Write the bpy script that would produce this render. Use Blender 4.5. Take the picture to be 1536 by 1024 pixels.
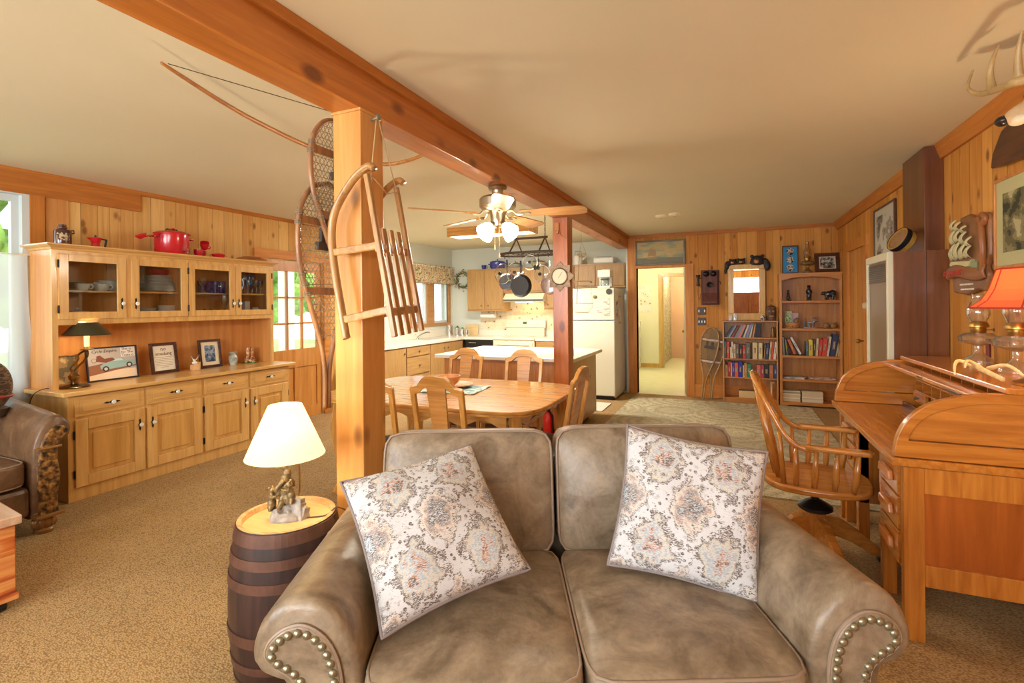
import bpy, bmesh, math, random
from mathutils import Vector, Matrix, Euler
random.seed(7)
for o in list(bpy.data.objects): bpy.data.objects.remove(o)
SC = bpy.context.scene
COL = SC.collection
PI = math.pi
# ---------------------------------------------------------------- camera, world, light, exposure
YAW = math.radians(23.75); EYE = 1.42; FPX = 743.0
cam = bpy.data.cameras.new('camera'); camo = bpy.data.objects.new('camera', cam); COL.objects.link(camo)
cam.sensor_width = 36; cam.lens = FPX/1536*36; cam.shift_y = -55/1536; cam.clip_start = 0.05
M = Matrix.Rotation(YAW, 4, 'Z') @ Matrix.Rotation(PI/2, 4, 'X') @ Matrix.Rotation(-0.010, 4, 'Z')
camo.rotation_euler = M.to_euler(); camo.location = (0, 0, EYE)
SC.camera = camo
SC.view_settings.view_transform = 'Standard'; SC.view_settings.look = 'None'
SC.view_settings.gamma = 1; SC.view_settings.use_curve_mapping = False
SC.view_settings.exposure = 0.40
W = bpy.data.worlds.new('sky'); SC.world = W; W.use_nodes = True
bg = W.node_tree.nodes['Background']; bg.inputs[0].default_value = (0.93, 0.97, 1.0, 1); bg.inputs[1].default_value = 3.2

def area(name, loc, direction, sx, sy, power, col, spread=None):
    l = bpy.data.lights.new(name, 'AREA'); l.shape = 'RECTANGLE'; l.size = sx; l.size_y = sy
    l.energy = power; l.color = col
    if spread: l.spread = spread
    o = bpy.data.objects.new(name, l); COL.objects.link(o); o.location = loc
    o.rotation_euler = Vector(direction).to_track_quat('-Z', 'Y').to_euler()
    return o
def bulb(name, loc, power, col, r=0.03, parent=None):
    l = bpy.data.lights.new(name, 'POINT'); l.energy = power; l.color = col; l.shadow_soft_size = r
    o = bpy.data.objects.new(name, l); COL.objects.link(o); o.location = loc
    if parent: o.parent = parent
    return o
WARM = (1.0, 0.80, 0.52); DAY = (0.93, 0.97, 1.0)
# daylight coming in through the window openings of the rear wall, the left wall and the kitchen
area('daylight_rear', (-0.2, -2.46, 1.60), (0, 1, 0.05), 2.6, 1.3, 122, (0.86, 0.95, 1.0))
area('daylight_rear_left', (-3.4, -2.46, 1.60), (0.1, 1, 0.05), 2.2, 1.3, 100, (0.86, 0.95, 1.0))
for nm, yy, zz, wy, wz in (('portal_left', 1.1, 1.55, 1.8, 1.7), ('portal_door', 4.6, 1.4, 0.8, 1.0), ('portal_kitchen', 7.65, 1.45, 1.2, 0.75)):
    area(nm, (-4.97, yy, zz), (1, 0, 0), wy, wz, 1, DAY).data.cycles.is_portal = True

# ---------------------------------------------------------------- materials
MATS = {}
def s2l(c):
    return tuple(((x/255)/12.92 if x/255 <= 0.04045 else ((x/255+0.055)/1.055)**2.4) for x in c)
def newmat(name):
    m = bpy.data.materials.new(name); m.use_nodes = True
    nt = m.node_tree; return m, nt, nt.nodes['Principled BSDF']
def plain(name, rgb, rough=0.5, metal=0.0, emit=None, coat=0, noise=0.0, bump=0.0, nscale=40, spec=None, alpha=None):
    """rgb given as 0-255 sRGB"""
    if name in MATS: return MATS[name]
    m, nt, b = newmat(name); c = s2l(rgb)
    b.inputs['Base Color'].default_value = (*c, 1); b.inputs['Roughness'].default_value = rough
    b.inputs['Metallic'].default_value = metal
    if coat: b.inputs['Coat Weight'].default_value = coat; b.inputs['Coat Roughness'].default_value = 0.1
    if spec is not None: b.inputs['Specular IOR Level'].default_value = spec
    if emit: b.inputs['Emission Color'].default_value = (*s2l(emit[0]), 1); b.inputs['Emission Strength'].default_value = emit[1]
    if alpha is not None: b.inputs['Alpha'].default_value = alpha
    if noise or bump:
        tc = nt.nodes.new('ShaderNodeTexCoord'); n = nt.nodes.new('ShaderNodeTexNoise'); n.inputs['Scale'].default_value = nscale; n.inputs['Detail'].default_value = 4
        nt.links.new(tc.outputs['Object'], n.inputs['Vector'])
        if noise:
            r = nt.nodes.new('ShaderNodeValToRGB'); r.color_ramp.elements[0].position = 0.3; r.color_ramp.elements[1].position = 0.7
            r.color_ramp.elements[0].color = (*[x*(1-noise) for x in c], 1); r.color_ramp.elements[1].color = (*[min(1, x*(1+noise)) for x in c], 1)
            nt.links.new(n.outputs['Fac'], r.inputs[0]); nt.links.new(r.outputs[0], b.inputs['Base Color'])
        if bump:
            bm = nt.nodes.new('ShaderNodeBump'); bm.inputs['Strength'].default_value = bump; bm.inputs['Distance'].default_value = 0.01
            nt.links.new(n.outputs['Fac'], bm.inputs['Height']); nt.links.new(bm.outputs[0], b.inputs['Normal'])
    MATS[name] = m; return m
def wood(name, light, dark, axis='z', rough=0.38, scale=1.0, knots=0.0, coat=0.25):
    """long-grained wood; axis = direction of the grain in the object's own coordinates"""
    key = name + '_' + axis
    if key in MATS: return MATS[key]
    m, nt, b = newmat(key); N = nt.nodes; L = nt.links
    tc = N.new('ShaderNodeTexCoord'); mp = N.new('ShaderNodeMapping')
    L.new(tc.outputs['Object'], mp.inputs['Vector'])
    s = [22*scale]*3; s['xyz'.index(axis)] = 1.6*scale; mp.inputs['Scale'].default_value = s
    n = N.new('ShaderNodeTexNoise'); n.inputs['Scale'].default_value = 1.5; n.inputs['Detail'].default_value = 5; n.inputs['Roughness'].default_value = 0.6; n.inputs['Distortion'].default_value = 0.6
    L.new(mp.outputs[0], n.inputs['Vector'])
    r = N.new('ShaderNodeValToRGB'); r.color_ramp.elements[0].position = 0.30; r.color_ramp.elements[1].position = 0.68
    r.color_ramp.elements[0].color = (*s2l(dark), 1); r.color_ramp.elements[1].color = (*s2l(light), 1)
    L.new(n.outputs['Fac'], r.inputs[0]); out = r.outputs[0]
    if knots:
        mp2 = N.new('ShaderNodeMapping'); L.new(tc.outputs['Object'], mp2.inputs['Vector'])
        s = [5.0]*3; s['xyz'.index(axis)] = 2.6; mp2.inputs['Scale'].default_value = s
        v = N.new('ShaderNodeTexVoronoi'); L.new(mp2.outputs[0], v.inputs['Vector']); v.inputs['Scale'].default_value = 1.0
        kr = N.new('ShaderNodeValToRGB'); kr.color_ramp.elements[0].position = 0.10; kr.color_ramp.elements[1].position = 0.20
        kr.color_ramp.elements[0].color = (1, 1, 1, 1); kr.color_ramp.elements[1].color = (0, 0, 0, 1)
        L.new(v.outputs['Distance'], kr.inputs[0])
        mx = N.new('ShaderNodeMix'); mx.data_type = 'RGBA'; mu = N.new('ShaderNodeMath'); mu.operation = 'MULTIPLY'; mu.inputs[1].default_value = knots
        L.new(kr.outputs[0], mu.inputs[0]); L.new(mu.outputs[0], mx.inputs['Factor']); L.new(out, mx.inputs['A']); mx.inputs['B'].default_value = (*s2l((96, 44, 14)), 1)
        out = mx.outputs['Result']
    L.new(out, b.inputs['Base Color']); b.inputs['Roughness'].default_value = rough
    b.inputs['Coat Weight'].default_value = coat; b.inputs['Coat Roughness'].default_value = 0.15
    MATS[key] = m; return m
def planks(name, light, dark, along, width=0.145, knot=0.85):
    """vertical knotty pine boards; along = wall axis ('x' or 'y') in world coordinates"""
    m, nt, b = newmat(name); N = nt.nodes; L = nt.links
    def math_(op, a=None, bb=None, v0=None, v1=None):
        q = N.new('ShaderNodeMath'); q.operation = op
        if a is not None: L.new(a, q.inputs[0])
        if bb is not None: L.new(bb, q.inputs[1])
        if v0 is not None: q.inputs[0].default_value = v0
        if v1 is not None: q.inputs[1].default_value = v1
        return q.outputs[0]
    tc = N.new('ShaderNodeTexCoord'); sp = N.new('ShaderNodeSeparateXYZ'); L.new(tc.outputs['Object'], sp.inputs[0])
    u = sp.outputs['X' if along == 'x' else 'Y']; z = sp.outputs['Z']
    su = math_('DIVIDE', u, v1=width)
    nz = N.new('ShaderNodeTexNoise'); nz.noise_dimensions = '1D'; L.new(math_('MULTIPLY', u, v1=2.3), nz.inputs['W']); nz.inputs['Scale'].default_value = 1; nz.inputs['Detail'].default_value = 0
    su = math_('ADD', su, math_('MULTIPLY', nz.outputs['Fac'], v1=1.6))
    idx = math_('FLOOR', su); fr = math_('FRACT', su)
    wn = N.new('ShaderNodeTexWhiteNoise'); wn.noise_dimensions = '1D'; L.new(idx, wn.inputs['W'])
    d = math_('ABSOLUTE', math_('SUBTRACT', fr, v1=0.5))
    gr = math_('GREATER_THAN', d, v1=0.482)
    # per board shifted coordinates
    cb = N.new('ShaderNodeCombineXYZ'); L.new(u, cb.inputs[0]); L.new(math_('ADD', z, math_('MULTIPLY', wn.outputs['Value'], v1=17.0)), cb.inputs[2]); L.new(wn.outputs['Value'], cb.inputs[1])
    mp = N.new('ShaderNodeMapping'); L.new(cb.outputs[0], mp.inputs['Vector']); mp.inputs['Scale'].default_value = (26, 9, 1.5)
    n = N.new('ShaderNodeTexNoise'); n.inputs['Scale'].default_value = 1.4; n.inputs['Detail'].default_value = 4; n.inputs['Distortion'].default_value = 0.8; L.new(mp.outputs[0], n.inputs['Vector'])
    r = N.new('ShaderNodeValToRGB'); r.color_ramp.elements[0].position = 0.28; r.color_ramp.elements[1].position = 0.66
    r.color_ramp.elements[0].color = (*s2l(dark), 1); r.color_ramp.elements[1].color = (*s2l(light), 1)
    tint = math_('ADD', math_('MULTIPLY', n.outputs['Fac'], v1=0.55), math_('MULTIPLY', wn.outputs['Value'], v1=0.40))
    L.new(tint, r.inputs[0])
    mp2 = N.new('ShaderNodeMapping'); L.new(cb.outputs[0], mp2.inputs['Vector']); mp2.inputs['Scale'].default_value = (7.5, 3.0, 4.2)
    v = N.new('ShaderNodeTexVoronoi'); L.new(mp2.outputs[0], v.inputs['Vector']); v.inputs['Scale'].default_value = 1.0
    kr = N.new('ShaderNodeValToRGB'); kr.color_ramp.elements[0].position = 0.09; kr.color_ramp.elements[1].position = 0.21
    kr.color_ramp.elements[0].color = (1, 1, 1, 1); kr.color_ramp.elements[1].color = (0, 0, 0, 1); L.new(v.outputs['Distance'], kr.inputs[0])
    mx = N.new('ShaderNodeMix'); mx.data_type = 'RGBA'; L.new(math_('MULTIPLY', kr.outputs[0], v1=knot), mx.inputs['Factor']); L.new(r.outputs[0], mx.inputs['A']); mx.inputs['B'].default_value = (*s2l((110, 52, 18)), 1)
    mg = N.new('ShaderNodeMix'); mg.data_type = 'RGBA'; L.new(math_('MULTIPLY', gr, v1=0.6), mg.inputs['Factor']); L.new(mx.outputs['Result'], mg.inputs['A']); mg.inputs['B'].default_value = (*s2l((104, 60, 22)), 1)
    L.new(mg.outputs['Result'], b.inputs['Base Color'])
    bp = N.new('ShaderNodeBump'); bp.inputs['Strength'].default_value = 0.6; bp.inputs['Distance'].default_value = 0.006; bp.invert = True
    L.new(gr, bp.inputs['Height']); L.new(bp.outputs[0], b.inputs['Normal'])
    b.inputs['Roughness'].default_value = 0.6; b.inputs['Specular IOR Level'].default_value = 0.3
    MATS[name] = m; return m
def glassy(name, tint=(255, 255, 255), gloss=0.12, rough=0.02, opacity=0.0):
    if name in MATS: return MATS[name]
    m = bpy.data.materials.new(name); m.use_nodes = True; nt = m.node_tree; N = nt.nodes; L = nt.links
    N.remove(N['Principled BSDF']); out = N['Material Output']
    t = N.new('ShaderNodeBsdfTransparent'); t.inputs[0].default_value = (*s2l(tint), 1)
    g = N.new('ShaderNodeBsdfGlossy'); g.inputs['Roughness'].default_value = rough
    f = N.new('ShaderNodeLayerWeight'); f.inputs[0].default_value = 0.22
    mu = N.new('ShaderNodeMath'); mu.operation = 'MULTIPLY_ADD'; mu.inputs[1].default_value = 0.7; mu.inputs[2].default_value = gloss*0.4; L.new(f.outputs['Fresnel'], mu.inputs[0])
    mx = N.new('ShaderNodeMixShader'); L.new(mu.outputs[0], mx.inputs[0]); L.new(t.outputs[0], mx.inputs[1]); L.new(g.outputs[0], mx.inputs[2])
    last = mx.outputs[0]
    if opacity:
        df = N.new('ShaderNodeBsdfDiffuse'); df.inputs[0].default_value = (*s2l(tint), 1)
        m2 = N.new('ShaderNodeMixShader'); m2.inputs[0].default_value = opacity; L.new(last, m2.inputs[1]); L.new(df.outputs[0], m2.inputs[2]); last = m2.outputs[0]
    L.new(last, out.inputs[0]); MATS[name] = m; return m
def cloth(name, rgb, trans=0.5, emit=0.0, alpha=1.0, rough=0.9):
    if name in MATS: return MATS[name]
    m = bpy.data.materials.new(name); m.use_nodes = True; nt = m.node_tree; N = nt.nodes; L = nt.links
    N.remove(N['Principled BSDF']); out = N['Material Output']; c = (*s2l(rgb), 1)
    d = N.new('ShaderNodeBsdfDiffuse'); d.inputs[0].default_value = c
    t = N.new('ShaderNodeBsdfTranslucent'); t.inputs[0].default_value = c
    mx = N.new('ShaderNodeMixShader'); mx.inputs[0].default_value = trans; L.new(d.outputs[0], mx.inputs[1]); L.new(t.outputs[0], mx.inputs[2]); last = mx.outputs[0]
    if emit:
        e = N.new('ShaderNodeEmission'); e.inputs[0].default_value = c; e.inputs[1].default_value = emit
        ad = N.new('ShaderNodeAddShader'); L.new(last, ad.inputs[0]); L.new(e.outputs[0], ad.inputs[1]); last = ad.outputs[0]
    if alpha < 1:
        tr = N.new('ShaderNodeBsdfTransparent'); m2 = N.new('ShaderNodeMixShader'); m2.inputs[0].default_value = alpha; L.new(tr.outputs[0], m2.inputs[1]); L.new(last, m2.inputs[2]); last = m2.outputs[0]
    L.new(last, out.inputs[0]); MATS[name] = m; return m
def pattern(name, cols, scale, kind='voronoi', rough=0.8, vec=(1, 1, 1), pos=None, constant=True, bump=0.0):
    """several colours laid out by a procedural texture (prints, rugs, pictures)"""
    if name in MATS: return MATS[name]
    m, nt, b = newmat(name); N = nt.nodes; L = nt.links
    tc = N.new('ShaderNodeTexCoord'); mp = N.new('ShaderNodeMapping'); mp.inputs['Scale'].default_value = vec; L.new(tc.outputs['Object'], mp.inputs['Vector'])
    if kind == 'voronoi':
        v = N.new('ShaderNodeTexVoronoi'); v.inputs['Scale'].default_value = scale; L.new(mp.outputs[0], v.inputs['Vector']); f = v.outputs['Distance']
    else:
        v = N.new('ShaderNodeTexNoise'); v.inputs['Scale'].default_value = scale; v.inputs['Detail'].default_value = 5; L.new(mp.outputs[0], v.inputs['Vector']); f = v.outputs['Fac']
    r = N.new('ShaderNodeValToRGB'); cr = r.color_ramp; cr.interpolation = 'CONSTANT' if constant else 'LINEAR'
    k = len(cols); pos = pos or [i/k for i in range(k)]
    while len(cr.elements) < k: cr.elements.new(0.5)
    for e, p, c in zip(cr.elements, pos, cols): e.position = p; e.color = (*s2l(c), 1)
    L.new(f, r.inputs[0]); L.new(r.outputs[0], b.inputs['Base Color']); b.inputs['Roughness'].default_value = rough
    if bump:
        bp = N.new('ShaderNodeBump'); bp.inputs['Strength'].default_value = bump; bp.inputs['Distance'].default_value = 0.005; L.new(f, bp.inputs['Height']); L.new(bp.outputs[0], b.inputs['Normal'])
    MATS[name] = m; return m

# ---------------------------------------------------------------- mesh helpers
class MB:
    def __init__(s): s.bm = bmesh.new(); s.T = Matrix.Identity(4)
    def _add(s, vs, fs):
        vv = [s.bm.verts.new(s.T @ Vector(v)) for v in vs]
        for f in fs:
            try: s.bm.faces.new([vv[i] for i in f])
            except ValueError: pass
        return s
    def box(s, x0, y0, z0, x1, y1, z1):
        vs = [(x, y, z) for x in (x0, x1) for y in (y0, y1) for z in (z0, z1)]
        return s._add(vs, [(0, 1, 3, 2), (4, 6, 7, 5), (0, 4, 5, 1), (2, 3, 7, 6), (0, 2, 6, 4), (1, 5, 7, 3)])
    def cbox(s, c, d):
        return s.box(c[0]-d[0]/2, c[1]-d[1]/2, c[2]-d[2]/2, c[0]+d[0]/2, c[1]+d[1]/2, c[2]+d[2]/2)
    def bar(s, p, q, w, h=None, up=(0, 0, 1), w2=None, h2=None):
        h = h or w; p, q = Vector(p), Vector(q); d = (q-p).normalized(); up = Vector(up)
        if abs(d.dot(up)) > 0.99: up = Vector((0, 1, 0)) if abs(d.y) < 0.9 else Vector((1, 0, 0))
        a = d.cross(up).normalized(); b = a.cross(d).normalized(); w2 = w2 or w; h2 = h2 or h; vs = []
        for c, ww, hh in ((p, w, h), (q, w2, h2)):
            for sa, sb in ((-1, -1), (1, -1), (1, 1), (-1, 1)): vs.append(c+a*sa*ww/2+b*sb*hh/2)
        return s._add(vs, [(0, 3, 2, 1), (4, 5, 6, 7), (0, 1, 5, 4), (1, 2, 6, 5), (2, 3, 7, 6), (3, 0, 4, 7)])
    def lathe(s, prof, n=24, c=(0, 0, 0), cap=True, sx=1, sy=1):
        vs = []; fs = []; k = len(prof)
        for i in range(n):
            a = 2*PI*i/n
            for r, z in prof: vs.append((c[0]+r*math.cos(a)*sx, c[1]+r*math.sin(a)*sy, c[2]+z))
        for i in range(n):
            j = (i+1) % n
            for t in range(k-1): fs.append((i*k+t, j*k+t, j*k+t+1, i*k+t+1))
        if cap:
            if prof[0][0] > 1e-4: fs.append(tuple(i*k for i in range(n))[::-1])
            if prof[-1][0] > 1e-4: fs.append(tuple(i*k+k-1 for i in range(n)))
        return s._add(vs, fs)
    def cyl(s, c, r, h, n=20, r2=None): return s.lathe([(r, 0), (r if r2 is None else r2, h)], n, c)
    def rod(s, p, q, r, r2=None, n=8): return s.tube([p, q], [r, r if r2 is None else r2], n)
    def tube(s, pts, r, n=8, closed=False, sx=1.0, up=(0, 0, 1)):
        """sweep; r number or list; sx flattens the section along the 'up' direction"""
        pts = [Vector(p) for p in pts]; k = len(pts); rs = r if isinstance(r, (list, tuple)) else [r]*k
        vs = []; fs = []; a = None
        for i, p in enumerate(pts):
            q0 = pts[(i-1) % k] if (closed or i > 0) else p; q1 = pts[(i+1) % k] if (closed or i < k-1) else p
            d = (q1-q0).normalized()
            if a is None:
                u = Vector(up)
                if abs(d.dot(u)) > 0.98: u = Vector((1, 0, 0)) if abs(d.x) < .9 else Vector((0, 1, 0))
                a = d.cross(u).normalized()
            else:
                a = (a-d*a.dot(d)).normalized()
            b = a.cross(d)
            for j in range(n):
                t = 2*PI*j/n; vs.append(p+a*math.cos(t)*rs[i]+b*math.sin(t)*rs[i]*sx)
        m = k if closed else k-1
        for i in range(m):
            for j in range(n):
                fs.append((i*n+j, i*n+(j+1) % n, ((i+1) % k)*n+(j+1) % n, ((i+1) % k)*n+j))
        if not closed:
            fs.append(tuple(range(n))[::-1]); fs.append(tuple((k-1)*n+j for j in range(n)))
        return s._add(vs, fs)
    def prism(s, poly, axis, a0, a1):
        """2D polygon extruded along axis; poly coords are the two other axes in cyclic xyz order without axis"""
        def P(p, a):
            return {'x': (a, p[0], p[1]), 'y': (p[0], a, p[1]), 'z': (p[0], p[1], a)}[axis]
        n = len(poly); vs = [P(p, a0) for p in poly]+[P(p, a1) for p in poly]
        fs = [tuple(range(n)), tuple(range(2*n-1, n-1, -1))]+[(i, (i+1) % n, n+(i+1) % n, n+i) for i in range(n)]
        return s._add(vs, fs)
    def ell(s, c, r, n=14, m=9):
        vs = [(c[0], c[1], c[2]-r[2])]; fs = []
        for i in range(1, m):
            ph = -PI/2+PI*i/m
            for j in range(n):
                t = 2*PI*j/n; vs.append((c[0]+r[0]*math.cos(ph)*math.cos(t), c[1]+r[1]*math.cos(ph)*math.sin(t), c[2]+r[2]*math.sin(ph)))
        vs.append((c[0], c[1], c[2]+r[2])); last = len(vs)-1
        for j in range(n):
            k = (j+1) % n; fs.append((0, 1+k, 1+j)); fs.append((last, 1+(m-2)*n+j, 1+(m-2)*n+k))
            for i in range(m-2): fs.append((1+i*n+j, 1+i*n+k, 1+(i+1)*n+k, 1+(i+1)*n+j))
        return s._add(vs, fs)
    def grid(s, fn, nu, nv, closed_u=False):
        vs = [fn(i/nu, j/nv) for i in range(nu+(0 if closed_u else 1)) for j in range(nv+1)]; fs = []
        for i in range(nu):
            i2 = (i+1) % nu if closed_u else i+1
            for j in range(nv): fs.append((i*(nv+1)+j, i2*(nv+1)+j, i2*(nv+1)+j+1, i*(nv+1)+j+1))
        return s._add(vs, fs)
    def text(s, txt, size, M4, extrude=0.0006, italic=0.0, align='LEFT'):
        cu = bpy.data.curves.new('t', 'FONT'); cu.body = txt; cu.size = size; cu.extrude = extrude; cu.align_x = align; cu.shear = italic
        cu.resolution_u = 2
        o = bpy.data.objects.new('t', cu); COL.objects.link(o); bpy.context.view_layer.update()
        me = bpy.data.meshes.new_from_object(o.evaluated_get(bpy.context.evaluated_depsgraph_get()))
        me.transform(s.T @ M4); s.bm.from_mesh(me)
        bpy.data.objects.remove(o); bpy.data.meshes.remove(me); bpy.data.curves.remove(cu)
        return s
    def build(s, name, mat, parent=None, loc=None, rot=None, smooth=False, bevel=0.0, seg=2, sub=0, solid=0.0, weld=False):
        if weld: bmesh.ops.remove_doubles(s.bm, verts=s.bm.verts, dist=1e-5)
        bmesh.ops.recalc_face_normals(s.bm, faces=s.bm.faces)
        me = bpy.data.meshes.new(name); s.bm.to_mesh(me); s.bm.free()
        if smooth:
            for p in me.polygons: p.use_smooth = True
            if smooth != 'all': me.set_sharp_from_angle(angle=math.radians(40))
        if mat: me.materials.append(mat)
        o = bpy.data.objects.new(name, me); COL.objects.link(o)
        if parent is not None: o.parent = parent
        if loc: o.location = loc
        if rot: o.rotation_euler = rot
        if solid: md = o.modifiers.new('s', 'SOLIDIFY'); md.thickness = solid; md.offset = 0
        if bevel: md = o.modifiers.new('b', 'BEVEL'); md.width = bevel; md.segments = seg; md.limit_method = 'ANGLE'; md.angle_limit = math.radians(40); md.harden_normals = False
        if sub: md = o.modifiers.new('u', 'SUBSURF'); md.levels = sub; md.render_levels = sub
        return o
def tag(o, label=None, cat=None, group=None, kind=None):
    if label: o['label'] = label
    if cat: o['category'] = cat
    if group: o['group'] = group
    if kind: o['kind'] = kind
    return o
def thing(name, label, cat, loc=(0, 0, 0), rz=0, group=None, rot=None):
    o = bpy.data.objects.new(name, None); COL.objects.link(o); o.empty_display_size = 0.1
    o.location = loc; o.rotation_euler = rot or (0, 0, rz); return tag(o, label, cat, group)
def struct(o, label=None): o['kind'] = 'structure'; 
def dup(root, loc=None, rz=None, label=None, rot=None, group=None):
    def cp(o, par):
        c = o.copy(); COL.objects.link(c)
        if par is not None: c.parent = par
        for ch in list(o.children): cp(ch, c)
        return c
    r = cp(root, None)
    if loc is not None: r.location = loc
    if rz is not None: r.rotation_euler = (0, 0, rz)
    if rot is not None: r.rotation_euler = rot
    if label: r['label'] = label
    if group: r['group'] = group
    return r
def S(name, mb, mat, label=None, **k):
    o = mb.build(name, mat, **k); o['kind'] = 'structure'
    if label: o['label'] = label
    return o
def arc(cx, cy, r, a0, a1, n, r2=None):
    return [(cx+r*math.cos(math.radians(a0+(a1-a0)*i/n)), cy+(r2 or r)*math.sin(math.radians(a0+(a1-a0)*i/n))) for i in range(n+1)]
def spline(pts, k=6, closed=False):
    P = [Vector(p) for p in pts]; n = len(P); out = []
    rng = range(n if closed else n-1)
    for i in rng:
        if closed: p0, p1, p2, p3 = P[i-1], P[i], P[(i+1) % n], P[(i+2) % n]
        else: p0, p1, p2, p3 = P[max(i-1, 0)], P[i], P[i+1], P[min(i+2, n-1)]
        for j in range(k):
            t = j/k; out.append(0.5*((2*p1)+(p2-p0)*t+(2*p0-5*p1+4*p2-p3)*t*t+(3*p1-p0-3*p2+p3)*t**3))
    if not closed: out.append(P[-1])
    return out

# colours of the common woods
PINE_L = ((222, 176, 108), (188, 132, 62))
OAK = ((206, 142, 72), (150, 88, 32))
def oak(ax): return wood('table_oak', (212, 152, 76), (168, 110, 44), ax, rough=0.25, coat=0.5)
def deskoak(ax): return wood('desk_oak', (204, 130, 50), (166, 92, 28), ax, rough=0.25, coat=0.5)
def maple(ax): return wood('hutch_maple', (226, 182, 112), (202, 150, 82), ax, rough=0.3, scale=0.6, coat=0.4)
def cedar(ax): return wood('beam_wood', (206, 128, 52), (168, 94, 30), ax, rough=0.4, scale=0.6, knots=0.8, coat=0.3)
def post_w(ax): return wood('post_wood', (224, 162, 90), (200, 134, 62), ax, rough=0.35, scale=0.5, knots=0.85, coat=0.3)
def shelfw(ax): return wood('shelf_wood', (206, 142, 72), (174, 110, 48), ax, rough=0.45, scale=0.8)
def kitw(ax): return wood('kitchen_wood', (186, 146, 90), (162, 120, 68), ax, rough=0.45, scale=1.2, coat=0.1)
def darkw(ax): return wood('dark_wood', (96, 52, 30), (58, 28, 16), ax, rough=0.35)
BLACK = plain('black_paint', (22, 22, 24), 0.45)
IRON = plain('dark_iron', (52, 44, 38), 0.45, 0.7)
BRASS = plain('brass', (178, 142, 78), 0.28, 1.0)
NICKEL = plain('brushed_nickel', (190, 180, 160), 0.3, 1.0)
CHROME = plain('chrome', (210, 210, 210), 0.12, 1.0)
WHITE = plain('white_enamel', (232, 228, 212), 0.3)
CREAM = plain('cream_enamel', (226, 216, 184), 0.3)
PORC = plain('porcelain', (228, 226, 214), 0.15, coat=0.5)
STONEW = plain('stoneware', (196, 206, 200), 0.3, coat=0.3)
PAPER = plain('paper', (226, 218, 196), 0.8)
LAM = plain('white_laminate', (228, 220, 202), 0.28)
# ================================================================ the room
H = 2.5; LW = -4.98; RW = 1.36; FW = 8.0; KW = 8.42; BW = -2.5
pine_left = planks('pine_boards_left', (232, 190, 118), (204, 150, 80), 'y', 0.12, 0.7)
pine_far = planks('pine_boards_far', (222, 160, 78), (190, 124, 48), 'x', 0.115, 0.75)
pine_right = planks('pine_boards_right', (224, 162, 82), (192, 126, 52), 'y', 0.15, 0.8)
trimw = lambda ax: wood('trim_wood', (198, 124, 46), (162, 92, 28), ax, scale=0.7, rough=.6, coat=0)
casing = lambda ax: wood('casing_wood', (216, 144, 60), (186, 112, 38), ax, scale=0.7, rough=.55, coat=0)
paint = plain('kitchen_paint', (216, 219, 205), 0.7)
def wall(name, axis, p0, p1, u0, u1, holes, mat, z1=H, label=None):
    """axis 'x': slab between x=p0..p1 running along y; axis 'y': the other way"""
    us = sorted({u0, u1, *[h[0] for h in holes], *[h[1] for h in holes]}); mb = MB()
    for a, b in zip(us, us[1:]):
        hs = sorted([h for h in holes if h[0] <= a and h[1] >= b], key=lambda h: h[2]); z = 0
        for h in hs+[(0, 0, z1, z1)]:
            if h[2] > z+1e-4:
                if axis == 'x': mb.box(p0, a, z, p1, b, h[2])
                else: mb.box(a, p0, z, b, p1, h[2])
            z = h[3]
    return S(name, mb, mat, label, weld=False)
carpet, nt, b = newmat('carpet'); MATS['carpet'] = carpet
N = nt.nodes; L = nt.links; tc = N.new('ShaderNodeTexCoord'); mp = N.new('ShaderNodeMapping'); mp.inputs['Rotation'].default_value = (0, 0, 0.7); L.new(tc.outputs['Object'], mp.inputs[0])
mp.inputs['Scale'].default_value = (105, 165, 1)
v = N.new('ShaderNodeTexVoronoi'); v.inputs['Scale'].default_value = 1.0; L.new(mp.outputs[0], v.inputs['Vector'])
n2 = N.new('ShaderNodeTexNoise'); n2.inputs['Scale'].default_value = 2.5; L.new(tc.outputs['Object'], n2.inputs['Vector'])
ma = N.new('ShaderNodeMath'); ma.operation = 'MULTIPLY_ADD'; L.new(n2.outputs['Fac'], ma.inputs[0]); ma.inputs[1].default_value = -0.35; L.new(v.outputs['Distance'], ma.inputs[2])
r = N.new('ShaderNodeValToRGB'); r.color_ramp.elements[0].position = 0.0; r.color_ramp.elements[1].position = 0.62; r.color_ramp.elements[0].color = (*s2l((190, 158, 112)), 1); r.color_ramp.elements[1].color = (*s2l((140, 110, 72)), 1)
L.new(ma.outputs[0], r.inputs[0]); L.new(r.outputs[0], b.inputs['Base Color']); b.inputs['Roughness'].default_value = 0.95; b.inputs['Specular IOR Level'].default_value = 0.1
bp = N.new('ShaderNodeBump'); bp.inputs['Strength'].default_value = 0.5; bp.inputs['Distance'].default_value = 0.004; bp.invert = True; L.new(v.outputs['Distance'], bp.inputs['Height']); L.new(bp.outputs[0], b.inputs['Normal'])
S('floor', MB().box(-5.1, BW-.1, -0.1, 1.5, KW+.05, 0), carpet, 'tan ribbed carpet floor')
ceilm = plain('ceiling_paint', (224, 215, 186), 0.8, noise=0.02, nscale=1.5)
S('ceiling', MB().box(-5.1, BW-.1, H, 1.5, KW+.05, H+.1), ceilm, 'smooth cream painted ceiling')
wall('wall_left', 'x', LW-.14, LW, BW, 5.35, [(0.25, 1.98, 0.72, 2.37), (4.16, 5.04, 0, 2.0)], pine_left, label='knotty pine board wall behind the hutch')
wall('wall_kitchen_left', 'x', LW-.14, LW, 5.35, KW, [(7.08, 8.24, 1.10, 1.86)], paint, label='pale painted kitchen wall with window')
wall('wall_kitchen_far', 'y', KW, KW+.1, LW, -1.5, [], paint, label='pale painted kitchen wall behind stove')
wall('wall_kitchen_return', 'x', -1.52, -1.49, FW+.0, KW, [], paint)
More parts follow.
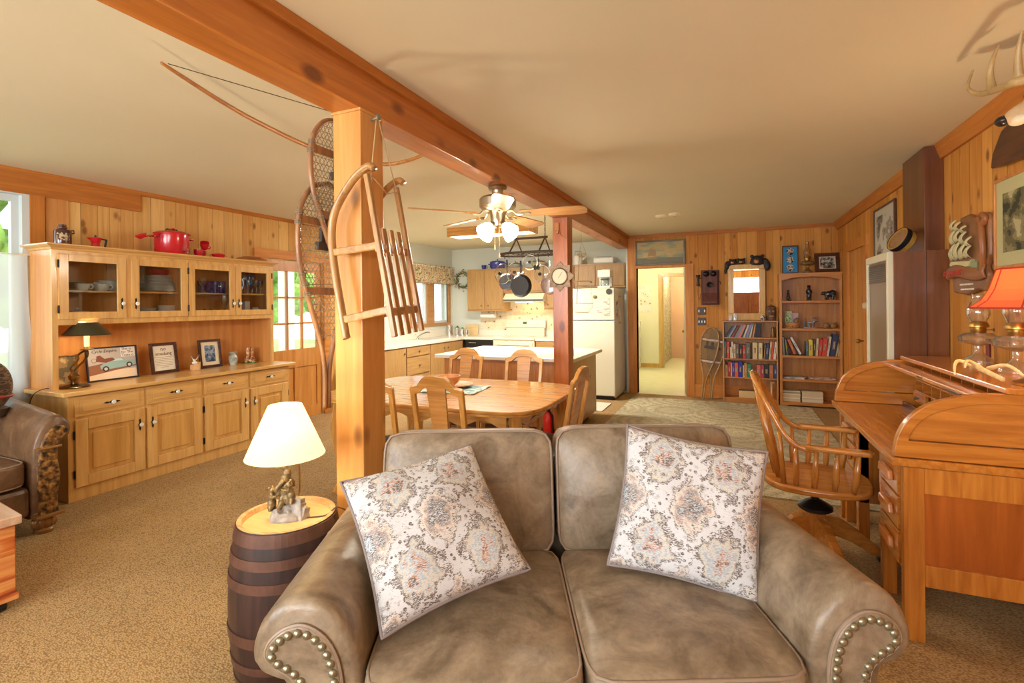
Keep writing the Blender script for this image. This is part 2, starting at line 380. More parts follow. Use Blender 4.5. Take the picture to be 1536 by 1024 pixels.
wall('wall_far', 'y', FW, FW+.1, -1.49, RW, [(-1.35, -0.62, 0, 1.975)], pine_far, label='knotty pine far wall with doorway')
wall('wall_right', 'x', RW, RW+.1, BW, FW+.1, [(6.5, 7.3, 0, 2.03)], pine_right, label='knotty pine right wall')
wall('wall_back', 'y', BW-.1, BW, LW, RW, [(-1.5, 1.1, 0.95, 2.25), (-4.5, -2.3, 0.95, 2.25)], pine_far)
for k, (x0, x1) in enumerate(((-1.5, 1.1), (-4.5, -2.3))):
    mb = MB()
    for a in (x0, (x0+x1)/2, x1): mb.box(a-.03, BW-.07, .95, a+.03, BW-.03, 2.25)
    mb.box(x0, BW-.07, .95, x1, BW-.03, 1.0).box(x0, BW-.07, 2.2, x1, BW-.03, 2.25)
    S('window_%d' % (4+k), mb, WHITE)
# crown and other trim
S('trim_1', MB().box(LW, BW, 2.46, LW+.03, KW-3.0, 2.5).box(LW, BW, 2.31, LW+.025, 2.8, 2.47), trimw('y'), 'brown crown board along left wall')
S('trim_2', MB().box(-1.48, FW-.025, 2.45, RW, FW, 2.5), trimw('x'), 'brown crown strip on far wall')
S('trim_3', MB().prism([(RW, 2.5), (RW-.06, 2.5), (RW-.045, 2.47), (RW-.02, 2.41), (RW, 2.40)][::-1], 'y', BW, FW).box(RW-.001, 0, 2.4, RW, 0.01, 2.41), trimw('y'), 'brown crown moulding on right wall') if False else None
cm = MB()
cm._add([(RW, y, 2.5) for y in (BW, FW-.02)]+[(RW-.055, y, 2.5) for y in (BW, FW-.02)]+[(RW-.02, y, 2.40) for y in (BW, FW-.02)]+[(RW, y, 2.40) for y in (BW, FW-.02)],
        [(0, 1, 3, 2), (2, 3, 5, 4), (4, 5, 7, 6), (6, 7, 1, 0), (0, 2, 4, 6), (1, 7, 5, 3)])
S('trim_3', cm, trimw('y'), 'brown crown moulding on right wall')
S('baseboard_right', MB().box(RW-.015, BW, 0, RW, 4.2, .09).box(RW-.015, 4.9, 0, RW, 6.38, .09), casing('y'))
S('baseboard_far', MB().box(-0.50, FW-.02, 0, RW, FW, .20), casing('x'), 'wide orange pine base board')
S('baseboard_left', MB().box(LW, BW, 0, LW+.02, 2.0, .12), casing('y'))
# left window: white frame, two panes, cafe curtain
S('window_1', MB().box(LW-.10, .25, .70, LW+.02, .33, 2.38).box(LW-.10, 1.965, .70, LW+.02, 2.02, 2.38).box(LW-.10, .33, .70, LW+.02, 1.965, .80).box(LW-.10, .33, 2.30, LW+.02, 1.965, 2.38)
  .box(LW-.08, 1.05, .8, LW-.03, 1.15, 2.3).box(LW-.07, 1.15, .80, LW-.03, 1.21, 2.3).box(LW-.07, 1.92, .80, LW-.03, 1.965, 2.3).box(LW-.07, 1.21, .80, LW-.03, 1.92, .86).box(LW-.07, 1.21, 2.25, LW-.03, 1.92, 2.3), plain('window_white', (206, 214, 214), 0.4), 'white framed window at left edge')
S('window_1_pane', MB().box(LW-.052, .34, .81, LW-.048, 1.93, 2.26), glassy('pane_glass'))
S('trim_4', MB().box(LW, 2.01, 0, LW+.03, 2.10, 2.31).box(LW, .2, .60, LW+.04, 2.01, .70), trimw('z'), 'brown upright trim beside left window')
S('trim_13', MB().box(LW, 2.11, .9, LW+.015, 2.26, 2.31), wood('side_pine', (214, 152, 84), (190, 124, 60), 'z', coat=0, rough=.6), 'plain pine board beside the left window')
cur = thing('cafe_curtain', 'sheer white cafe curtain over the lower half of the left window', 'curtain', (LW+.05, 0, 0))
mb = MB()
mb.grid(lambda u, v: (0.018*math.sin(u*75)+.010*math.sin(u*31+v*2), .2+(1.78+0.07*(1-v)**2)*u, .74+v*1.10), 140, 12)
mb.build('curtain_panel', cloth('sheer_cloth', (232, 236, 238), 0.55, alpha=0.82), cur, smooth='all')
MB().rod((0, .15, 1.84), (0, 2.08, 1.84), .006).ell((0, 2.09, 1.84), (.012, .015, .012)).build('curtain_rod', WHITE, cur, smooth=True)
# glazed door in the left wall
dm = wood('door_pine', (214, 152, 78), (188, 122, 52), 'z', scale=0.6)
mb = MB(); dx0, dx1 = LW-.06, LW-.02; y0, y1 = 4.17, 5.03
mb.box(dx0, y0, 0, dx1, y0+.08, 1.99).box(dx0, y1-.08, 0, dx1, y1, 1.99).box(dx0, y0+.08, 1.86, dx1, y1-.08, 1.99).box(dx0, y0+.08, .66, dx1, y1-.08, .89).box(dx0, y0+.08, 0, dx1, y1-.08, .14)
mb.box(dx0, y0+.41, .14, dx1, y0+.45, .66)
gy0, gy1 = y0+.08, y1-.08
for k in (1, 2):
    g = gy0+(gy1-gy0)*k/3; mb.box(dx0, g-.012, .89, dx1, g+.012, 1.86); g = .89+.97*k/3; mb.box(dx0, gy0, g-.012, dx1, gy1, g+.012)
mb.box(dx0+.012, y0+.08, .14, dx1-.014, y0+.41, .66).box(dx0+.012, y0+.45, .14, dx1-.014, y1-.08, .66)
d1 = S('door_1', mb, dm, 'pine door with nine glass panes beside the hutch', bevel=.003)
MB().box(dx0+.018, gy0, .89, dx0+.022, gy1, 1.86).build('door_glass', glassy('pane_glass'), d1)
MB().rod((dx1, 5.0, .98), (dx1+.05, 5.0, .98), .01).rod((dx1+.05, 5.01, .98), (dx1+.05, 4.90, .98), .009).build('door_handle', IRON, d1, smooth=True)
S('trim_5', MB().box(LW, 4.06, 0, LW+.03, 4.16, 2.0).box(LW, 5.04, 0, LW+.03, 5.14, 2.0).box(LW, 3.98, 2.0, LW+.035, 5.22, 2.10), casing('y'), 'orange pine casing round glazed door')
# kitchen window
kw = casing('z'); mb = MB(); x0, x1 = LW-.06, LW+.02
mb.box(x0, 7.0, 1.86, x1, 8.32, 1.94).box(x0, 7.0, 1.04, x1, 8.32, 1.10).box(x0, 7.0, 1.10, x1, 7.08, 1.86).box(x0, 8.24, 1.10, x1, 8.32, 1.86).box(x0, 7.52, 1.10, x1, 7.74, 1.86)
S('window_2', mb, wood('kitchen_casing', (190, 140, 84), (166, 114, 60), 'y'), 'wood framed kitchen window with two panes')
mb = MB()
for a, b_ in ((7.08, 7.52), (7.74, 8.24)):
    mb.box(x0, a, 1.10, x0+.05, a+.04, 1.86).box(x0, b_-.04, 1.10, x0+.05, b_, 1.86).box(x0, a+.04, 1.10, x0+.05, b_-.04, 1.14).box(x0, a+.04, 1.82, x0+.05, b_-.04, 1.86)
S('window_2_sash', mb, plain('window_white', (206, 214, 214), 0.4))
S('window_2_pane', MB().box(LW-.045, 7.1, 1.12, LW-.042, 8.22, 1.84), glassy('pane_glass'))
# doorway casing in the far wall and the small hall behind it
S('trim_6', MB().box(-1.49, FW-.03, 0, -1.355, FW, 2.45).box(-.615, FW-.03, 0, -.50, FW, 2.02).box(-1.355, FW-.03, 1.975, -.615, FW, 2.02).box(-1.36, FW, 0, -1.35, FW+.12, 1.975).box(-.62, FW, 0, -.61, FW+.12, 1.975), casing('z'), 'orange pine casing round the far doorway')
cream = plain('hall_paint', (232, 226, 190), 0.7)
S('floor_hall', MB().box(-2.6, FW-.02, -.1, -.4, 11.4, .001).box(-1.6, 11.4, -.1, -.4, 13.5, .0), plain('hall_vinyl', (222, 216, 176), 0.35, noise=.04, nscale=6))
S('ceiling_hall', MB().box(-1.49, FW+.1, 2.4, -.4, KW+.1, 2.5).box(-2.6, KW+.1, 2.4, -.4, 13.5, 2.5), cream)
wall('wall_hall_far', 'y', 11.3, 11.4, -2.6, -.4, [(-1.36, -.72, 0, 2.0)], cream, 2.4)
wall('wall_hall_left', 'x', -2.6, -2.5, KW+.1, 11.3, [], cream, 2.4)
wall('wall_hall_right', 'x', -.5, -.4, FW+.1, 13.5, [], cream, 2.4)
wall('wall_bath_left', 'x', -1.50, -1.40, 11.4, 13.5, [], pattern('floral_wallpaper', [(150, 140, 110), (196, 186, 158), (212, 204, 180)], 22, 'noise', pos=[0, .45, .55]), 2.4)
wall('wall_bath_far', 'y', 13.4, 13.5, -1.5, -.4, [], plain('bath_pink', (228, 186, 150), 0.7), 2.4)
S('trim_7', MB().box(-1.44, 11.27, 0, -1.36, 11.3, 2.0).box(-.72, 11.27, 0, -.64, 11.3, 2.0).box(-1.44, 11.27, 2.0, -.64, 11.3, 2.07).box(-1.36, 11.3, 0, -1.34, 11.4, 2.0), wood('hall_oak', (208, 168, 88), (178, 134, 60), 'z'))
S('baseboard_hall', MB().box(-2.5, 11.28, 0, -1.44, 11.3, .09), wood('hall_oak', 0, 0, 'z'))
s = S('door_2', MB().box(-.655, FW+.12, .01, -.62, FW+.80, 1.97), plain('door_cream', (222, 208, 160), 0.5), 'cream door standing open into the hall')
s.rotation_euler = (0, 0, 0)
MB().rod((-.66, FW+.72, .95), (-.70, FW+.72, .95), .008).ell((-.72, FW+.72, .95), (.022, .022, .022)).build('door_knob', BRASS, s, smooth=True)
MB().box(-.648, FW+.10, 1.70, -.643, FW+.122, 1.79).box(-.648, FW+.10, .25, -.643, FW+.122, .34).build('hinge', BRASS, s)
bulb('hall_lamp_light', (-1.5, 9.8, 2.25), 40, (1, .95, .82), .12)
bulb('bath_lamp_light', (-1.0, 12.4, 2.2), 22, (1, .86, .7), .1)
# door in the right wall
mb = MB(); mb.box(RW-.0, 6.5, 0, RW+.04, 7.3, 2.03)
d3 = S('door_3', mb, planks('pine_boards_door', (218, 156, 84), (190, 126, 60), 'y', .13, .5), 'pine door in the right wall beside the tall bookcase')
MB().rod((RW, 6.58, .98), (RW-.05, 6.58, .98), .009).ell((RW-.06, 6.58, .98), (.025, .025, .025)).build('door_knob', BRASS, d3, smooth=True)
S('trim_8', MB().box(RW-.025, 6.40, 0, RW, 6.5, 2.13).box(RW-.025, 7.3, 0, RW, 7.40, 2.13).box(RW-.03, 6.36, 2.03, RW, 7.44, 2.14), casing('z'), 'pine casing round the right wall door')
# beam and posts
bm_ = S('trim_9', MB().box(-1.64, BW, 2.295, -1.48, FW-.0, 2.5), cedar('y'), 'heavy orange ceiling beam across the room', bevel=.004)
S('trim_10', MB().box(-1.482, BW, 2.455, -1.455, FW-.01, 2.5), trimw('y'), 'strip between beam and ceiling')
S('trim_11', MB().box(-1.638, 1.73, 0, -1.482, 1.885, 2.295).box(-1.645, 1.722, 2.283, -1.475, 1.89, 2.296), post_w('z'), 'square pine post near the sofa, snowshoes and sled hang on it', bevel=.004)
S('trim_12', MB().box(-1.638, 4.76, 0, -1.482, 4.93, 2.295), wood('red_post', (190, 106, 40), (150, 72, 22), 'z', knots=.8, scale=.6), 'square reddish post in front of the kitchen island', bevel=.004)

# ---------------- outside the windows
grass = S('floor_outside', MB().box(-30, -12, -.6, LW-.14, 22, -.5), plain('lawn', (120, 150, 70), 0.9, noise=.3, nscale=1))
S('floor_porch', MB().box(-7.2, 3.0, -.1, LW-.14, 6.5, -.03), plain('porch_boards', (190, 186, 176), 0.7))
def tree(x, y, h, r, seed, lab):
    t = thing('tree', lab, 'tree', (x, y, -.5)); rnd = random.Random(seed)
    MB().tube([(0, 0, 0), (.05, 0, h*.4), (0, .1, h*.8)], [.14, .11, .05]).build('trunk', plain('bark', (90, 74, 58), .9), t, smooth=True)
    mb = MB()
    for k in range(70):
        a, e, q = rnd.uniform(0, 6.28), rnd.uniform(-.8, 1.2), rnd.uniform(.5, 1)
        c = Vector((math.cos(a)*math.cos(e)*r*q, math.sin(a)*math.cos(e)*r*q, h*.72+math.sin(e)*r*q))
        mb.T = Matrix.Translation(c) @ Euler((rnd.uniform(0, 3), rnd.uniform(0, 3), 0)).to_matrix().to_4x4()
        s_ = r*rnd.uniform(.16, .30); mb.ell((0, 0, 0), (s_, s_*.8, s_*.45), 7, 5)
    mb.T = Matrix.Identity(4)
    mb.build('foliage', plain('leaves', (134, 172, 84), .8, noise=.5, nscale=5), t)
tree(-9.5, 3.7, 4.6, 2.0, 1, 'leafy green tree seen through the left window')
tree(-10.5, 9.3, 3.6, 1.5, 2, 'leafy green tree seen through the glazed door')
ps = thing('porch_post', 'white porch post outside the glazed door', 'post', (-7.0, 6.25, -.05))
MB().box(-.09, -.09, 0, .09, .09, 2.6).build('shaft', WHITE, ps)
MB().box(-.12, -.12, 0, .12, .12, .12).build('post_base', WHITE, ps)
# ================================================================ hutch
HX, HY, CT = -4.978, 2.0, 0.815
hut = thing('hutch', 'long honey maple hutch with glass doors on the left wall', 'cabinet', (HX, HY, 0))
mY, mZ = maple('y'), maple('z'); hback = wood('hutch_back', (224, 162, 92), (198, 130, 62), 'z', scale=.4)
MB().box(0, 0, 0, .545, 1.985, .785).build('base_body', mZ, hut, bevel=.003)
MB().box(0, -.05, .785, .60, 2.03, CT).build('counter', mY, hut, bevel=.004)
mb = MB().box(0, 0, CT, .015, 1.95, 1.34)
mb.build('back_panel', hback, hut)
# upper case: open box with shelf
mb = MB().box(0, -.0, CT, .33, .022, 1.885).box(0, 1.93, CT, .33, 1.952, 1.885).box(0, .022, 1.865, .33, 1.93, 1.885).box(0, .022, 1.30, .33, 1.93, 1.335).box(0, .022, 1.335, .015, 1.93, 1.865)
mb.box(.015, .96, 1.335, .33, .98, 1.865)
mb.build('upper_case', hback, hut)
uy = [(.035, .488), (.531, 1.005), (1.012, 1.489), (1.494, 1.925)]
mb = MB().box(.33, -.002, CT, .352, .035, 1.885).box(.33, 1.925, CT, .352, 1.955, 1.885).box(.33, .035, 1.30, .352, 1.925, 1.342).box(.33, .035, 1.842, .352, 1.925, 1.885).box(.33, .488, 1.342, .352, .531, 1.842)
mb.build('face_frame', mZ, hut)
mb = MB().box(.0, .022, 1.553, .30, 1.93, 1.567); mb.build('inner_shelf', mY, hut)
cr = MB()
prof = [(.352, 1.875), (.362, 1.885), (.372, 1.895), (.385, 1.905), (.41, 1.925), (.42, 1.935), (.42, 1.945), (0, 1.945)]
vs = []; fs = []
def ring(off, z): return [(0, -off, z), (.352+off, -off, z), (.352+off, 1.952+off, z), (0, 1.952+off, z)]
pr = [(0, 1.868), (.008, 1.874), (.014, 1.886), (.032, 1.895), (.045, 1.906), (.045, 1.915)]
for o_, z_ in pr: vs += ring(o_, z_)
for i in range(len(pr)-1):
    for j in range(4): fs.append((i*4+j, i*4+(j+1) % 4, i*4+4+(j+1) % 4, i*4+4+j))
fs.append((0, 1, 2, 3)); k = len(pr)*4-4; fs.append((k, k+1, k+2, k+3))
cr._add(vs, fs); cr.build('crown', mY, hut)
def pull(parent, x, y, z, horiz=False):
    mb = MB()
    if horiz: mb.prism([(y-.06, z), (y-.035, z+.008), (y-.02, z+.003), (y, z+.012), (y+.02, z+.003), (y+.035, z+.008), (y+.06, z), (y+.035, z-.008), (y+.02, z-.003), (y, z-.012), (y-.02, z-.003), (y-.035, z-.008)], 'x', x, x+.003)
    else: mb.prism([(y, z-.05), (y+.008, z-.032), (y+.004, z-.02), (y+.012, z), (y+.004, z+.02), (y+.008, z+.032), (y, z+.05), (y-.008, z+.032), (y-.004, z+.02), (y-.012, z), (y-.004, z-.02), (y-.008, z-.032)], 'x', x, x+.003)
    pl = mb.build('pull_plate', IRON, parent)
    kb = MB(); kb.T = Matrix.Translation((x+.003, y, z)) @ Matrix.Rotation(PI/2, 4, 'Y')
    kb.lathe([(.006, 0), (.006, .012), (.015, .016), (.017, .022), (.013, .028), (.005, .030)], 14)
    kb.build('knob', PORC, parent, smooth=True)
def hinge(parent, x, y, z):
    MB().box(x, y-.007, z-.028, x+.003, y+.007, z+.028).rod((x+.003, y, z-.022), (x+.003, y, z+.022), .005).ell((x+.003, y, z+.026), (.005, .005, .006), 8, 5).ell((x+.003, y, z-.026), (.005, .005, .006), 8, 5).build('hinge', IRON, parent)
cabglass = glassy('cabinet_glass', (250, 252, 252), 0.16)
for k, (a, b_) in enumerate(uy):
    mb = MB(); x0, x1, w = .345, .366, .062
    mb.box(x0, a, 1.342, x1, a+w, 1.842).box(x0, b_-w, 1.342, x1, b_, 1.842).box(x0, a+w, 1.342, x1, b_-w, 1.398).box(x0, a+w, 1.786, x1, b_-w, 1.842)
    d = mb.build('glass_door', mZ, hut, bevel=.003)
    MB().box(.353, a+w, 1.398, .356, b_-w, 1.786).build('glass_panel', cabglass, d)
    ky = (b_-w/2) if k in (0, 2) else (a+w/2); pull(d, x1, ky, 1.462)
    hy = a-.002 if k in (0, 2) else b_+.002
    for z in (1.42, 1.765): hinge(d, x1-.002, hy, z)
ly = [(.038, .511), (.531, .997), (1.022, 1.474), (1.50, 1.955)]
for k, (a, b_) in enumerate(ly):
    mb = MB().box(.545, a, .622, .556, b_, .772); mb.prism([(a+.03, .642), (b_-.03, .642), (b_-.03, .752), (a+.03, .752)], 'x', .556, .5605)
    mb.prism([(a+.045, .657), (b_-.045, .657), (b_-.045, .737), (a+.045, .737)], 'x', .56, .566)
    d = mb.build('drawer', mY, hut, bevel=.003); pull(d, .566, (a+b_)/2, .697, True)
    x0, x1, w = .545, .565, .078
    mb = MB().box(x0, a, .10, x1, a+w, .603).box(x0, b_-w, .10, x1, b_, .603).box(x0, a+w, .10, x1, b_-w, .182).box(x0, a+w, .521, x1, b_-w, .603)
    d = mb.build('door', mZ, hut, bevel=.004)
    MB().box(x0, a+w, .182, x0+.008, b_-w, .521).box(x0+.004, a+w+.032, .214, x1-.003, b_-w-.032, .489).build('door_panel', wood('hutch_panel', (222, 172, 98), (190, 138, 66), 'z', rough=.3, scale=.35, coat=.4), d, bevel=.005)
    ky = (b_-w/2) if k in (0, 2) else (a+w/2); pull(d, x1, ky, .475)
    hy = a-.004 if k in (0, 2) else b_+.004
    for z in (.20, .49): hinge(d, x1-.01, hy, z)
def at(x, y, z): return (HX+x, y, z)
SH, BT, TP = 1.567, 1.335, 1.915
# stacked plates and bowls behind the glass
plate_p = [(.0, .0), (.45, .0), (.62, .004), (1.0, .016), (1.0, .019), (.6, .009), (0, .006)]
def plate(r, mat, loc, label, group, sc=1.0, hh=.012):
    o = MB().lathe([(a*r, z*hh/.012) for a, z in plate_p], 28, cap=False).build('plate', mat, loc=loc, smooth=True)
    return tag(o, label, 'plate', group)
ordn = ['lowest', 'second', 'third', 'fourth', 'fifth', 'sixth', 'seventh', 'topmost']
def stack(n, r, x, y, z, dz, where, group, mat=STONEW, kind='plate'):
    first = None
    for i in range(n):
        nm = 'lowest' if i == 0 else 'topmost' if i == n-1 else ordn[i]
        o = plate(r, mat, at(x, y, z+i*dz), '%s %s of the %s' % (nm, 'plate counted from the bottom' if 0 < i < n-1 else 'plate', where), group) if first is None else first.copy()
        if first is not None:
            COL.objects.link(o); o.location = at(x, y, z+i*dz); o['label'] = '%s plate %sof the %s' % (nm, 'from the bottom ' if 0 < i < n-1 else '', where)
        else: o['label'] = '%s plate of the %s' % (nm, where); first = o
stack(5, .062, .14, 2.24, SH, .0135, 'small grey plate stack behind the left hutch door', 'small plates behind left hutch door')
stack(7, .145, .14, 2.88, SH, .0115, 'wide grey dinner plate stack behind second hutch door', 'dinner plates')
stack(6, .118, .14, 2.88, SH+.082, .0105, 'side plate stack sitting on the dinner plates', 'side plates')
stack(4, .085, .16, 2.26, BT, .011, 'low plate stack under the lidded dish', 'plates on the left hutch floor')
stack(4, .075, .15, 2.77, BT, .012, 'low plate stack left of the white bowls', 'plates beside bowls')
def bowl(r, h, mat, loc, label, name='bowl', cat='bowl', group=None):
    pr = [(0, 0), (.45*r, 0), (.5*r, .06*h), (.85*r, .45*h), (r, h), (.96*r, h), (.8*r, .48*h), (.42*r, .12*h), (0, .1*h)]
    return tag(MB().lathe(pr, 24, cap=False).build(name, mat, loc=loc, smooth=True), label, cat, group)
red = plain('red_enamel', (196, 30, 40), 0.22, coat=.4)
bowl(.085, .055, plain('crimson', (170, 30, 60), .3), at(.14, 2.88, SH+.15), 'crimson bowl on top of the side plate stack')
for i in range(4): bowl(.085, .05, PORC, at(.16, 2.95, BT+i*.021), '%s white bowl of the nested stack behind second hutch door' % ['lowest', 'second from the bottom', 'third from the bottom', 'topmost'][i], group='white bowls')
bowl(.075, .04, STONEW, at(.15, 2.77, BT+.05), 'grey dish on the low plate stack beside white bowls')
def cup(loc, lab, r=.05, h=.055, mat=STONEW, rz=0.6, name='cup', hand=1):
    t = thing(name, lab, 'cup', loc, rz)
    MB().lathe([(0, 0), (.6*r, 0), (.66*r, .05*h), (.95*r, .5*h), (r, h), (.93*r, h), (.88*r, .5*h), (.5*r, .12*h), (0, .1*h)], 20, cap=False).build('cup_body', mat, t, smooth=True)
    MB().tube([(r*.92, 0, h*.82), (r*1.3, 0, h*.85), (r*1.5, 0, h*.6), (r*1.3, 0, h*.3), (r*.85, 0, h*.28)], .005, 6).build('handle', mat, t, smooth=True)
    return t
cup(at(.25, 2.24, SH), 'stoneware cup with leaf print at the left behind left hutch door', mat=STONEW)
cup(at(.25, 2.37, SH), 'stoneware cup with handle showing, middle of the left hutch shelf', mat=STONEW, rz=.9)
cup(at(.13, 2.40, SH), 'low stoneware cup behind the tureen on the hutch shelf', .06, .065, STONEW, rz=2)
t = thing('tureen', 'large grey stoneware tureen right side behind left hutch door', 'tureen', at(.18, 2.46, SH))
MB().lathe([(0, 0), (.055, 0), (.07, .03), (.07, .085), (.075, .09), (.06, .09), (.058, .02), (0, .012)], 24, cap=False).build('tureen_body', STONEW, t, smooth=True)
MB().tube([(-.03, -.068, .07), (-.03, -.095, .07), (-.01, -.10, .055), (.0, -.07, .05)], .007, 6).build('handle', PORC, t, smooth=True)
t = thing('lidded_dish', 'pale round lidded dish with knob behind left hutch door', 'dish', at(.16, 2.24, BT+.046))
MB().lathe([(0, 0), (.07, 0), (.085, .018), (.08, .022), (0, .03)], 24, cap=False).build('dish', PORC, t, smooth=True)
MB().lathe([(.006, .028), (.006, .035), (.014, .042), (.010, .05), (0, .052)], 12).build('lid_knob', PORC, t, smooth=True)
bowl(.018, .022, STONEW, at(.2, 2.46, BT), 'tiny stoneware cup alone on the left hutch floor', 'egg_cup', 'cup')
bluegl = glassy('blue_glass', (40, 40, 190), .25, opacity=.35); clear = glassy('clear_glass', (238, 244, 242), .3, .03, opacity=.04)
def tumbler(loc, lab, r=.036, h=.125, mat=bluegl, name='tumbler', group=None):
    return tag(MB().lathe([(0, 0), (.8*r, 0), (r, h), (.93*r, h), (.74*r, .01), (0, .01)], 16, cap=False).build(name, mat, loc=loc, smooth=True), lab, 'glass', group)
for i, (y, w) in enumerate(((3.29, 'leftmost'), (3.365, 'second from left'), (3.44, 'third from left'), (3.51, 'rightmost'))):
    tumbler(at(.13, y, SH), 'tall cobalt blue tumbler, %s in the row behind third hutch door' % w, group='cobalt tumblers')
def wineglass(loc, lab, mat=clear, h=.15, r=.034, group='stemware', flip=False):
    pr = [(.03, 0), (.028, .003), (.004, .008), (.004, .45*h), (.6*r, .52*h), (r, .72*h), (.88*r, h)]
    if flip: pr = [(a, h-z) for a, z in pr]
    return tag(MB().lathe(pr, 14, cap=False).build('wine_glass', mat, loc=loc, smooth=True), lab, 'glass', group)
wineglass(at(.2, 3.26, SH), 'clear wine glass left of the cobalt tumblers')
wineglass(at(.24, 3.46, BT), 'tall clear goblet standing on the floor behind third hutch door', h=.22, r=.035)
for i, (y, w) in enumerate(((3.27, 'left'), (3.34, 'middle'), (3.42, 'right'))):
    t = thing('shaker_jar', '%s of three small glass jars with chrome lids in the hutch' % w, 'jar', at(.2, y, BT), group='small glass jars')
    MB().lathe([(0, 0), (.022, 0), (.026, .01), (.024, .045), (.015, .055)], 14, cap=False).build('jar_glass', clear, t, smooth=True)
    MB().lathe([(.016, .055), (.017, .068), (.008, .075), (0, .075)], 12).build('lid', CHROME, t, smooth=True)
row = 0
for i in range(6):
    for j in range(2):
        y = 3.70+i*.052; m_ = glassy('smoky_glass', (140, 150, 190), .3, opacity=.12) if (i+j) % 2 else clear
        wineglass(at(.10+.11*j, y, SH), '%s glass, number %d along the %s row behind right hutch door' % ('smoky' if (i+j) % 2 else 'clear', i+1, ['back', 'front'][j]), m_, .20-.05*j, .026, 'glasses behind right hutch door')
t = cup(at(.22, 3.83, BT), 'white mug with round handle behind right hutch door', .032, .085, PORC, rz=1.3, name='mug')
o = tag(MB().box(-.03, -.03, 0, .03, .03, .15).build('white_carton', plain('white_card', (214, 216, 226), .6), loc=at(.2, 3.73, BT), bevel=.003), 'white square carton at left behind right hutch door', 'box')
bowl(.035, .03, PORC, at(.2, 3.92, BT), 'small white dish right of the mug in the hutch')
# things on the top of the hutch
t = thing('crock', 'brown glazed stoneware crock on the left end of the hutch', 'crock', at(.20, 2.135, TP))
MB().lathe([(0, 0), (.052, 0), (.055, .01), (.055, .11), (.05, .125), (.03, .135), (.03, .15), (.024, .155), (.024, .168), (0, .17)], 24).build('crock_body', plain('brown_glaze', (74, 40, 28), .2, coat=.5), t, smooth=True)
MB().tube([(.0, .05, .125), (.0, .072, .13), (.0, .075, .11), (.0, .055, .10)], .006, 6).build('ear_handle', plain('brown_glaze', 0), t, smooth=True)
mb = MB(); mb.grid(lambda u, v: (.0558*math.cos(-1.1+1.5*u), .0558*math.sin(-1.1+1.5*u), .045+.05*v+.006*math.sin(u*20)), 18, 3); mb.build('label_print', pattern('crock_print', [(196, 170, 130), (80, 44, 30)], 60, 'noise', pos=[0, .52]), t)
t = thing('moka_pot', 'small red faceted moka pot with black handle on hutch', 'coffee pot', at(.20, 2.355, TP), -.2)
MB().lathe([(0, 0), (.038, 0), (.036, .01), (.028, .045), (.031, .05), (.045, .088), (.045, .09), (.01, .098), (0, .098)], 8).build('pot_body', red, t)
MB().lathe([(.006, .098), (.009, .108), (0, .115)], 8).build('lid_knob', BLACK, t)
MB().bar((0, .04, .083), (0, .075, .078), .012).bar((0, .073, .083), (0, .062, .02), .012, .014).build('handle', BLACK, t, bevel=.003)
MB()._add([(0, -.04, .09), (.012, -.034, .085), (-.012, -.034, .085), (0, -.06, .088), (0, -.03, .06)], [(0, 1, 3), (0, 3, 2), (1, 4, 3), (2, 3, 4)]).build('spout', red, t)
t = thing('stock_pot', 'big red enamel stock pot with lid and spigot on hutch', 'pot', at(.21, 2.96, TP))
MB().lathe([(0, 0), (.130, 0), (.137, .01), (.139, .185), (.145, .19), (.145, .197)], 36, cap=False).build('pot_body', red, t, smooth=True)
ld = MB().lathe([(.149, .195), (.147, .201), (.12, .215), (.06, .225), (0, .228)], 36, cap=False).build('lid', red, t, smooth=True)
MB().tube([(0, -.06, .221), (0, -.045, .24), (0, .045, .24), (0, .06, .221)], .006, 8).build('lid_handle', BLACK, ld, smooth=True)
for s_ in (-1, 1): MB().tube([(-.04, s_*.135, .165), (-.035, s_*.175, .16), (.035, s_*.175, .16), (.04, s_*.135, .165)], .008, 8).build('side_handle', red, t, smooth=True)
MB().rod((.135, .02, .03), (.20, .02, .03), .007).rod((.19, .02, .045), (.19, .02, .01), .008).rod((.19, -.01, .048), (.19, .05, .048), .004).build('spigot', CHROME, t, smooth=True)
t = thing('ladle', 'red enamel ladle leaning on the stock pot lid', 'ladle', at(.27, 2.66, TP+.145))
mb = MB(); mb.T = Matrix.Rotation(.5, 4, 'X'); mb.lathe([(0, -.03), (.025, -.025), (.042, 0), (.045, .008), (.040, .006), (.025, -.018), (0, -.024)], 20, cap=False); mb.build('ladle_bowl', red, t, smooth=True)
MB().tube([(0, .04, -.005), (-.01, .16, .035), (-.03, .27, .092), (-.03, .30, .10), (-.03, .31, .085)], .006, 8).build('handle', red, t, smooth=True)
def mug_on(loc, lab, rx): 
    t = cup(loc, lab, .04, .075, red, rz=1.2, name='enamel_mug'); t.rotation_euler = rx; return t
mug_on(at(.24, 3.19, TP), 'red enamel mug standing just right of the stock pot', (0, 0, 1.0))
mug_on(at(.24, 3.25, TP+.083), 'red enamel mug tilted on top of the other red mugs', (.5, .35, .5))
mug_on(at(.14, 3.29, TP), 'red enamel mug at the back behind the small red pan', (0, 0, 2.0))
t = thing('red_pan', 'shallow red enamel pan at the right of the red mugs', 'pan', at(.27, 3.375, TP), .3)
MB().lathe([(0, 0), (.045, 0), (.06, .035), (.058, .035), (.043, .005), (0, .005)], 24, cap=False).build('pan_body', red, t, smooth=True)
MB().lathe([(.062, .036), (.06, .042), (.02, .055), (0, .056)], 24).build('lid', red, t, smooth=True)
MB().bar((0, .055, .03), (0, .115, .034), .018, .006).build('handle', red, t, bevel=.002)
t = thing('wooden_dough_bowl', 'long brown wooden bowl lying upside down on hutch right end', 'bowl', at(.20, 3.81, TP))
MB().ell((0, 0, .0), (.09, .20, .062), 28, 12).build('bowl_body', wood('dough_wood', (176, 110, 58), (132, 74, 34), 'y'), t, smooth=True)
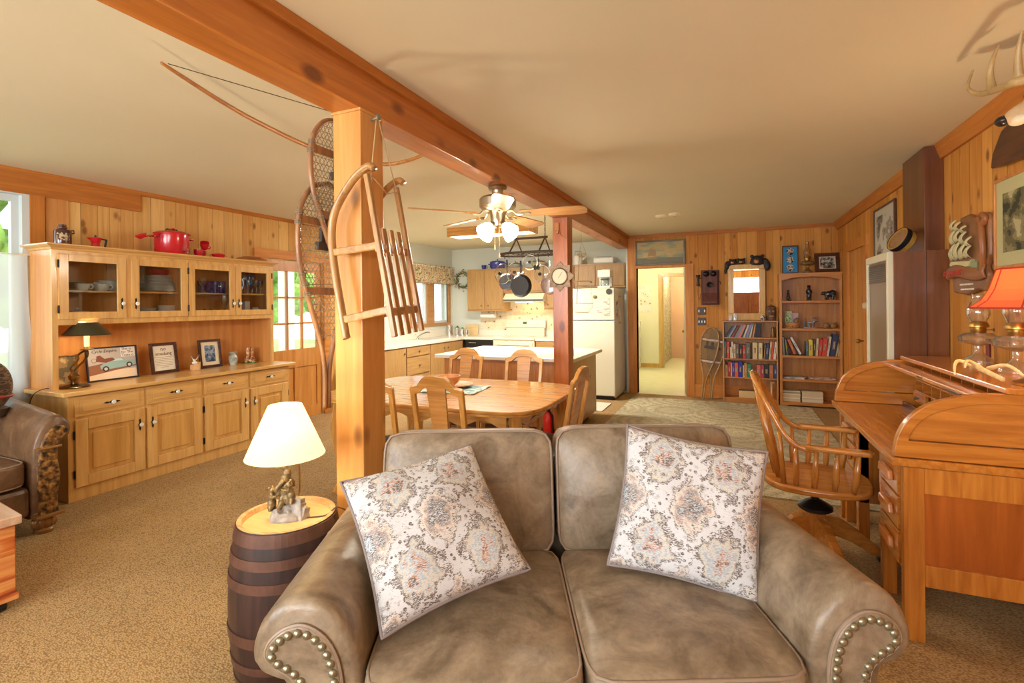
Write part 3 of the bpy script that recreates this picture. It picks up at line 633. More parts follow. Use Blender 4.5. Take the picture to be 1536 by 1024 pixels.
# cut lower half away: a flat rim board
MB().lathe([(.0, 0), (1, 0), (1, .01), (0, .01)], 28, sx=.098, sy=.208).build('rim', wood('dough_wood', 0, 0, 'y'), t)
# ---- lamp on the hutch
t = thing('hutch_lamp', 'bouillotte style lamp with dark metal shade on the hutch', 'lamp', at(.33, 2.14, CT))
MB().lathe([(0, 0), (.095, 0), (.10, .008), (.09, .015), (.04, .022), (.025, .03), (.022, .05), (.034, .07), (.036, .09), (.018, .11), (.014, .125)], 28).build('base', plain('dark_brass', (112, 88, 52), .25, 1.0), t, smooth=True)
for s_ in (1, -1):
    MB().tube(spline([(0, 0, .12), (0, s_*.02+.0, .15), (.01, .045+s_*.025, .21), (.0, .06+s_*.03, .25), (0, .085, .285)], 5), .008, 8).build('arm', plain('dark_brass', 0), t, smooth=True)
MB().lathe([(0, .28), (.04, .283), (.045, .29), (.02, .293), (.016, .31), (0, .31)], 20, (0, .085, 0)).build('drip_pan', BRASS, t, smooth=True)
MB().lathe([(0, .31), (.017, .31), (.018, .41), (.0, .415)], 16, (0, .085, 0)).build('candle_sleeve', plain('candle_sleeve', (244, 226, 180), .5, emit=((255, 214, 140), .5)), t, smooth=True)
MB().lathe([(.155, .40), (.157, .404), (.075, .495), (.068, .50), (.066, .497), (.150, .405)], 36, (0, .085, 0), cap=False).build('lamp_shade', plain('shade_metal', (92, 92, 74), .3, .8), t, smooth=True)
MB().lathe([(.069, .498), (.069, .512), (.066, .512), (.066, .498)], 36, (0, .085, 0), cap=False).build('shade_rim', plain('pale_brass', (232, 216, 170), .4, .5), t, smooth=True)
MB().ell((0, .085, .45), (.018, .018, .028)).build('light_bulb', plain('lit_bulb_small', (255, 240, 210), .5, emit=((255, 214, 150), 14)), t, smooth=True)
bulb('hutch_lamp_light', (0, .085, .435), 7, WARM, .03, t)
MB().tube(spline([(-.02, -.09, .006), (-.05, -.17, .01), (-.10, -.215, -.05), (-.15, -.22, -.25), (-.15, -.215, -.55), (-.17, -.22, -.80)], 5), .003, 6).build('cord', BLACK, t, smooth=True)
# ---- framed pictures leaning on the hutch counter
def frame(name, lab, loc, w, h, fw, fmat, lean, mats, rz=0, group=None, axis='x', depth=.018, cat='picture'):
    """upright frame facing local +x, bottom edge centre at the origin"""
    t = thing(name, lab, cat, loc, 0, group, rot=Euler((0, -lean, rz)))
    y0, y1 = -w/2, w/2; mb = MB()
    mb.box(0, y0, 0, depth, y0+fw, h).box(0, y1-fw, 0, depth, y1, h).box(0, y0+fw, 0, depth, y1-fw, fw).box(0, y0+fw, h-fw, depth, y1-fw, h)
    mb.build('frame', fmat, t, bevel=min(.004, fw*.25))
    MB().box(.001, y0+fw*.5, fw*.5, depth*.35, y1-fw*.5, h-fw*.5).build('mat_board', mats, t)
    return t
darkfr = wood('frame_brown', (88, 50, 36), (52, 28, 22), 'y', rough=.25); blackfr = plain('frame_black', (36, 30, 40), .3)
def R90(x, y, z, s=1): return Matrix(((0, 0, 1, x), (1, 0, 0, y), (0, 1, 0, z), (0, 0, 0, 1)))
ink = plain('ink_brown', (122, 66, 50), .8); inkb = plain('ink_black', (44, 38, 40), .8)
t = frame('car_poster_frame', 'wide framed poster of a blue car and motorcycle on hutch', at(.16, 2.50, CT), .385, .285, .012, blackfr, .16, plain('poster_grey', (182, 176, 172), .7))
y0 = -.185
MB().box(.0065, -.178, .012, .0072, .178, .085).build('poster_road', plain('poster_sand', (236, 214, 184), .7), t)
MB().prism([(-.178, .05), (.178, .105), (.178, .16), (-.05, .15), (-.178, .13)], 'x', .0072, .0076).build('poster_ground', plain('poster_brown', (146, 98, 74), .7), t)
MB().prism([(-.09, .10), (-.095, .125), (-.07, .145), (-.02, .155), (.01, .185), (.075, .185), (.10, .158), (.176, .16), (.176, .115), (.10, .105), (-.02, .095)], 'x', .0076, .0080).build('poster_car', pattern('poster_car_paint', [(104, 150, 160), (150, 186, 188)], 5, 'noise', vec=(1, 1, 6), constant=False), t)
MB().prism([(.005, .16), (.02, .178), (.068, .178), (.085, .16)], 'x', .008, .0083).build('poster_car_window', plain('poster_pale', (200, 208, 206), .7), t)
mb = MB()
for yy, zz in ((-.055, .098), (.125, .118)):
    mb.prism([(yy+.024*math.cos(a*PI/8), zz+.024*math.sin(a*PI/8)) for a in range(16)], 'x', .008, .0084)
mb.build('poster_tyre', plain('poster_dark', (70, 48, 44), .7), t)
mb = MB()
for yy, zz in ((-.055, .098), (.125, .118)):
    mb.prism([(yy+.013*math.cos(a*PI/8), zz+.013*math.sin(a*PI/8)) for a in range(16)], 'x', .0084, .0087)
mb.build('poster_wheel', plain('poster_pale', 0), t)
MB().prism([(-.12, .165), (-.05, .15), (.02, .17), (.0, .19), (-.06, .185), (-.09, .215), (-.115, .21)], 'x', .0084, .0088).tube([(.0086, -.135+.017*math.cos(a*PI/6), .175+.017*math.sin(a*PI/6)) for a in range(12)], .0012, 4, closed=True).build('poster_motorcycle', plain('poster_rust', (128, 76, 60), .7), t)
MB().box(.0065, .065, .19, .0073, .178, .272).build('poster_caption_box', plain('poster_white', (226, 222, 214), .7), t)
MB().text('Cycle Empire.', .034, R90(.0075, -.15, .238), italic=.3).build('poster_title', inkb, t)
mb = MB()
for i, tx in enumerate(('This is', 'for The', 'Taste o')): mb.text(tx, .030, R90(.0075, .072, .248-.027*i))
mb.build('poster_caption', inkb, t)
t = frame('no_smoking_sign', 'brown framed cream sign reading no smoking', at(.15, 2.925, CT), .25, .285, .028, darkfr, .16, PAPER, rz=.03)
MB().text('no', .05, R90(.0072, 0, .212), align='CENTER').text('smoking', .045, R90(.0072, 0, .170), align='CENTER').build('sign_heading', ink, t)
mb = MB()
for i, w_ in enumerate((.17, .14, .165, .14, .15, .15, .07)): mb.box(.0065, -w_/2, .150-.0155*i, .0069, w_/2, .1525-.0155*i)
mb.build('sign_small_print', ink, t)
t = frame('bicycle_photo_frame', 'brown framed photo with cream mat, right on hutch counter', at(.15, 3.37, CT), .24, .285, .026, darkfr, .14, plain('mat_cream', (222, 204, 168), .7), rz=.02)
MB().box(.0065, -.055, .06, .0070, .055, .225).build('photo', pattern('blue_photo', [(40, 48, 62), (92, 108, 132), (150, 160, 172), (58, 70, 96)], 22, 'noise', pos=[0, .42, .52, .62]), t)
t = frame('small_leaning_picture', 'small picture half hidden behind the hutch lamp', at(.12, 2.19, CT), .16, .24, .012, wood('frame_gold', (172, 116, 52), (120, 72, 30), 'z'), .14, pattern('landscape_print', [(94, 84, 60), (142, 120, 82), (188, 164, 118)], 12, 'noise', pos=[0, .45, .55]))
# figurine of a bird on a little box
t = thing('bird_figurine', 'small white winged bird figurine on a tan box', 'figurine', at(.20, 3.17, CT))
MB().box(-.03, -.028, 0, .03, .028, .055).build('box_base', plain('tan_box', (222, 176, 120), .5), t, bevel=.003)
MB().box(-.045, .03, 0, .0, .06, .075).build('side_block', plain('tan_box', 0), t, bevel=.003)
MB().ell((0, 0, .07), (.028, .025, .018)).ell((0, -.005, .095), (.013, .013, .015)).build('bird_body', PORC, t, smooth=True)
MB()._add([(0, 0, .09), (.008, -.045, .15), (0, -.02, .10), (-.006, -.02, .11), (0, 0, .09), (.008, .045, .15), (0, .02, .10), (-.006, .02, .11)], [(0, 1, 2), (0, 3, 1), (4, 6, 5), (4, 5, 7), (0, 2, 3), (4, 7, 6)]).build('wings', PORC, t)
t = thing('pewter_vase', 'small flared grey green vase on hutch counter', 'vase', at(.17, 3.60, CT))
MB().lathe([(0, 0), (.03, 0), (.032, .01), (.045, .05), (.04, .09), (.026, .11), (.028, .12), (.045, .135), (.04, .135), (.022, .115), (.03, .08), (0, .02)], 20, cap=False).build('vase_body', pattern('vase_glaze', [(120, 128, 116), (160, 164, 150), (206, 208, 196)], 24, 'noise', rough=.25, constant=False, pos=[.3, .5, .7]), t, smooth=True)
t = thing('garlic_ornament', 'heap of glazed garlic bulbs with two shakers on green dish', 'ornament', at(.17, 3.80, CT))
MB().lathe([(0, 0), (.07, 0), (.075, .008), (0, .012)], 24).build('green_dish', plain('green_glaze', (96, 142, 60), .3), t, smooth=True)
gm = pattern('garlic_glaze', [(122, 66, 36), (196, 140, 96), (226, 196, 156)], 30, 'noise', rough=.2, constant=False, pos=[.35, .5, .6])
rn = random.Random(3); mb = MB()
for i in range(18):
    a = i*2.4; q = .052*math.sqrt(1-i/20); mb.ell((q*math.cos(a), q*math.sin(a), .018+.045*(i/18)), (.018, .018, .017), 8, 6)
mb.build('garlic_heap', gm, t, smooth=True)
for s_ in (-1, 1): MB().lathe([(.018, .05), (.016, .09), (.020, .12), (.018, .15), (.016, .165), (0, .168)], 14, (0, s_*.026, 0)).build('shaker', gm, t, smooth=True)
# ================================================================ loveseat
def leather(name, light, dark, rough=.36):
    m, nt, b = newmat(name); N = nt.nodes; L = nt.links
    tc = N.new('ShaderNodeTexCoord')
    n = N.new('ShaderNodeTexNoise'); n.inputs['Scale'].default_value = 6; n.inputs['Detail'].default_value = 9; n.inputs['Roughness'].default_value = .62; n.inputs['Distortion'].default_value = 1.2; L.new(tc.outputs['Object'], n.inputs['Vector'])
    n3 = N.new('ShaderNodeTexNoise'); n3.inputs['Scale'].default_value = 60; n3.inputs['Detail'].default_value = 3; L.new(tc.outputs['Object'], n3.inputs['Vector'])
    ad = N.new('ShaderNodeMath'); ad.operation = 'MULTIPLY_ADD'; L.new(n3.outputs['Fac'], ad.inputs[0]); ad.inputs[1].default_value = .22; L.new(n.outputs['Fac'], ad.inputs[2])
    r = N.new('ShaderNodeValToRGB'); r.color_ramp.elements[0].position = .42; r.color_ramp.elements[1].position = .80
    r.color_ramp.elements[0].color = (*s2l(dark), 1); r.color_ramp.elements[1].color = (*s2l(light), 1)
    L.new(ad.outputs[0], r.inputs[0]); L.new(r.outputs[0], b.inputs['Base Color']); b.inputs['Roughness'].default_value = rough
    v = N.new('ShaderNodeTexVoronoi'); v.inputs['Scale'].default_value = 260; L.new(tc.outputs['Object'], v.inputs['Vector'])
    n2 = N.new('ShaderNodeTexNoise'); n2.inputs['Scale'].default_value = 9; n2.inputs['Detail'].default_value = 3; L.new(tc.outputs['Object'], n2.inputs['Vector'])
    b1 = N.new('ShaderNodeBump'); b1.inputs['Strength'].default_value = .12; b1.inputs['Distance'].default_value = .002; L.new(v.outputs['Distance'], b1.inputs['Height'])
    b2 = N.new('ShaderNodeBump'); b2.inputs['Strength'].default_value = .35; b2.inputs['Distance'].default_value = .02; L.new(n2.outputs['Fac'], b2.inputs['Height']); L.new(b1.outputs[0], b2.inputs['Normal']); L.new(b2.outputs[0], b.inputs['Normal'])
    MATS[name] = m; return m
lea = leather('taupe_leather', (166, 146, 121), (108, 90, 70)); piping = plain('piping', (150, 128, 108), .45)
A25 = math.radians(25)
sofa = thing('loveseat', 'taupe leather rolled arm loveseat with nailhead trim in the foreground', 'sofa', (0, 0, 0), A25)
def rolled_arm(side, parent, xi, mat, y0=1.285, y1=2.14, z_top=.665, thick=.285, pleats=True):
    """xi = inner face x, side = +1 for the right arm; section keyhole swept along y"""
    sec = [(0, .06), (0, .25), (.0, .44), (.008, .52), (.035, .59), (.085, .645), (.145, .667), (.205, .655), (.252, .615), (.277, .562), (.282, .515), (.262, .480), (.225, .462), (.196, .445), (.188, .36), (.188, .2), (.188, .06)]
    sec = spline([(a, 0, z) for a, z in sec], 4); n = len(sec); k = thick/.285
    cx, cz = .13, .50
    def fn(u, v):
        i = u*(n-1); p = sec[min(int(i), n-1)]
        q = v*(y1-y0); edge = .035
        s_ = 1.0
        if q < edge: s_ = 1-.16*(1-math.sqrt(max(0, 1-((edge-q)/edge)**2)))
        if v < .45 and pleats and p.z > .46:
            th = math.atan2(p.z-cz, p.x-cx); w = math.cos(th*8.0+.4); s_ *= 1-.020*max(0, w)**14*(1 if q > .004 else 0)*max(0, 1-q/.16)
        return (xi+side*k*(cx+(p.x-cx)*s_), y0+q, cz+(p.z-cz)*s_)
    mb = MB(); vs = []
    vv = [0, .012, .024, .04, .06, .10, .15, .2, .3, .5, .75, 1]
    rows = [[mb.bm.verts.new(fn(i/(n-1), v)) for v in vv] for i in range(n)]
    for i in range(n-1):
        for j in range(len(vv)-1): mb.bm.faces.new([rows[i][j], rows[i+1][j], rows[i+1][j+1], rows[i][j+1]])
    mb.bm.faces.new([rows[n-1][j] for j in range(len(vv))]+[rows[0][j] for j in range(len(vv)-1, -1, -1)])
    for j in (0, -1): mb.bm.faces.new([r_[j] for r_ in rows])
    am = mb.build('arm', mat, parent, smooth='all')
    # flat keyhole panel on the front
    def pan(s_, y): return [(xi+side*k*(cx+(p.x-cx)*s_-(.0)), y, cz+(p.z-cz)*s_-.01) for p in sec]
    ins = spline([(a, 0, z) for a, z in [(.045, .05), (.045, .30), (.045, .44), (.058, .52), (.09, .575), (.14, .605), (.19, .597), (.228, .565), (.238, .53), (.215, .50), (.18, .478), (.155, .44), (.148, .33), (.148, .2), (.148, .05)]], 4)
    P = MB(); P.prism([(xi+side*k*p.x, p.z) for p in ins][::1], 'y', y0-.012, y0+.02); P.build('arm_panel', mat, parent, smooth=True, bevel=.006)
    P = MB(); P.tube([(xi+side*k*p.x, y0-.006, p.z) for p in ins], .005, 6); P.build('panel_piping', piping, parent, smooth=True)
    # nailheads, evenly spaced just inside the edge
    pts = [Vector((p.x, 0, p.z)) for p in ins]; cen = Vector((.11, 0, .5)); acc = 0; last = None; heads = []
    path = []
    for i, p in enumerate(pts):
        t = (pts[min(i+1, len(pts)-1)]-pts[max(i-1, 0)]).normalized(); nrm = Vector((t.z, 0, -t.x)); path.append(p+nrm*.0165)
    d = .02
    for a, b_ in zip(path, path[1:]):
        L_ = (b_-a).length; 
        while d < L_:
            heads.append(a+(b_-a)*(d/L_)); d += .0245
        d -= L_
    proto = None
    for h in heads:
        if h.z < .10: continue
        if proto is None:
            mb = MB(); mb.T = Matrix.Rotation(PI/2, 4, 'X'); mb.lathe([(.0115, 0), (.011, .004), (.007, .008), (0, .0095)], 12)
            proto = mb.build('nailhead', plain('nail_bronze', (156, 150, 126), .35, .8), parent, smooth=True); o = proto
        else: o = proto.copy(); COL.objects.link(o)
        o.location = (xi+side*k*h.x, y0-.012, h.z)
    return am
rolled_arm(1, sofa, .802, lea); rolled_arm(-1, sofa, -.372, lea, y1=2.10)
# stitched seam over each arm
for xi, s_ in ((.802, 1), (-.372, -1)):
    MB().tube([(xi+s_*a, 1.78, z+.0005) for a, z in [(.0, .44), (.008, .52), (.035, .59), (.085, .645), (.145, .667), (.205, .655), (.252, .615), (.277, .562)]], .0022, 6).build('arm_seam', piping, sofa, smooth=True)
def cushion(name, parent, x0, x1, y0, y1, z0, z1, mat, puff=.03, n=7, M4=None, edges=True, puff_axis=2, xf=None, bumpy=0):
    """soft box, crowned on the face of puff_axis"""
    c = Vector(((x0+x1)/2, (y0+y1)/2, (z0+z1)/2)); h = Vector(((x1-x0)/2, (y1-y0)/2, (z1-z0)/2)); G = 18
    mb = MB(); key = {}
    def V(p):
        k_ = tuple(round(a, 5) for a in p)
        if k_ not in key:
            q = Vector(p); m = (abs(q.x)**n+abs(q.y)**n+abs(q.z)**n)**(1/n); e = q/m
            o_ = [i for i in range(3) if i != puff_axis]; w = max(0, (1-e[o_[0]]**2))*max(0, (1-e[o_[1]]**2))
            r_ = Vector((e.x*h.x, e.y*h.y, e.z*h.z)); sgn = 1 if e[puff_axis] > 0 else -1
            r_[puff_axis] += sgn*puff*w*min(1, abs(e[puff_axis])*1.3)
            r_ += c
            if xf: r_ = xf(r_)
            if M4: r_ = M4 @ r_
            key[k_] = mb.bm.verts.new(r_)
        return key[k_]
    for ax in range(3):
        for sg in (-1, 1):
            for i in range(G):
                for j in range(G):
                    q = []
                    for a, b_ in ((i, j), (i+1, j), (i+1, j+1), (i, j+1)):
                        p = [0, 0, 0]; p[ax] = sg; p[(ax+1) % 3] = -1+2*a/G; p[(ax+2) % 3] = -1+2*b_/G; q.append(V(p))
                    try: mb.bm.faces.new(q)
                    except ValueError: pass
    cu = mb.build(name, mat, parent, smooth='all')
    if edges:
        o_ = [i for i in range(3) if i != puff_axis]
        for sg in (-1, 1):
            pts = []
            for i in range(64):
                t = 2*PI*i/64; a, b_ = math.cos(t), math.sin(t); m = (abs(a)**10+abs(b_)**10)**.1
                p = Vector((0, 0, 0)); p[o_[0]] = h[o_[0]]*a/m*.985; p[o_[1]] = h[o_[1]]*b_/m*.985; p[puff_axis] = sg*h[puff_axis]*.86
                p += c
                if xf: p = xf(p)
                if M4: p = M4 @ p
                pts.append(p)
            MB().tube(pts, .0055, 6, closed=True).build('piping', piping, cu, smooth='all')
    return cu
cushion('seat_cushion', sofa, -.366, .208, 1.235, 1.93, .325, .475, lea, puff=.022, n=12)
cushion('seat_cushion', sofa, .212, .797, 1.235, 1.93, .325, .475, lea, puff=.022, n=12)
tilt = Matrix.Translation((0, 1.90, .44)) @ Matrix.Rotation(math.radians(-11), 4, 'X') @ Matrix.Translation((0, -1.90, -.44))
def taper(cx0, inner, wide):
    def f(p):
        t = max(0, min(1, (.66-p.z)/.12)); t = t*t*(3-2*t)
        if inner < cx0 and p.x < cx0: k_ = (cx0-inner)/(cx0-wide); p.x = cx0+(p.x-cx0)*(1+(k_-1)*t)
        if inner > cx0 and p.x > cx0: k_ = (inner-cx0)/(wide-cx0); p.x = cx0+(p.x-cx0)*(1+(k_-1)*t)
        return p
    return f
cushion('back_cushion', sofa, -.475, .200, 1.90, 2.07, .455, .925, lea, puff=.055, n=9, M4=tilt, puff_axis=1, xf=taper(-.1, -.350, -.475))
cushion('back_cushion', sofa, .212, .93, 1.90, 2.07, .455, .935, lea, puff=.055, n=9, M4=tilt, puff_axis=1, xf=taper(.5, .775, .93))
cushion('back_frame', sofa, -.44, .90, 2.07, 2.17, .10, .78, lea, puff=.01, n=10, edges=False, puff_axis=1)
MB().box(-.355, 1.30, .09, .78, 2.1, .325).build('base', lea, sofa, bevel=.015)
for x, y in ((-.5, 1.35), (.93, 1.35), (-.5, 2.05), (.93, 2.05)): MB().lathe([(.02, 0), (.03, .03), (.035, .07)], 14, (x, y, 0)).build('foot', darkw('z'), sofa, smooth=True)
# ---- throw pillows
m, nt, b = newmat('ikat_fabric'); MATS['ikat_fabric'] = m; N = nt.nodes; L = nt.links
def nd(t, **k):
    q = N.new(t)
    for a, v_ in k.items(): setattr(q, a, v_)
    return q
def mth(op, a, b_=None, c_=None):
    q = nd('ShaderNodeMath', operation=op)
    for i, x in enumerate((a, b_, c_)):
        if x is None: continue
        if isinstance(x, (int, float)): q.inputs[i].default_value = x
        else: L.new(x, q.inputs[i])
    return q.outputs[0]
tc = nd('ShaderNodeTexCoord'); ns = nd('ShaderNodeTexNoise'); ns.inputs['Scale'].default_value = 22; ns.inputs['Detail'].default_value = 3; L.new(tc.outputs['Object'], ns.inputs['Vector'])
sp = nd('ShaderNodeSeparateXYZ'); L.new(tc.outputs['Object'], sp.inputs[0])
wob = mth('MULTIPLY', mth('SUBTRACT', ns.outputs['Fac'], .5), .055)
X_ = mth('ADD', sp.outputs[0], wob); Y_ = mth('ADD', sp.outputs[1], wob)
# ogee lattice with medallions inside
px = mth('MULTIPLY', X_, 2*PI/.21); py = mth('MULTIPLY', Y_, 2*PI/.27)
lat = mth('ADD', mth('MULTIPLY', mth('COSINE', px), .5), mth('MULTIPLY', mth('COSINE', py), .5))      # -1..1
latA = mth('ABSOLUTE', lat)
mp = nd('ShaderNodeMapping'); mp.inputs['Scale'].default_value = (130, 420, 130); L.new(tc.outputs['Object'], mp.inputs[0])
fine = nd('ShaderNodeTexNoise'); fine.inputs['Scale'].default_value = 1; fine.inputs['Detail'].default_value = 2; L.new(mp.outputs[0], fine.inputs['Vector'])
med = nd('ShaderNodeTexNoise'); med.inputs['Scale'].default_value = 34; med.inputs['Detail'].default_value = 4; L.new(tc.outputs['Object'], med.inputs['Vector'])
vo = nd('ShaderNodeTexVoronoi'); vo.inputs['Scale'].default_value = 46; L.new(tc.outputs['Object'], vo.inputs['Vector'])
cval = mth('ADD', mth('ADD', lat, mth('MULTIPLY', mth('SUBTRACT', med.outputs['Fac'], .5), 1.45)), mth('MULTIPLY', mth('SUBTRACT', fine.outputs['Fac'], .5), .9))
r1 = nd('ShaderNodeValToRGB'); cr = r1.color_ramp; cr.interpolation = 'CONSTANT'
seq = [(0, (116, 104, 98)), (.07, (200, 146, 114)), (.12, (168, 180, 188)), (.21, (210, 200, 182)), (.29, (118, 106, 100)), (.40, (212, 211, 212)), (.60, (120, 108, 102)), (.67, (216, 208, 196)), (.75, (196, 142, 110)), (.78, (150, 140, 132)), (.84, (112, 102, 98)), (.93, (170, 182, 190))]
while len(cr.elements) < len(seq): cr.elements.new(.5)
for e, (p_, c_) in zip(cr.elements, seq): e.position = p_; e.color = (*s2l(c_), 1)
L.new(mth('MULTIPLY_ADD', cval, .42, .5), r1.inputs[0])
mx = nd('ShaderNodeMix', data_type='RGBA'); dots = mth('LESS_THAN', vo.outputs['Distance'], .26); L.new(mth('MULTIPLY', dots, mth('LESS_THAN', latA, .22)), mx.inputs['Factor']); L.new(r1.outputs[0], mx.inputs['A']); mx.inputs['B'].default_value = (*s2l((104, 92, 88)), 1)
m3 = nd('ShaderNodeMix', data_type='RGBA'); L.new(mth('MULTIPLY', mth('GREATER_THAN', fine.outputs['Fac'], .53), .7), m3.inputs['Factor']); L.new(mx.outputs['Result'], m3.inputs['A']); m3.inputs['B'].default_value = (*s2l((208, 207, 208)), 1)
L.new(m3.outputs['Result'], b.inputs['Base Color']); b.inputs['Roughness'].default_value = .9
bp = nd('ShaderNodeBump'); bp.inputs['Strength'].default_value = .25; bp.inputs['Distance'].default_value = .003; L.new(fine.outputs['Fac'], bp.inputs['Height']); L.new(bp.outputs[0], b.inputs['Normal'])
def pillow(lab, loc, rot, s_=.24, th=.085, seed=0):
    t = thing('throw_pillow', lab, 'pillow', loc, group='ikat throw pillows', rot=rot)
    G = 40; mb = MB(); rnd = random.Random(seed)
    def out(u, v):
        px_ = s_*u*(1-.075*(1-v*v)*u*u); py_ = s_*v*(1-.075*(1-u*u)*v*v)
        return px_, py_
    def z(u, v): return th*(max(0, (1-u*u))*max(0, (1-v*v)))**.42*(1+.10*math.sin(5*u+seed)*math.sin(4*v+1))
    for sg in (1, -1): mb.grid(lambda a, b_: (*out(2*a-1, 2*b_-1), sg*z(2*a-1, 2*b_-1)), G, G)
    mb.build('pillow_cover', MATS['ikat_fabric'], t, smooth='all', weld=True)
    ed = []
    for k in range(4*24):
        q = (k % 24)/24*2-1; u, v = [(q, -1), (1, q), (-q, 1), (-1, -q)][k//24]; ed.append((*out(u, v), 0))
    MB().tube(ed, .0055, 6, closed=True).build('piping', plain('pillow_piping', (142, 128, 124), .8), t, smooth='all')
    return t
pillow('ikat pillow tilted on one corner against the left sofa arm', (-.889, 1.371, .705), (.754, -.119, .934), seed=1)
pillow('ikat pillow standing upright at the right side of the sofa', (-.139, 1.811, .712), (1.181, .139, .131), seed=4)

# ================================================================ barrel with the bear lamp
bar = thing('barrel', 'old dark wooden barrel with rusty hoops beside the sofa', 'barrel', (-1.615, 1.438, 0))
def br(z): return .180+.030*(1-((z-.30)/.30)**2)
stv = wood('barrel_stave', (64, 36, 30), (30, 17, 16), 'z', scale=.8, rough=.5)
mb = MB(); n = 26
prof = [(br(z), z) for z in [i*.6/16 for i in range(17)]]+[(br(.6)-.012, .6)]
mb.lathe(prof, 52, cap=False); mb.build('staves', stv, bar, smooth=True)
MB().lathe([(br(.6)-.0165, .575), (br(.6)-.0165, .6015), (br(.6)-.001, .6015), (br(.6)-.001, .597)], 52, cap=False).build('stave_ends', wood('stave_end', (226, 190, 136), (176, 132, 84), 'x', scale=1.5), bar)
MB().cyl((0, 0, .572), br(.6)-.018, .008, 48).build('barrel_head', wood('barrel_head', (236, 198, 142), (212, 166, 108), 'x', scale=.5, rough=.6, coat=0), bar)
hoopm = plain('rusty_hoop', (104, 72, 58), .5, .5, noise=.25, nscale=14)
for z0, z1 in ((.552, .596), (.475, .51), (.395, .43), (.20, .24), (.10, .13), (.01, .05)):
    MB().lathe([(br(z0)+.0005, z0), (br(z0)+.004, z0), (br(z1)+.004, z1), (br(z1)+.0005, z1)], 52, cap=False).build('hoop', hoopm, bar)
lamp = thing('bear_lamp', 'table lamp of a mother bear and two cubs on barrel', 'lamp', (-1.628, 1.443, .580), math.radians(26.0))
def fig(pieces, name, mat, parent, vox=.0035, loc=None, sm=6):
    """organic body: ellipsoids fused into one continuous skin"""
    mb = MB()
    for p in pieces:
        if p[0] == 'e':
            mb.T = Matrix.Translation(p[1]) @ Euler(p[3] if len(p) > 3 else (0, 0, 0)).to_matrix().to_4x4(); mb.ell((0, 0, 0), p[2], 14, 9); mb.T = Matrix.Identity(4)
        else: mb.tube(p[1], p[2], 10)
    o = mb.build(name, mat, parent, loc=loc, smooth='all')
    md = o.modifiers.new('r', 'REMESH'); md.mode = 'VOXEL'; md.voxel_size = vox; md.use_smooth_shade = True
    md = o.modifiers.new('s', 'SMOOTH'); md.factor = .5; md.iterations = sm
    return o
bronze = plain('bronze_fur', (128, 108, 74), .4, .45, noise=.45, nscale=60, bump=.5); rockm = plain('grey_rock', (156, 148, 140), .55, .1, noise=.3, nscale=35, bump=.6)
rn = random.Random(5); pcs = []
for i in range(16):
    a = rn.uniform(0, 6.28); q = rn.uniform(0, 1); x, y = .062*q*math.cos(a)+.012, .04*q*math.sin(a); hgt = .022+.04*rn.random()*(1 if x > -.02 else .4)
    pcs.append(('e', (x, y, hgt*.5), (.022, .022, hgt)))
mb = MB()
for p in pcs:
    mb.T = Matrix.Translation(p[1]) @ Euler((rn.uniform(-.3, .3), rn.uniform(-.3, .3), rn.uniform(0, 3))).to_matrix().to_4x4(); mb.cbox((0, 0, 0), (.038, .034, p[2][2]*1.6))
mb.T = Matrix.Identity(4); mb.lathe([(0, 0), (.075, 0), (.07, .018), (.05, .03), (0, .034)], 14, (.008, 0, 0), sy=.72)
o = mb.build('rock', rockm, lamp); md = o.modifiers.new('r', 'REMESH'); md.mode = 'VOXEL'; md.voxel_size = .003; md = o.modifiers.new('s', 'SMOOTH'); md.iterations = 2
# mother bear standing, looking left
fig([('e', (0, 0, .105), (.026, .024, .042)), ('e', (.0, -.0, .145), (.022, .021, .035)), ('e', (.006, 0, .178), (.017, .016, .026)), ('e', (-.004, 0, .205), (.020, .015, .016)), ('e', (-.026, 0, .203), (.014, .009, .008), (0, -.15, 0)), ('e', (-.037, 0, .201), (.006, .007, .006)),
     ('e', (.005, .012, .219), (.005, .004, .006)), ('e', (.005, -.012, .219), (.005, .004, .006)), ('t', [(0, -.018, .155), (-.02, -.032, .13), (-.028, -.03, .115)], [.011, .009, .008]), ('t', [(0, .018, .155), (.015, .035, .13), (.012, .04, .11)], [.011, .009, .008]),
     ('t', [(-.008, -.012, .09), (-.012, -.02, .06), (-.02, -.024, .045)], [.016, .012, .010]), ('t', [(.012, -.012, .09), (.018, -.018, .06)], [.016, .012])], 'mother_bear', bronze, lamp, .0028)
def cub(c, rz, lean, name):
    T = Matrix.Translation(c) @ Euler((0, lean, rz)).to_matrix().to_4x4(); f = lambda p: tuple(T @ Vector(p))
    fig([('e', f((0, 0, .03)), (.017, .016, .026)), ('e', f((0, 0, .055)), (.014, .014, .018)), ('e', f((0, -.004, .079)), (.014, .013, .012)), ('e', f((-.012, -.006, .077)), (.008, .006, .006)), ('e', f((.006, .008, .091)), (.006, .004, .006)), ('e', f((.006, -.012, .091)), (.006, .004, .006)),
         ('t', [f((.0, -.012, .058)), f((-.02, -.014, .062)), f((-.03, -.006, .066))], [.007, .006, .005]), ('t', [f((0, .012, .058)), f((-.02, .010, .06)), f((-.03, .004, .064))], [.007, .006, .005]),
         ('t', [f((.003, -.008, .02)), f((-.004, -.012, .002))], [.010, .008]), ('t', [f((.003, .008, .02)), f((-.004, .012, .002))], [.010, .008])], name, bronze, lamp, .0024)
cub((-.048, -.018, .036), PI-.3, .0, 'bear_cub'); cub((.034, -.022, .064), .15, -.15, 'bear_cub')
MB().tube(spline([(.02, .03, .03), (.046, .02, .10), (.046, .015, .20), (.040, .01, .235), (.012, 0, .262)], 5), .0035, 8).rod((.0, 0, .255), (0, 0, .33), .006).rod((0, 0, .225), (0, 0, .26), .0025).build('lamp_rod', BRASS, lamp, smooth=True)
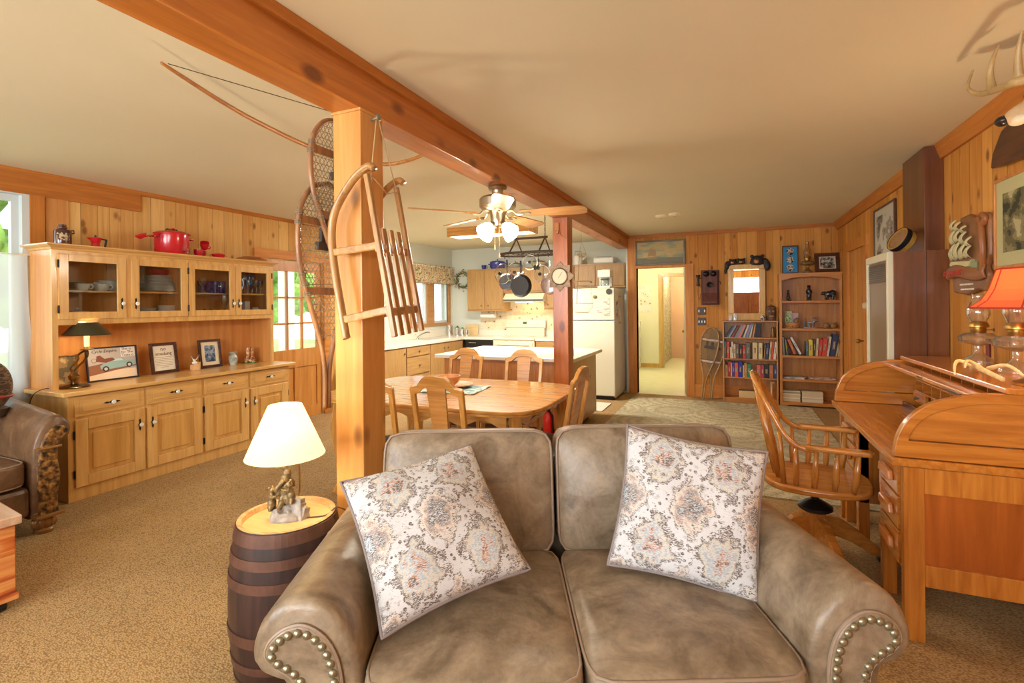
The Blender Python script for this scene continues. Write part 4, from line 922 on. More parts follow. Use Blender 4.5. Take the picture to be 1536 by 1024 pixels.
shade = cloth('shade_linen', (255, 238, 192), .6, emit=.6)
MB().lathe([(.148, .250), (.062, .450)], 48, (.0, 0, 0), cap=False).build('lamp_shade', shade, lamp, smooth=True, solid=.002)
MB().ell((0, 0, .36), (.025, .025, .038)).build('light_bulb', plain('lit_bulb', (255, 244, 214), .5, emit=((255, 226, 160), 22)), lamp, smooth=True)
bulb('bear_lamp_light', (0, 0, .40), 10, (1, .86, .62), .03, lamp)
tag(MB().tube(spline([(-1.56, 1.46, .584), (-1.49, 1.51, .585), (-1.455, 1.54, .612), (-1.42, 1.58, .56), (-1.43, 1.61, .40), (-1.44, 1.63, .12), (-1.46, 1.68, .01)], 6), .003, 6).build('lamp_cord', plain('brown_cord', (92, 50, 26), .5), smooth=True), 'brown cord trailing from the bear lamp over the barrel rim', 'cord')

# ================================================================ leather sofa by the left window, cedar chest
brown = leather('brown_leather', (128, 96, 68), (84, 60, 42), .34)
ac = thing('leather_sofa', 'brown leather sofa with carved arm panel beside the hutch', 'sofa', (-4.0, 1.60, 0), PI/2)
# local: x along the room's length, y towards the wall; front at y = 0
def arm2(side, xi):
    sec = spline([(a, 0, z) for a, z in [(0, .10), (0, .40), (.01, .56), (.05, .67), (.11, .735), (.165, .72), (.205, .67), (.20, .61), (.165, .575), (.14, .55), (.135, .4), (.135, .10)]], 4); n = len(sec)
    mb = MB(); vv = [0, .01, .03, .06, .12, .5, 1]
    def fn(p, v):
        q = v*.85; s_ = 1
        if q < .05: s_ = 1-.10*(1-math.sqrt(max(0, 1-((.05-q)/.05)**2)))
        return (xi+side*(.08+(p.x-.08)*s_), q, .5+(p.z-.5)*s_+.10*v*(1 if p.z > .5 else 0))
    rows = [[mb.bm.verts.new(fn(p, v)) for v in vv] for p in sec]
    for i in range(n-1):
        for j in range(len(vv)-1): mb.bm.faces.new([rows[i][j], rows[i+1][j], rows[i+1][j+1], rows[i][j+1]])
    for j in (0, -1): mb.bm.faces.new([r_[j] for r_ in rows])
    mb.build('arm', brown, ac, smooth='all')
    carve = pattern('carved_wood', [(40, 26, 16), (110, 74, 36), (168, 124, 66)], 34, 'noise', rough=.35, constant=False, pos=[.38, .5, .66], bump=1.0)
    ins = [(.03, .12), (.022, .42), (.03, .47), (.04, .56), (.07, .63), (.115, .675), (.155, .665), (.18, .635), (.165, .605), (.125, .57), (.115, .535), (.118, .47), (.135, .36), (.118, .22), (.122, .12)]
    P = MB(); P.prism([(xi+side*a, z) for a, z in ins], 'y', -.028, .01); P.build('carved_panel', carve, ac, bevel=.006)
    P = MB(); P.box(min(xi+side*.01, xi+side*.135), -.045, .535, max(xi+side*.01, xi+side*.135), .0, .550); P.build('carved_moulding', plain('carved_gold', (140, 98, 48), .35, .2), ac, bevel=.004); P = MB(); P.box(min(xi, xi+side*.145), -.05, .105, max(xi, xi+side*.145), .02, .125); P.build('carved_moulding', plain('carved_gold', (140, 98, 48), .35, .2), ac, bevel=.004)
    ft = MB()
    for k in range(12):
        a = k*PI/6; ft.ell((xi+side*.07+.045*math.cos(a), .03+.035*math.sin(a), .065), (.022, .02, .034), 8, 6)
    ft.lathe([(.045, .0), (.05, .02), (.04, .032), (.05, .10), (0, .105)], 20, (xi+side*.07, .03, 0)); ft.build('carved_foot', plain('carved_gold', 0), ac, smooth=True)
arm2(1, .02); arm2(-1, -1.9)
cushion('seat_cushion', ac, -.93, .01, -.005, .62, .32, .475, brown, puff=.03, n=10)
cushion('seat_cushion', ac, -1.89, -.95, -.005, .62, .32, .475, brown, puff=.03, n=10)
cushion('back_cushion', ac, -.93, .01, .58, .80, .45, .86, brown, puff=.05, n=8, puff_axis=1)
cushion('back_cushion', ac, -1.89, -.95, .58, .80, .45, .86, brown, puff=.05, n=8, puff_axis=1)
MB().box(-1.9, .015, .12, .02, .82, .31).build('base', brown, ac, bevel=.03)
MB().box(-1.9, .78, .12, .02, .86, .82).build('back_frame', brown, ac, bevel=.03)
t = thing('round_basket', 'round dark woven basket on the leather sofa arm at the left edge', 'basket', (-4.50, 1.60, .715))
MB().ell((0, 0, .20), (.12, .12, .17), 28, 16).build('basket_body', pattern('basket_weave', [(52, 34, 24), (110, 84, 52), (74, 48, 32)], 18, 'voronoi', vec=(1, 1, 3), pos=[0, .3, .6], bump=.4), t, smooth=True)
MB().lathe([(.118, .12), (.126, .13), (.118, .14)], 28, cap=False).build('red_band', plain('red_cord', (140, 40, 34), .6), t, smooth=True)
MB().lathe([(0, 0), (.09, 0), (.10, .05), (.05, .08), (0, .08)], 20).build('basket_foot', plain('basket_dark', (60, 40, 28), .6), t, smooth=True)
ch = thing('cedar_chest', 'low cedar chest with pale top at the left edge', 'chest', (-3.09, 1.215, 0), math.radians(-7))
m, nt, b = newmat('cedar_stripes'); MATS['cedar_stripes'] = m; N = nt.nodes; L = nt.links
tc = nd('ShaderNodeTexCoord'); sp = nd('ShaderNodeSeparateXYZ'); L.new(tc.outputs['Object'], sp.inputs[0])
mp = nd('ShaderNodeMapping'); mp.inputs['Scale'].default_value = (1.5, 1.5, 16); L.new(tc.outputs['Object'], mp.inputs[0]); ns = nd('ShaderNodeTexNoise'); ns.inputs['Scale'].default_value = 1; ns.inputs['Detail'].default_value = 4; ns.inputs['Distortion'].default_value = 1; L.new(mp.outputs[0], ns.inputs['Vector'])
r1 = nd('ShaderNodeValToRGB'); cr = r1.color_ramp; cr.elements.new(.5); cr.elements.new(.6)
for e, (p_, c_) in zip(cr.elements, [(.3, (150, 62, 34)), (.44, (200, 106, 48)), (.52, (226, 160, 92)), (.66, (206, 112, 58))]): e.position = p_; e.color = (*s2l(c_), 1)
L.new(ns.outputs['Fac'], r1.inputs[0]); L.new(r1.outputs[0], b.inputs['Base Color']); b.inputs['Roughness'].default_value = .3; b.inputs['Coat Weight'].default_value = .4
MB().box(-.75, -.52, .075, -.02, -.02, .405).build('chest_body', MATS['cedar_stripes'], ch, bevel=.004)
MB().box(-.76, -.53, .05, -.01, -.01, .085).build('plinth', MATS['cedar_stripes'], ch, bevel=.006)
MB().box(-.78, -.55, .405, .0, .0, .447).build('chest_lid', wood('chest_top', (222, 190, 160), (186, 140, 108), 'x', scale=.4, rough=.25, coat=.6), ch, bevel=.006)
for x, y in ((-.7, -.47), (-.06, -.47), (-.06, -.06), (-.7, -.06)):
    MB().rod((x, y-.012, .024), (x, y+.012, .024), .024, n=18).box(x-.012, y-.016, .024, x+.012, y+.016, .055).build('caster', BLACK, ch)

# ================================================================ things hung on the near post
sl = thing('sled', 'old wooden sled hung by a cord on the near post', 'sled', (-1.40, 1.66, 1.28))
sm = wood('sled_wood', (200, 152, 92), (146, 100, 54), 'z', rough=.35, coat=.4); smy = wood('sled_wood', 0, 0, 'y') if False else wood('sled_wood2', (200, 152, 92), (146, 100, 54), 'y', rough=.35, coat=.4)
def SL(x, z, y=0): return (x+1.40, y, z-1.28)
OFF = Vector((-.062, .285, .01))
run = [(-1.352, 1.992), (-1.372, 2.006), (-1.41, 1.995), (-1.46, 1.962), (-1.515, 1.905), (-1.555, 1.85), (-1.578, 1.795), (-1.585, 1.73), (-1.577, 1.63), (-1.558, 1.52), (-1.535, 1.41), (-1.512, 1.30), (-1.507, 1.283)]
for q in (Vector((0, 0, 0)), OFF):
    pts = [Vector(SL(*p))+q for p in run]; mb = MB(); mb.tube(spline(pts, 5), .0155, 10, sx=1.25, up=(0, 1, 0)); r_ = mb.build('runner', sm, sl, smooth='all')
    mb = MB(); mb.tube([p+Vector((-.016, 0, 0)) for p in spline(pts[3:], 4)], .004, 6); mb.build('iron_strip', plain('runner_iron', (142, 130, 118), .35, .8), r_, smooth=True)
    a, b_ = Vector(SL(-1.392, 1.975))+q, Vector(SL(-1.255, 1.293))+q; MB().bar(a, b_, .022, .022).build('side_rail', sm, sl, bevel=.004)
    for (x1, z1), (x2, z2) in (((-1.575, 1.655), (-1.338, 1.672)), ((-1.530, 1.362), (-1.285, 1.405))):
        MB().bar(Vector(SL(x1, z1))+q, Vector(SL(x2, z2))+q, .020, .032).build('strut', smy, sl, bevel=.005)
for (x, z) in ((-1.325, 1.672), (-1.272, 1.405)):
    a = Vector(SL(x-.012, z-.01)); MB().bar(a-OFF*.03, a+OFF*1.03, .02, .035).build('cross_bar', smy, sl, bevel=.004)
for k in (1, 2, 3):
    a = Vector(SL(-1.347, 1.752))+OFF*(k/4); b_ = Vector(SL(-1.255, 1.293))+OFF*(k/4); MB().bar(a, b_, .028, .010, up=(1, 0, 0)).build('slat', sm, sl, bevel=.003)
pk = Vector((-1.455, 1.806, 2.262))
cordm = plain('twine', (190, 160, 116), .9)
def W2(p): return tuple(Vector(p)-Vector((-1.40, 1.66, 1.28)))
MB().tube([W2(pk), W2((-1.385, 1.68, 1.97)), W2((-1.375, 1.70, 1.955)), W2((-1.41, 1.82, 1.925)), W2((-1.44, 1.93, 1.96)), W2(pk+Vector((.005, .01, 0)))], .003, 6).build('cord', cordm, sl, smooth=True)
for p in ((-1.385, 1.675, 1.955), (-1.445, 1.935, 1.965)): MB().ell(W2(p), (.010, .010, .014)).build('knot', cordm, sl, smooth=True)
tag(MB().rod((-1.482, 1.80, 2.262), (-1.44, 1.80, 2.268), .006).ell((-1.438, 1.80, 2.268), (.007, .016, .016)).build('peg', plain('pewter', (150, 146, 128), .35, .7), smooth=True), 'round metal peg near the top of the near post', 'peg')
def snowshoe(name, lab, loc, Hh, wmax, rot, framec=(170, 120, 78), seed=0, tail=.3, sp_=.026, group=None, cat='snowshoe'):
    """lies in the local YZ plane, toe up; z runs 0 (tail tip) .. Hh (toe)"""
    t = thing(name, lab, cat, loc, group=group, rot=rot); rnd = random.Random(seed)
    half = [(0.012, 0), (.014, tail*.55*Hh), (.05*wmax/.2, tail*Hh), (.62*wmax, .47*Hh), (.92*wmax, .62*Hh), (wmax, .76*Hh), (.90*wmax, .88*Hh), (.55*wmax, .965*Hh), (0, Hh)]
    hs = spline([(0, a, z) for a, z in half], 7)
    fm = wood('snowshoe_frame%d' % framec[0], framec, tuple(int(c*.68) for c in framec), 'z', rough=.5)
    loop = [Vector((0, -p.y, p.z)) for p in hs]+[Vector(p) for p in reversed(hs[:-1])]
    MB().tube(loop, .0115, 8).build('bent_frame', fm, t, smooth='all')
    def w_at(z):
        for a, b_ in zip(hs, hs[1:]):
            if a.z <= z <= b_.z: return a.y+(b_.y-a.y)*(z-a.z)/max(1e-6, b_.z-a.z)
        return 0
    z0 = tail*Hh
    for zf in (.52, .82): w = w_at(zf*Hh); MB().bar((0, -w, zf*Hh), (0, w, zf*Hh), .014, .035).build('cross_bar', fm, t, bevel=.003)
    mb = MB()
    for sgn in (1, -1):
        k = -40
        while k < 90:
            c0 = k*sp_*1.3; k += 1; seg = []
            for i in range(90):
                y = -wmax+2*wmax*i/89; z = c0+sgn*y*1.5
                if z0 < z < Hh*.985 and abs(y) < w_at(z)-.004: seg.append((.003*math.sin(i*.9+k), y+rnd.uniform(-.002, .002), z))
                else:
                    if len(seg) > 2: mb.tube(seg[::3]+[seg[-1]], .0016, 4)
                    seg = []
            if len(seg) > 2: mb.tube(seg[::3]+[seg[-1]], .0016, 4)
    zz = z0+.02
    while zz < Hh*.98:
        w = w_at(zz)-.003
        if w > .01: mb.tube([(0, -w, zz), (.003, 0, zz+.004), (0, w, zz)], .0016, 4)
        zz += .030
    w_ = mb.build('rawhide_webbing', plain('rawhide', (160, 138, 104), .7), t); w_['kind'] = 'stuff'
    mb = MB()
    for zf in (.50, .54, .58, .80, .84):
        w = w_at(zf*Hh)
        for s_ in (-1, 1):
            for q in range(3): mb.tube([(.0145*math.cos(a*PI/4), s_*(w)+.0145*math.sin(a*PI/4), zf*Hh+q*.007) for a in range(8)], .003, 5, closed=True)
    mb.build('lashing', plain('lashing', (136, 118, 92), .8), t)['kind'] = 'stuff'
    MB().box(-.012, -.07, .70*Hh, .014, .07, .735*Hh).box(-.008, -.05, .735*Hh, .012, -.02, .80*Hh).box(-.008, .02, .735*Hh, .012, .05, .80*Hh).build('binding', plain('binding_leather', (72, 58, 48), .6), t, bevel=.004)
    return t
snowshoe('snowshoe', 'upper weathered snowshoe hung on the left side of the near post', (-1.688, 1.835, 1.335), .965, .19, (0, 0, 0), seed=1)
snowshoe('snowshoe', 'lower snowshoe with long tail hung on the near post', (-1.735, 1.775, .945), 1.05, .175, (.0, .02, 0), seed=2)
t = thing('archery_bow', 'long wooden bow with string hung from the ceiling beside beam', 'bow', (0, 0, 0))
bp_ = spline([(-2.092, 1.264, 2.41), (-2.21, 1.62, 2.40), (-2.294, 1.93, 2.40), (-2.347, 2.31, 2.40), (-2.29, 2.62, 2.40), (-2.17, 2.79, 2.40), (-1.97, 2.80, 2.41), (-1.80, 2.755, 2.425), (-1.665, 2.715, 2.44)], 6)
nb = len(bp_)
MB().tube(bp_, [.006+.008*math.sin(PI*i/(nb-1))**.6 for i in range(nb)], 8).build('bow_stave', wood('bow_wood', (206, 142, 70), (160, 96, 40), 'y'), t, smooth='all')
MB().rod((-2.085, 1.285, 2.415), (-1.668, 2.705, 2.445), .002).build('bow_string', plain('bow_string', (96, 78, 52), .8), t)
# ================================================================ dining set
tb = thing('dining_table', 'oak dining table with rounded corners and scalloped apron', 'table', (-2.01, 3.39, 0))
def rrect(hx, hy, n=6, k=48):
    out = []
    for i in range(k):
        t = 2*PI*i/k; a, b_ = math.cos(t), math.sin(t); m = (abs(a)**n+abs(b_)**n)**(1/n); out.append((hx*a/m, hy*b_/m))
    return out
mb = MB(); o1, o2, o3 = rrect(.90, .62), rrect(.90, .62), rrect(.885, .605)
mb.prism(rrect(.90, .62, 6, 64), 'z', .728, .752); mb.build('table_top', oak('x'), tb, bevel=.007, seg=3, smooth=True)
MB().prism(rrect(.885, .605, 6, 64), 'z', .712, .728).build('top_moulding', oak('x'), tb, smooth=True)
def scallop(L_, n=2):
    pts = [(-L_, .712)]; k = 60
    for i in range(k+1):
        x = -L_+2*L_*i/k; u = abs(x)/L_
        z = .635-.025*math.cos(u*PI*2*n)-(.035 if .0 < abs((u*n) % 1-.5) < .13 else 0)*0
        pts.append((x, z))
    pts.append((L_, .712)); return pts
for s_ in (-1, 1):
    P = MB(); P.prism([(x, z) for x, z in scallop(.68, 2)], 'y', s_*.47-.011, s_*.47+.011); P.build('apron', oak('x'), tb)
    P = MB(); P.prism([(x, z) for x, z in scallop(.44, 1.5)], 'x', s_*.74-.011, s_*.74+.011); P.build('apron', oak('y'), tb)
for sx in (-1, 1):
    for sy in (-1, 1):
        pts = [(sx*.735, sy*.465, .712), (sx*.74, sy*.47, .62), (sx*.75, sy*.48, .50), (sx*.735, sy*.465, .30), (sx*.725, sy*.455, .12), (sx*.745, sy*.475, .03), (sx*.755, sy*.485, 0)]
        MB().tube(spline(pts, 4), [.048]*5+[.05]*5+[.042]*5+[.032]*5+[.03]*3+[.036]*2, 4).build('leg', oak('z'), tb, bevel=.006)
seatl = plain('seat_leather', (52, 34, 28), .4, noise=.2, nscale=8)
def dchair(lab, loc, rz):
    t = thing('dining_chair', lab, 'chair', loc, rz, 'oak dining chairs')
    MB().prism([(-.19, -.20), (.19, -.20), (.225, .22), (-.225, .22)], 'z', .405, .44).build('seat_frame', oak('x'), t, bevel=.005)
    cushion('seat_pad', t, -.195, .195, -.185, .205, .432, .472, seatl, puff=.012, n=8, edges=False)
    T = Matrix.Translation((0, -.195, .42)) @ Matrix.Rotation(math.radians(11), 4, 'X')
    hump = [(-.185, .46), (-.185, .505), (-.165, .512), (-.135, .518), (-.105, .555), (-.07, .582), (0, .59), (.07, .582), (.105, .555), (.135, .518), (.165, .512), (.185, .505), (.185, .46), (.16, .462), (.12, .474), (.085, .505), (.05, .518), (-.05, .518), (-.085, .505), (-.12, .474), (-.16, .462)]
    P = MB(); P.T = T; P.prism(hump, 'y', -.014, .014); P.build('crest_rail', oak('x'), t, bevel=.004)
    P = MB(); P.T = T; P.prism([(-.048, .02), (.048, .02), (.054, .2), (.068, .525), (-.068, .525), (-.054, .2)], 'y', -.007, .007); P.build('splat', wood('splat_oak', (206, 146, 78), (168, 108, 50), 'x', scale=1.6, rough=.3), t, bevel=.002)
    for s_ in (-1, 1):
        P = MB(); P.bar(T @ Vector((s_*.165, 0, 0)), T @ Vector((s_*.172, 0, .50)), .034, .026, up=(0, 1, 0)); P.bar((s_*.165, -.195, .43), (s_*.17, -.25, 0), .036, .034, up=(0, 1, 0)); P.build('back_post', oak('z'), t, bevel=.005)
        MB().tube([(s_*.20, .20, .405), (s_*.205, .205, .30), (s_*.195, .195, .1), (s_*.205, .21, 0)], [.026, .024, .017, .02], 4).build('front_leg', oak('z'), t, bevel=.004)
    MB().bar((-.17, -.225, .20), (.17, -.225, .20), .02).bar((-.17, -.22, .16), (-.2, .2, .16), .018).bar((.17, -.22, .16), (.2, .2, .16), .018).build('stretcher', oak('x'), t)
    return t
c0 = dchair('oak dining chair with its back to the sofa, nearest the red bowl side', (-1.64, 2.86, 0), 0)
c0['label'] = 'oak dining chair with its back to the sofa, left of the sofa middle'
dup(c0, (-2.13, 2.80, 0), .06, 'oak dining chair half hidden behind the near pine post')
dup(c0, (-2.40, 4.02, 0), PI-.02, 'oak dining chair on the far side of the table, left of the two')
dup(c0, (-1.77, 4.02, 0), PI+.02, 'oak dining chair on the far side of the table, beside the reddish post')
dup(c0, (-1.22, 3.28, 0), PI/2-.04, 'oak dining chair at the right end of the table, seen from its side')
tcl = thing('table_cloth', 'folded blue green and white fringed cloth on dining table', 'cloth', (-2.0, 3.42, .754), .12)
m = pattern('striped_cloth', [(226, 226, 214), (96, 138, 168), (120, 166, 140), (222, 222, 206), (70, 120, 130), (190, 206, 200)], 5.5, 'noise', vec=(1, 4, 1), pos=[0, .40, .47, .52, .60, .66])
MB().grid(lambda u, v: ((u-.5)*.46, (v-.5)*.40, .004+.004*math.sin(u*14)*math.sin(v*9)), 24, 20).build('cloth_panel', m, tcl, smooth=True, solid=.004)
wb_ = wood('turned_wood', (214, 148, 84), (176, 108, 52), 'x', rough=.3)
tag(MB().lathe([(0, 0), (.06, 0), (.07, .008), (.145, .024), (.148, .03), (.14, .03), (.06, .014), (0, .012)], 36, cap=False).build('wooden_platter', wb_, loc=(-2.03, 3.46, .762), smooth=True), 'round wooden platter on the blue cloth under the bowl', 'platter')
tag(MB().lathe([(0, 0), (.05, 0), (.055, .006), (.09, .03), (.105, .07), (.108, .082), (.098, .082), (.085, .03), (0, .012)], 36, cap=False).build('wooden_bowl', wb_, loc=(-2.07, 3.41, .777), smooth=True), 'turned wooden bowl standing on the platter on dining table', 'bowl')
# ================================================================ island
isl = thing('kitchen_island', 'kitchen island with wood sides and pale laminate top', 'island', (-2.33, 5.6, 0))
ow = wood('island_oak', (190, 126, 66), (158, 94, 42), 'z', scale=1.3, rough=.4)
MB().box(-.77, -.56, .085, .77, .52, .805).build('island_body', ow, isl, bevel=.003)
MB().box(-.74, -.50, 0, .70, .45, .085).build('toe_kick', darkw('x'), isl)
MB().box(.771, -.56, .085, .782, .52, .805).build('end_panel', wood('end_panel', (196, 146, 86), (172, 120, 62), 'z', rough=.4), isl, bevel=.002)
MB().box(-.87, -.62, .805, .83, .66, .845).build('island_top', LAM, isl, bevel=.006)
t = thing('glass_bottle', 'small glass bottle on the island beside reddish post', 'bottle', (-1.62, 5.30, .845))
MB().lathe([(0, 0), (.028, 0), (.03, .01), (.03, .08), (.012, .11), (.012, .13)], 16, cap=False).build('bottle_body', clear, t, smooth=True); MB().cyl((0, 0, .128), .014, .018).build('cap', CHROME, t)
# ================================================================ kitchen cabinets
def knob(parent, p, nrm, r=.014):
    mb = MB(); mb.T = Matrix.Translation(p) @ Vector((0, 0, 1)).rotation_difference(Vector(nrm)).to_matrix().to_4x4()
    mb.lathe([(.006, 0), (.005, .01), (r, .014), (r, .022), (r*.5, .026), (0, .026)], 12); mb.build('knob', plain('pewter_knob', (128, 118, 98), .4, .7), parent, smooth=True)
def base_unit(lab, y0, y1, layout):
    t = thing('base_cabinet', lab, 'cabinet', (-4.97, y0, 0), group='base cabinets under the kitchen window'); w = y1-y0
    MB().box(.01, 0, .09, .57, w, .808).box(.01, 0, 0, .50, w, .09).build('cabinet_body', kitw('z'), t)
    for z0, z1, kind, ky in layout:
        d = MB().box(.57, .012, z0, .59, w-.012, z1).build(kind, kitw('z' if kind == 'door' else 'y'), t, bevel=.003)
        knob(d, (.59, ky*w, (z0+z1)/2 if kind == 'drawer' else z1-.08), (1, 0, 0))
    return t
base_unit('wood base cabinet with one door nearest the near post', 5.45, 6.07, [(.11, .795, 'door', .9)])
base_unit('wood base cabinet with two wide drawers under the faucet side', 6.07, 6.71, [(.655, .795, 'drawer', .5), (.38, .64, 'drawer', .5), (.11, .365, 'drawer', .5)])
base_unit('wood base cabinet with one door under the kitchen window', 6.71, 7.16, [(.11, .795, 'door', .88)])
base_unit('wood base cabinet with one door in the kitchen corner', 7.16, 7.76, [(.11, .795, 'door', .12)])
t = thing('base_cabinet', 'short wood base cabinet between the stove and the fridge', 'cabinet', (-3.0, 7.80, 0))
MB().box(0, .0, .0, .66, .60, .808).build('cabinet_body', kitw('z'), t); d = MB().box(.01, -.02, .66, .65, 0, .795).build('drawer', kitw('x'), t, bevel=.003); knob(d, (.33, -.02, .73), (0, -1, 0))
ct = thing('kitchen_counter', 'white laminate L shaped counter under the window', 'counter', (0, 0, 0))
MB().box(-4.975, 5.40, .81, -4.36, 8.415, .85).box(-4.36, 7.765, .81, -3.795, 8.415, .85).build('counter_top', LAM, ct, bevel=.004)
MB().box(-4.975, 5.40, .85, -4.955, 8.415, .98).box(-4.955, 8.395, .85, -3.795, 8.415, .95).build('splash_board', LAM, ct)
MB().box(-4.88, 6.75, .848, -4.45, 7.45, .856).build('sink_rim', plain('sink_white', (236, 234, 224), .2), ct, bevel=.003)
MB().box(-4.84, 6.79, .8565, -4.50, 7.41, .8575).build('sink_basin_shade', plain('sink_shadow', (188, 184, 170), .3), ct)  # flat darker plate on the rim, the basin's shade painted into its colour
tag(MB().box(-3.005, 7.765, .81, -2.33, 8.415, .85).build('counter_slab', LAM, bevel=.004), 'short white counter between the stove and the fridge', 'counter')
t = thing('faucet', 'chrome kitchen faucet by the window', 'faucet', (-4.86, 7.05, .856))
MB().lathe([(.028, 0), (.024, .012), (.012, .02), (.012, .05)], 14).tube(spline([(0, 0, .03), (.02, .06, .07), (.05, .18, .10), (.08, .24, .10), (.09, .25, .08)], 5), .010, 8).build('spout', CHROME, t, smooth=True)
MB().rod((0, -.01, .05), (-.02, -.05, .09), .007).build('faucet_handle', CHROME, t, smooth=True)
tag(MB().box(-.1, -.08, 0, .1, .08, .10).lathe([(.03, .10), (.03, .115), (0, .118)], 14).build('black_radio', BLACK, loc=(-4.7, 5.62, .85), bevel=.01), 'black box shaped appliance on the counter behind the sled', 'appliance')
for i, (x, h, r, lid) in enumerate(((-4.865, .195, .055, (206, 140, 100)), (-4.70, .15, .045, (70, 84, 72)), (-4.59, .135, .04, (96, 140, 60)), (-4.49, .115, .036, (196, 168, 96)))):
    t = thing('canister', 'chrome canister with %s top, %s of four by the kitchen corner' % (('copper', 'dark', 'green', 'yellow')[i], ('tallest', 'second tallest', 'third', 'smallest')[i]), 'canister', (x, 8.12, .85), group='kitchen canisters')
    MB().lathe([(0, 0), (r, 0), (r, h), (0, h)], 20).build('canister_body', CHROME, t, smooth=True)
    MB().lathe([(r*.9, h), (r*.7, h+.012), (r*.3, h+.02), (r*.35, h+.03), (0, h+.035)], 16).build('lid', plain('lid%d' % i, lid, .4), t, smooth=True)
tag(MB().box(-.13, 0, 0, .13, .018, .21).build('cutting_board', wood('board', (226, 196, 142), (204, 168, 110), 'x'), loc=(-4.50, 8.30, .851), rot=(-.22, 0, 0), bevel=.006), 'pale wooden cutting board leaning behind the canisters', 'board')
# dishwasher, stove, hood
t = thing('dishwasher', 'black dishwasher between the corner and the stove', 'dishwasher', (-4.36, 7.8, 0))
MB().box(.02, 0, .09, .56, .58, .808).build('dishwasher_body', BLACK, t); MB().box(.02, -.02, .68, .56, 0, .805).build('control_panel', plain('gloss_black', (30, 32, 32), .2), t, bevel=.004)
MB().box(.02, -.015, .10, .56, 0, .67).build('door_panel', plain('gloss_black', 0), t, bevel=.004)
for k in range(5): MB().box(.09+.03*k, -.022, .75, .105+.03*k, -.02, .757).build('button', WHITE, t)
st = thing('stove', 'cream electric stove with raised control back', 'stove', (-3.79, 7.78, 0))
MB().box(0, 0, .04, .77, .60, .82).build('stove_body', CREAM, st, bevel=.004)
MB().box(-.002, -.02, .82, .772, .60, .855).build('cooktop', plain('cooktop_cream', (226, 220, 196), .12), st, bevel=.006)
MB().box(.02, .53, .855, .75, .60, 1.0).prism([(.54, 1.0), (.60, 1.0), (.60, 1.15), (.575, 1.15)], 'x', .0, .77).build('back_guard', CREAM, st, bevel=.006)
MB().box(.01, .528, .998, .76, .545, 1.006).build('guard_strip', plain('grey_strip', (120, 118, 108), .4), st)
for x in (.07, .14, .60, .68): 
    mb = MB(); mb.T = Matrix.Translation((x, .565, 1.075)) @ Matrix.Rotation(PI/2, 4, 'X'); mb.lathe([(.022, 0), (.02, .014), (.008, .016), (0, .016)], 14); mb.build('burner_knob', plain('knob_grey', (206, 202, 188), .4), st, smooth=True)
MB().box(.34, .545, 1.07, .41, .565, 1.11).build('display', plain('green_display', (60, 70, 40), .3, emit=((90, 140, 60), .3)), st)
MB().box(.03, -.022, .18, .74, -.0, .78).build('oven_door', CREAM, st, bevel=.008)
MB().rod((.08, -.055, .74), (.69, -.055, .74), .012).box(.09, -.055, .73, .11, -.02, .75).box(.66, -.055, .73, .68, -.02, .75).build('oven_handle', CREAM, st, smooth=True)
MB().box(.14, -.024, .34, .63, -.021, .62).build('oven_window', plain('gloss_black', 0), st)
for x, y, r in ((.2, .15, .09), (.57, .15, .075), (.2, .38, .075), (.57, .38, .09)): MB().lathe([(r, 0), (r, .001), (0, .0011)], 28, (x, y, .855)).build('burner_ring', plain('burner', (150, 148, 140), .2), st)
hd = thing('range_hood', 'cream range hood with lit lamp above the stove', 'hood', (-3.66, 7.93, 1.47))
MB().prism([(0, .0), (0, .06), (.10, .15), (.485, .15), (.485, .0)], 'x', 0, .745).build('hood_body', CREAM, hd, bevel=.004)
MB().box(.0, -.004, .01, .745, .0, .045).build('hood_strip', plain('hood_dark', (110, 108, 96), .3, .5), hd)
MB().box(.22, .04, -.012, .5, .16, .001).build('hood_lens', plain('lit_lens', (255, 232, 180), .5, emit=((255, 220, 150), 7)), hd)
bulb('hood_lamp_light', (.36, .18, -.05), 2.2, WARM, .05, hd)
S('wall_backsplash', MB().box(-4.36, KW-.004, .95, -2.30, KW, 1.66), pattern('sprig_tiles', [(96, 92, 70), (196, 150, 110), (222, 204, 168), (228, 212, 180)], 11, 'voronoi', pos=[0, .13, .19, .5], rough=.4), 'cream backsplash with small sprigs behind stove')
tag(MB().rod((-.14, 0, 0), (.14, 0, 0), .045, n=20).box(-.16, -.01, -.03, -.145, .01, .08).box(.145, -.01, -.03, .16, .01, .08).build('paper_towel_roll', plain('towel_white', (236, 232, 220), .8), loc=(-4.13, 8.28, 1.225), smooth=True), 'white paper towel roll under the left upper cabinets', 'roll')
def upper(lab, x0, x1, z0, z1, doors, ky=.08):
    t = thing('wall_cabinet', lab, 'cabinet', (x0, 8.11, z0), group='upper kitchen cabinets'); w, h = x1-x0, z1-z0
    MB().box(0, 0, 0, w, KW-8.11-.003, h).build('cabinet_body', kitw('x'), t, bevel=.002)
    for a, b_, kx in doors:
        d = MB().box(a-x0+.008, -.02, .03, b_-x0-.008, 0, h-.03).build('door', kitw('z'), t, bevel=.003); knob(d, (kx-x0, -.02, .10), (0, -1, 0), .016)
    return t
upper('wood upper cabinet with two doors left of the hood', -4.47, -3.735, 1.31, 2.08, [(-4.47, -4.11, -4.17), (-4.09, -3.735, -4.03)])
upper('short wood cabinet directly above the range hood', -3.73, -2.965, 1.63, 2.08, [(-3.73, -3.36, -3.42), (-3.34, -2.965, -3.28)])
upper('wood upper cabinet right of the hood, partly behind post', -2.96, -2.41, 1.33, 2.08, [(-2.96, -2.41, -2.88)])
upper('wood cabinet above the refrigerator', -2.405, -1.55, 1.69, 2.09, [(-2.405, -2.04, -2.12), (-2.02, -1.56, -1.95)])
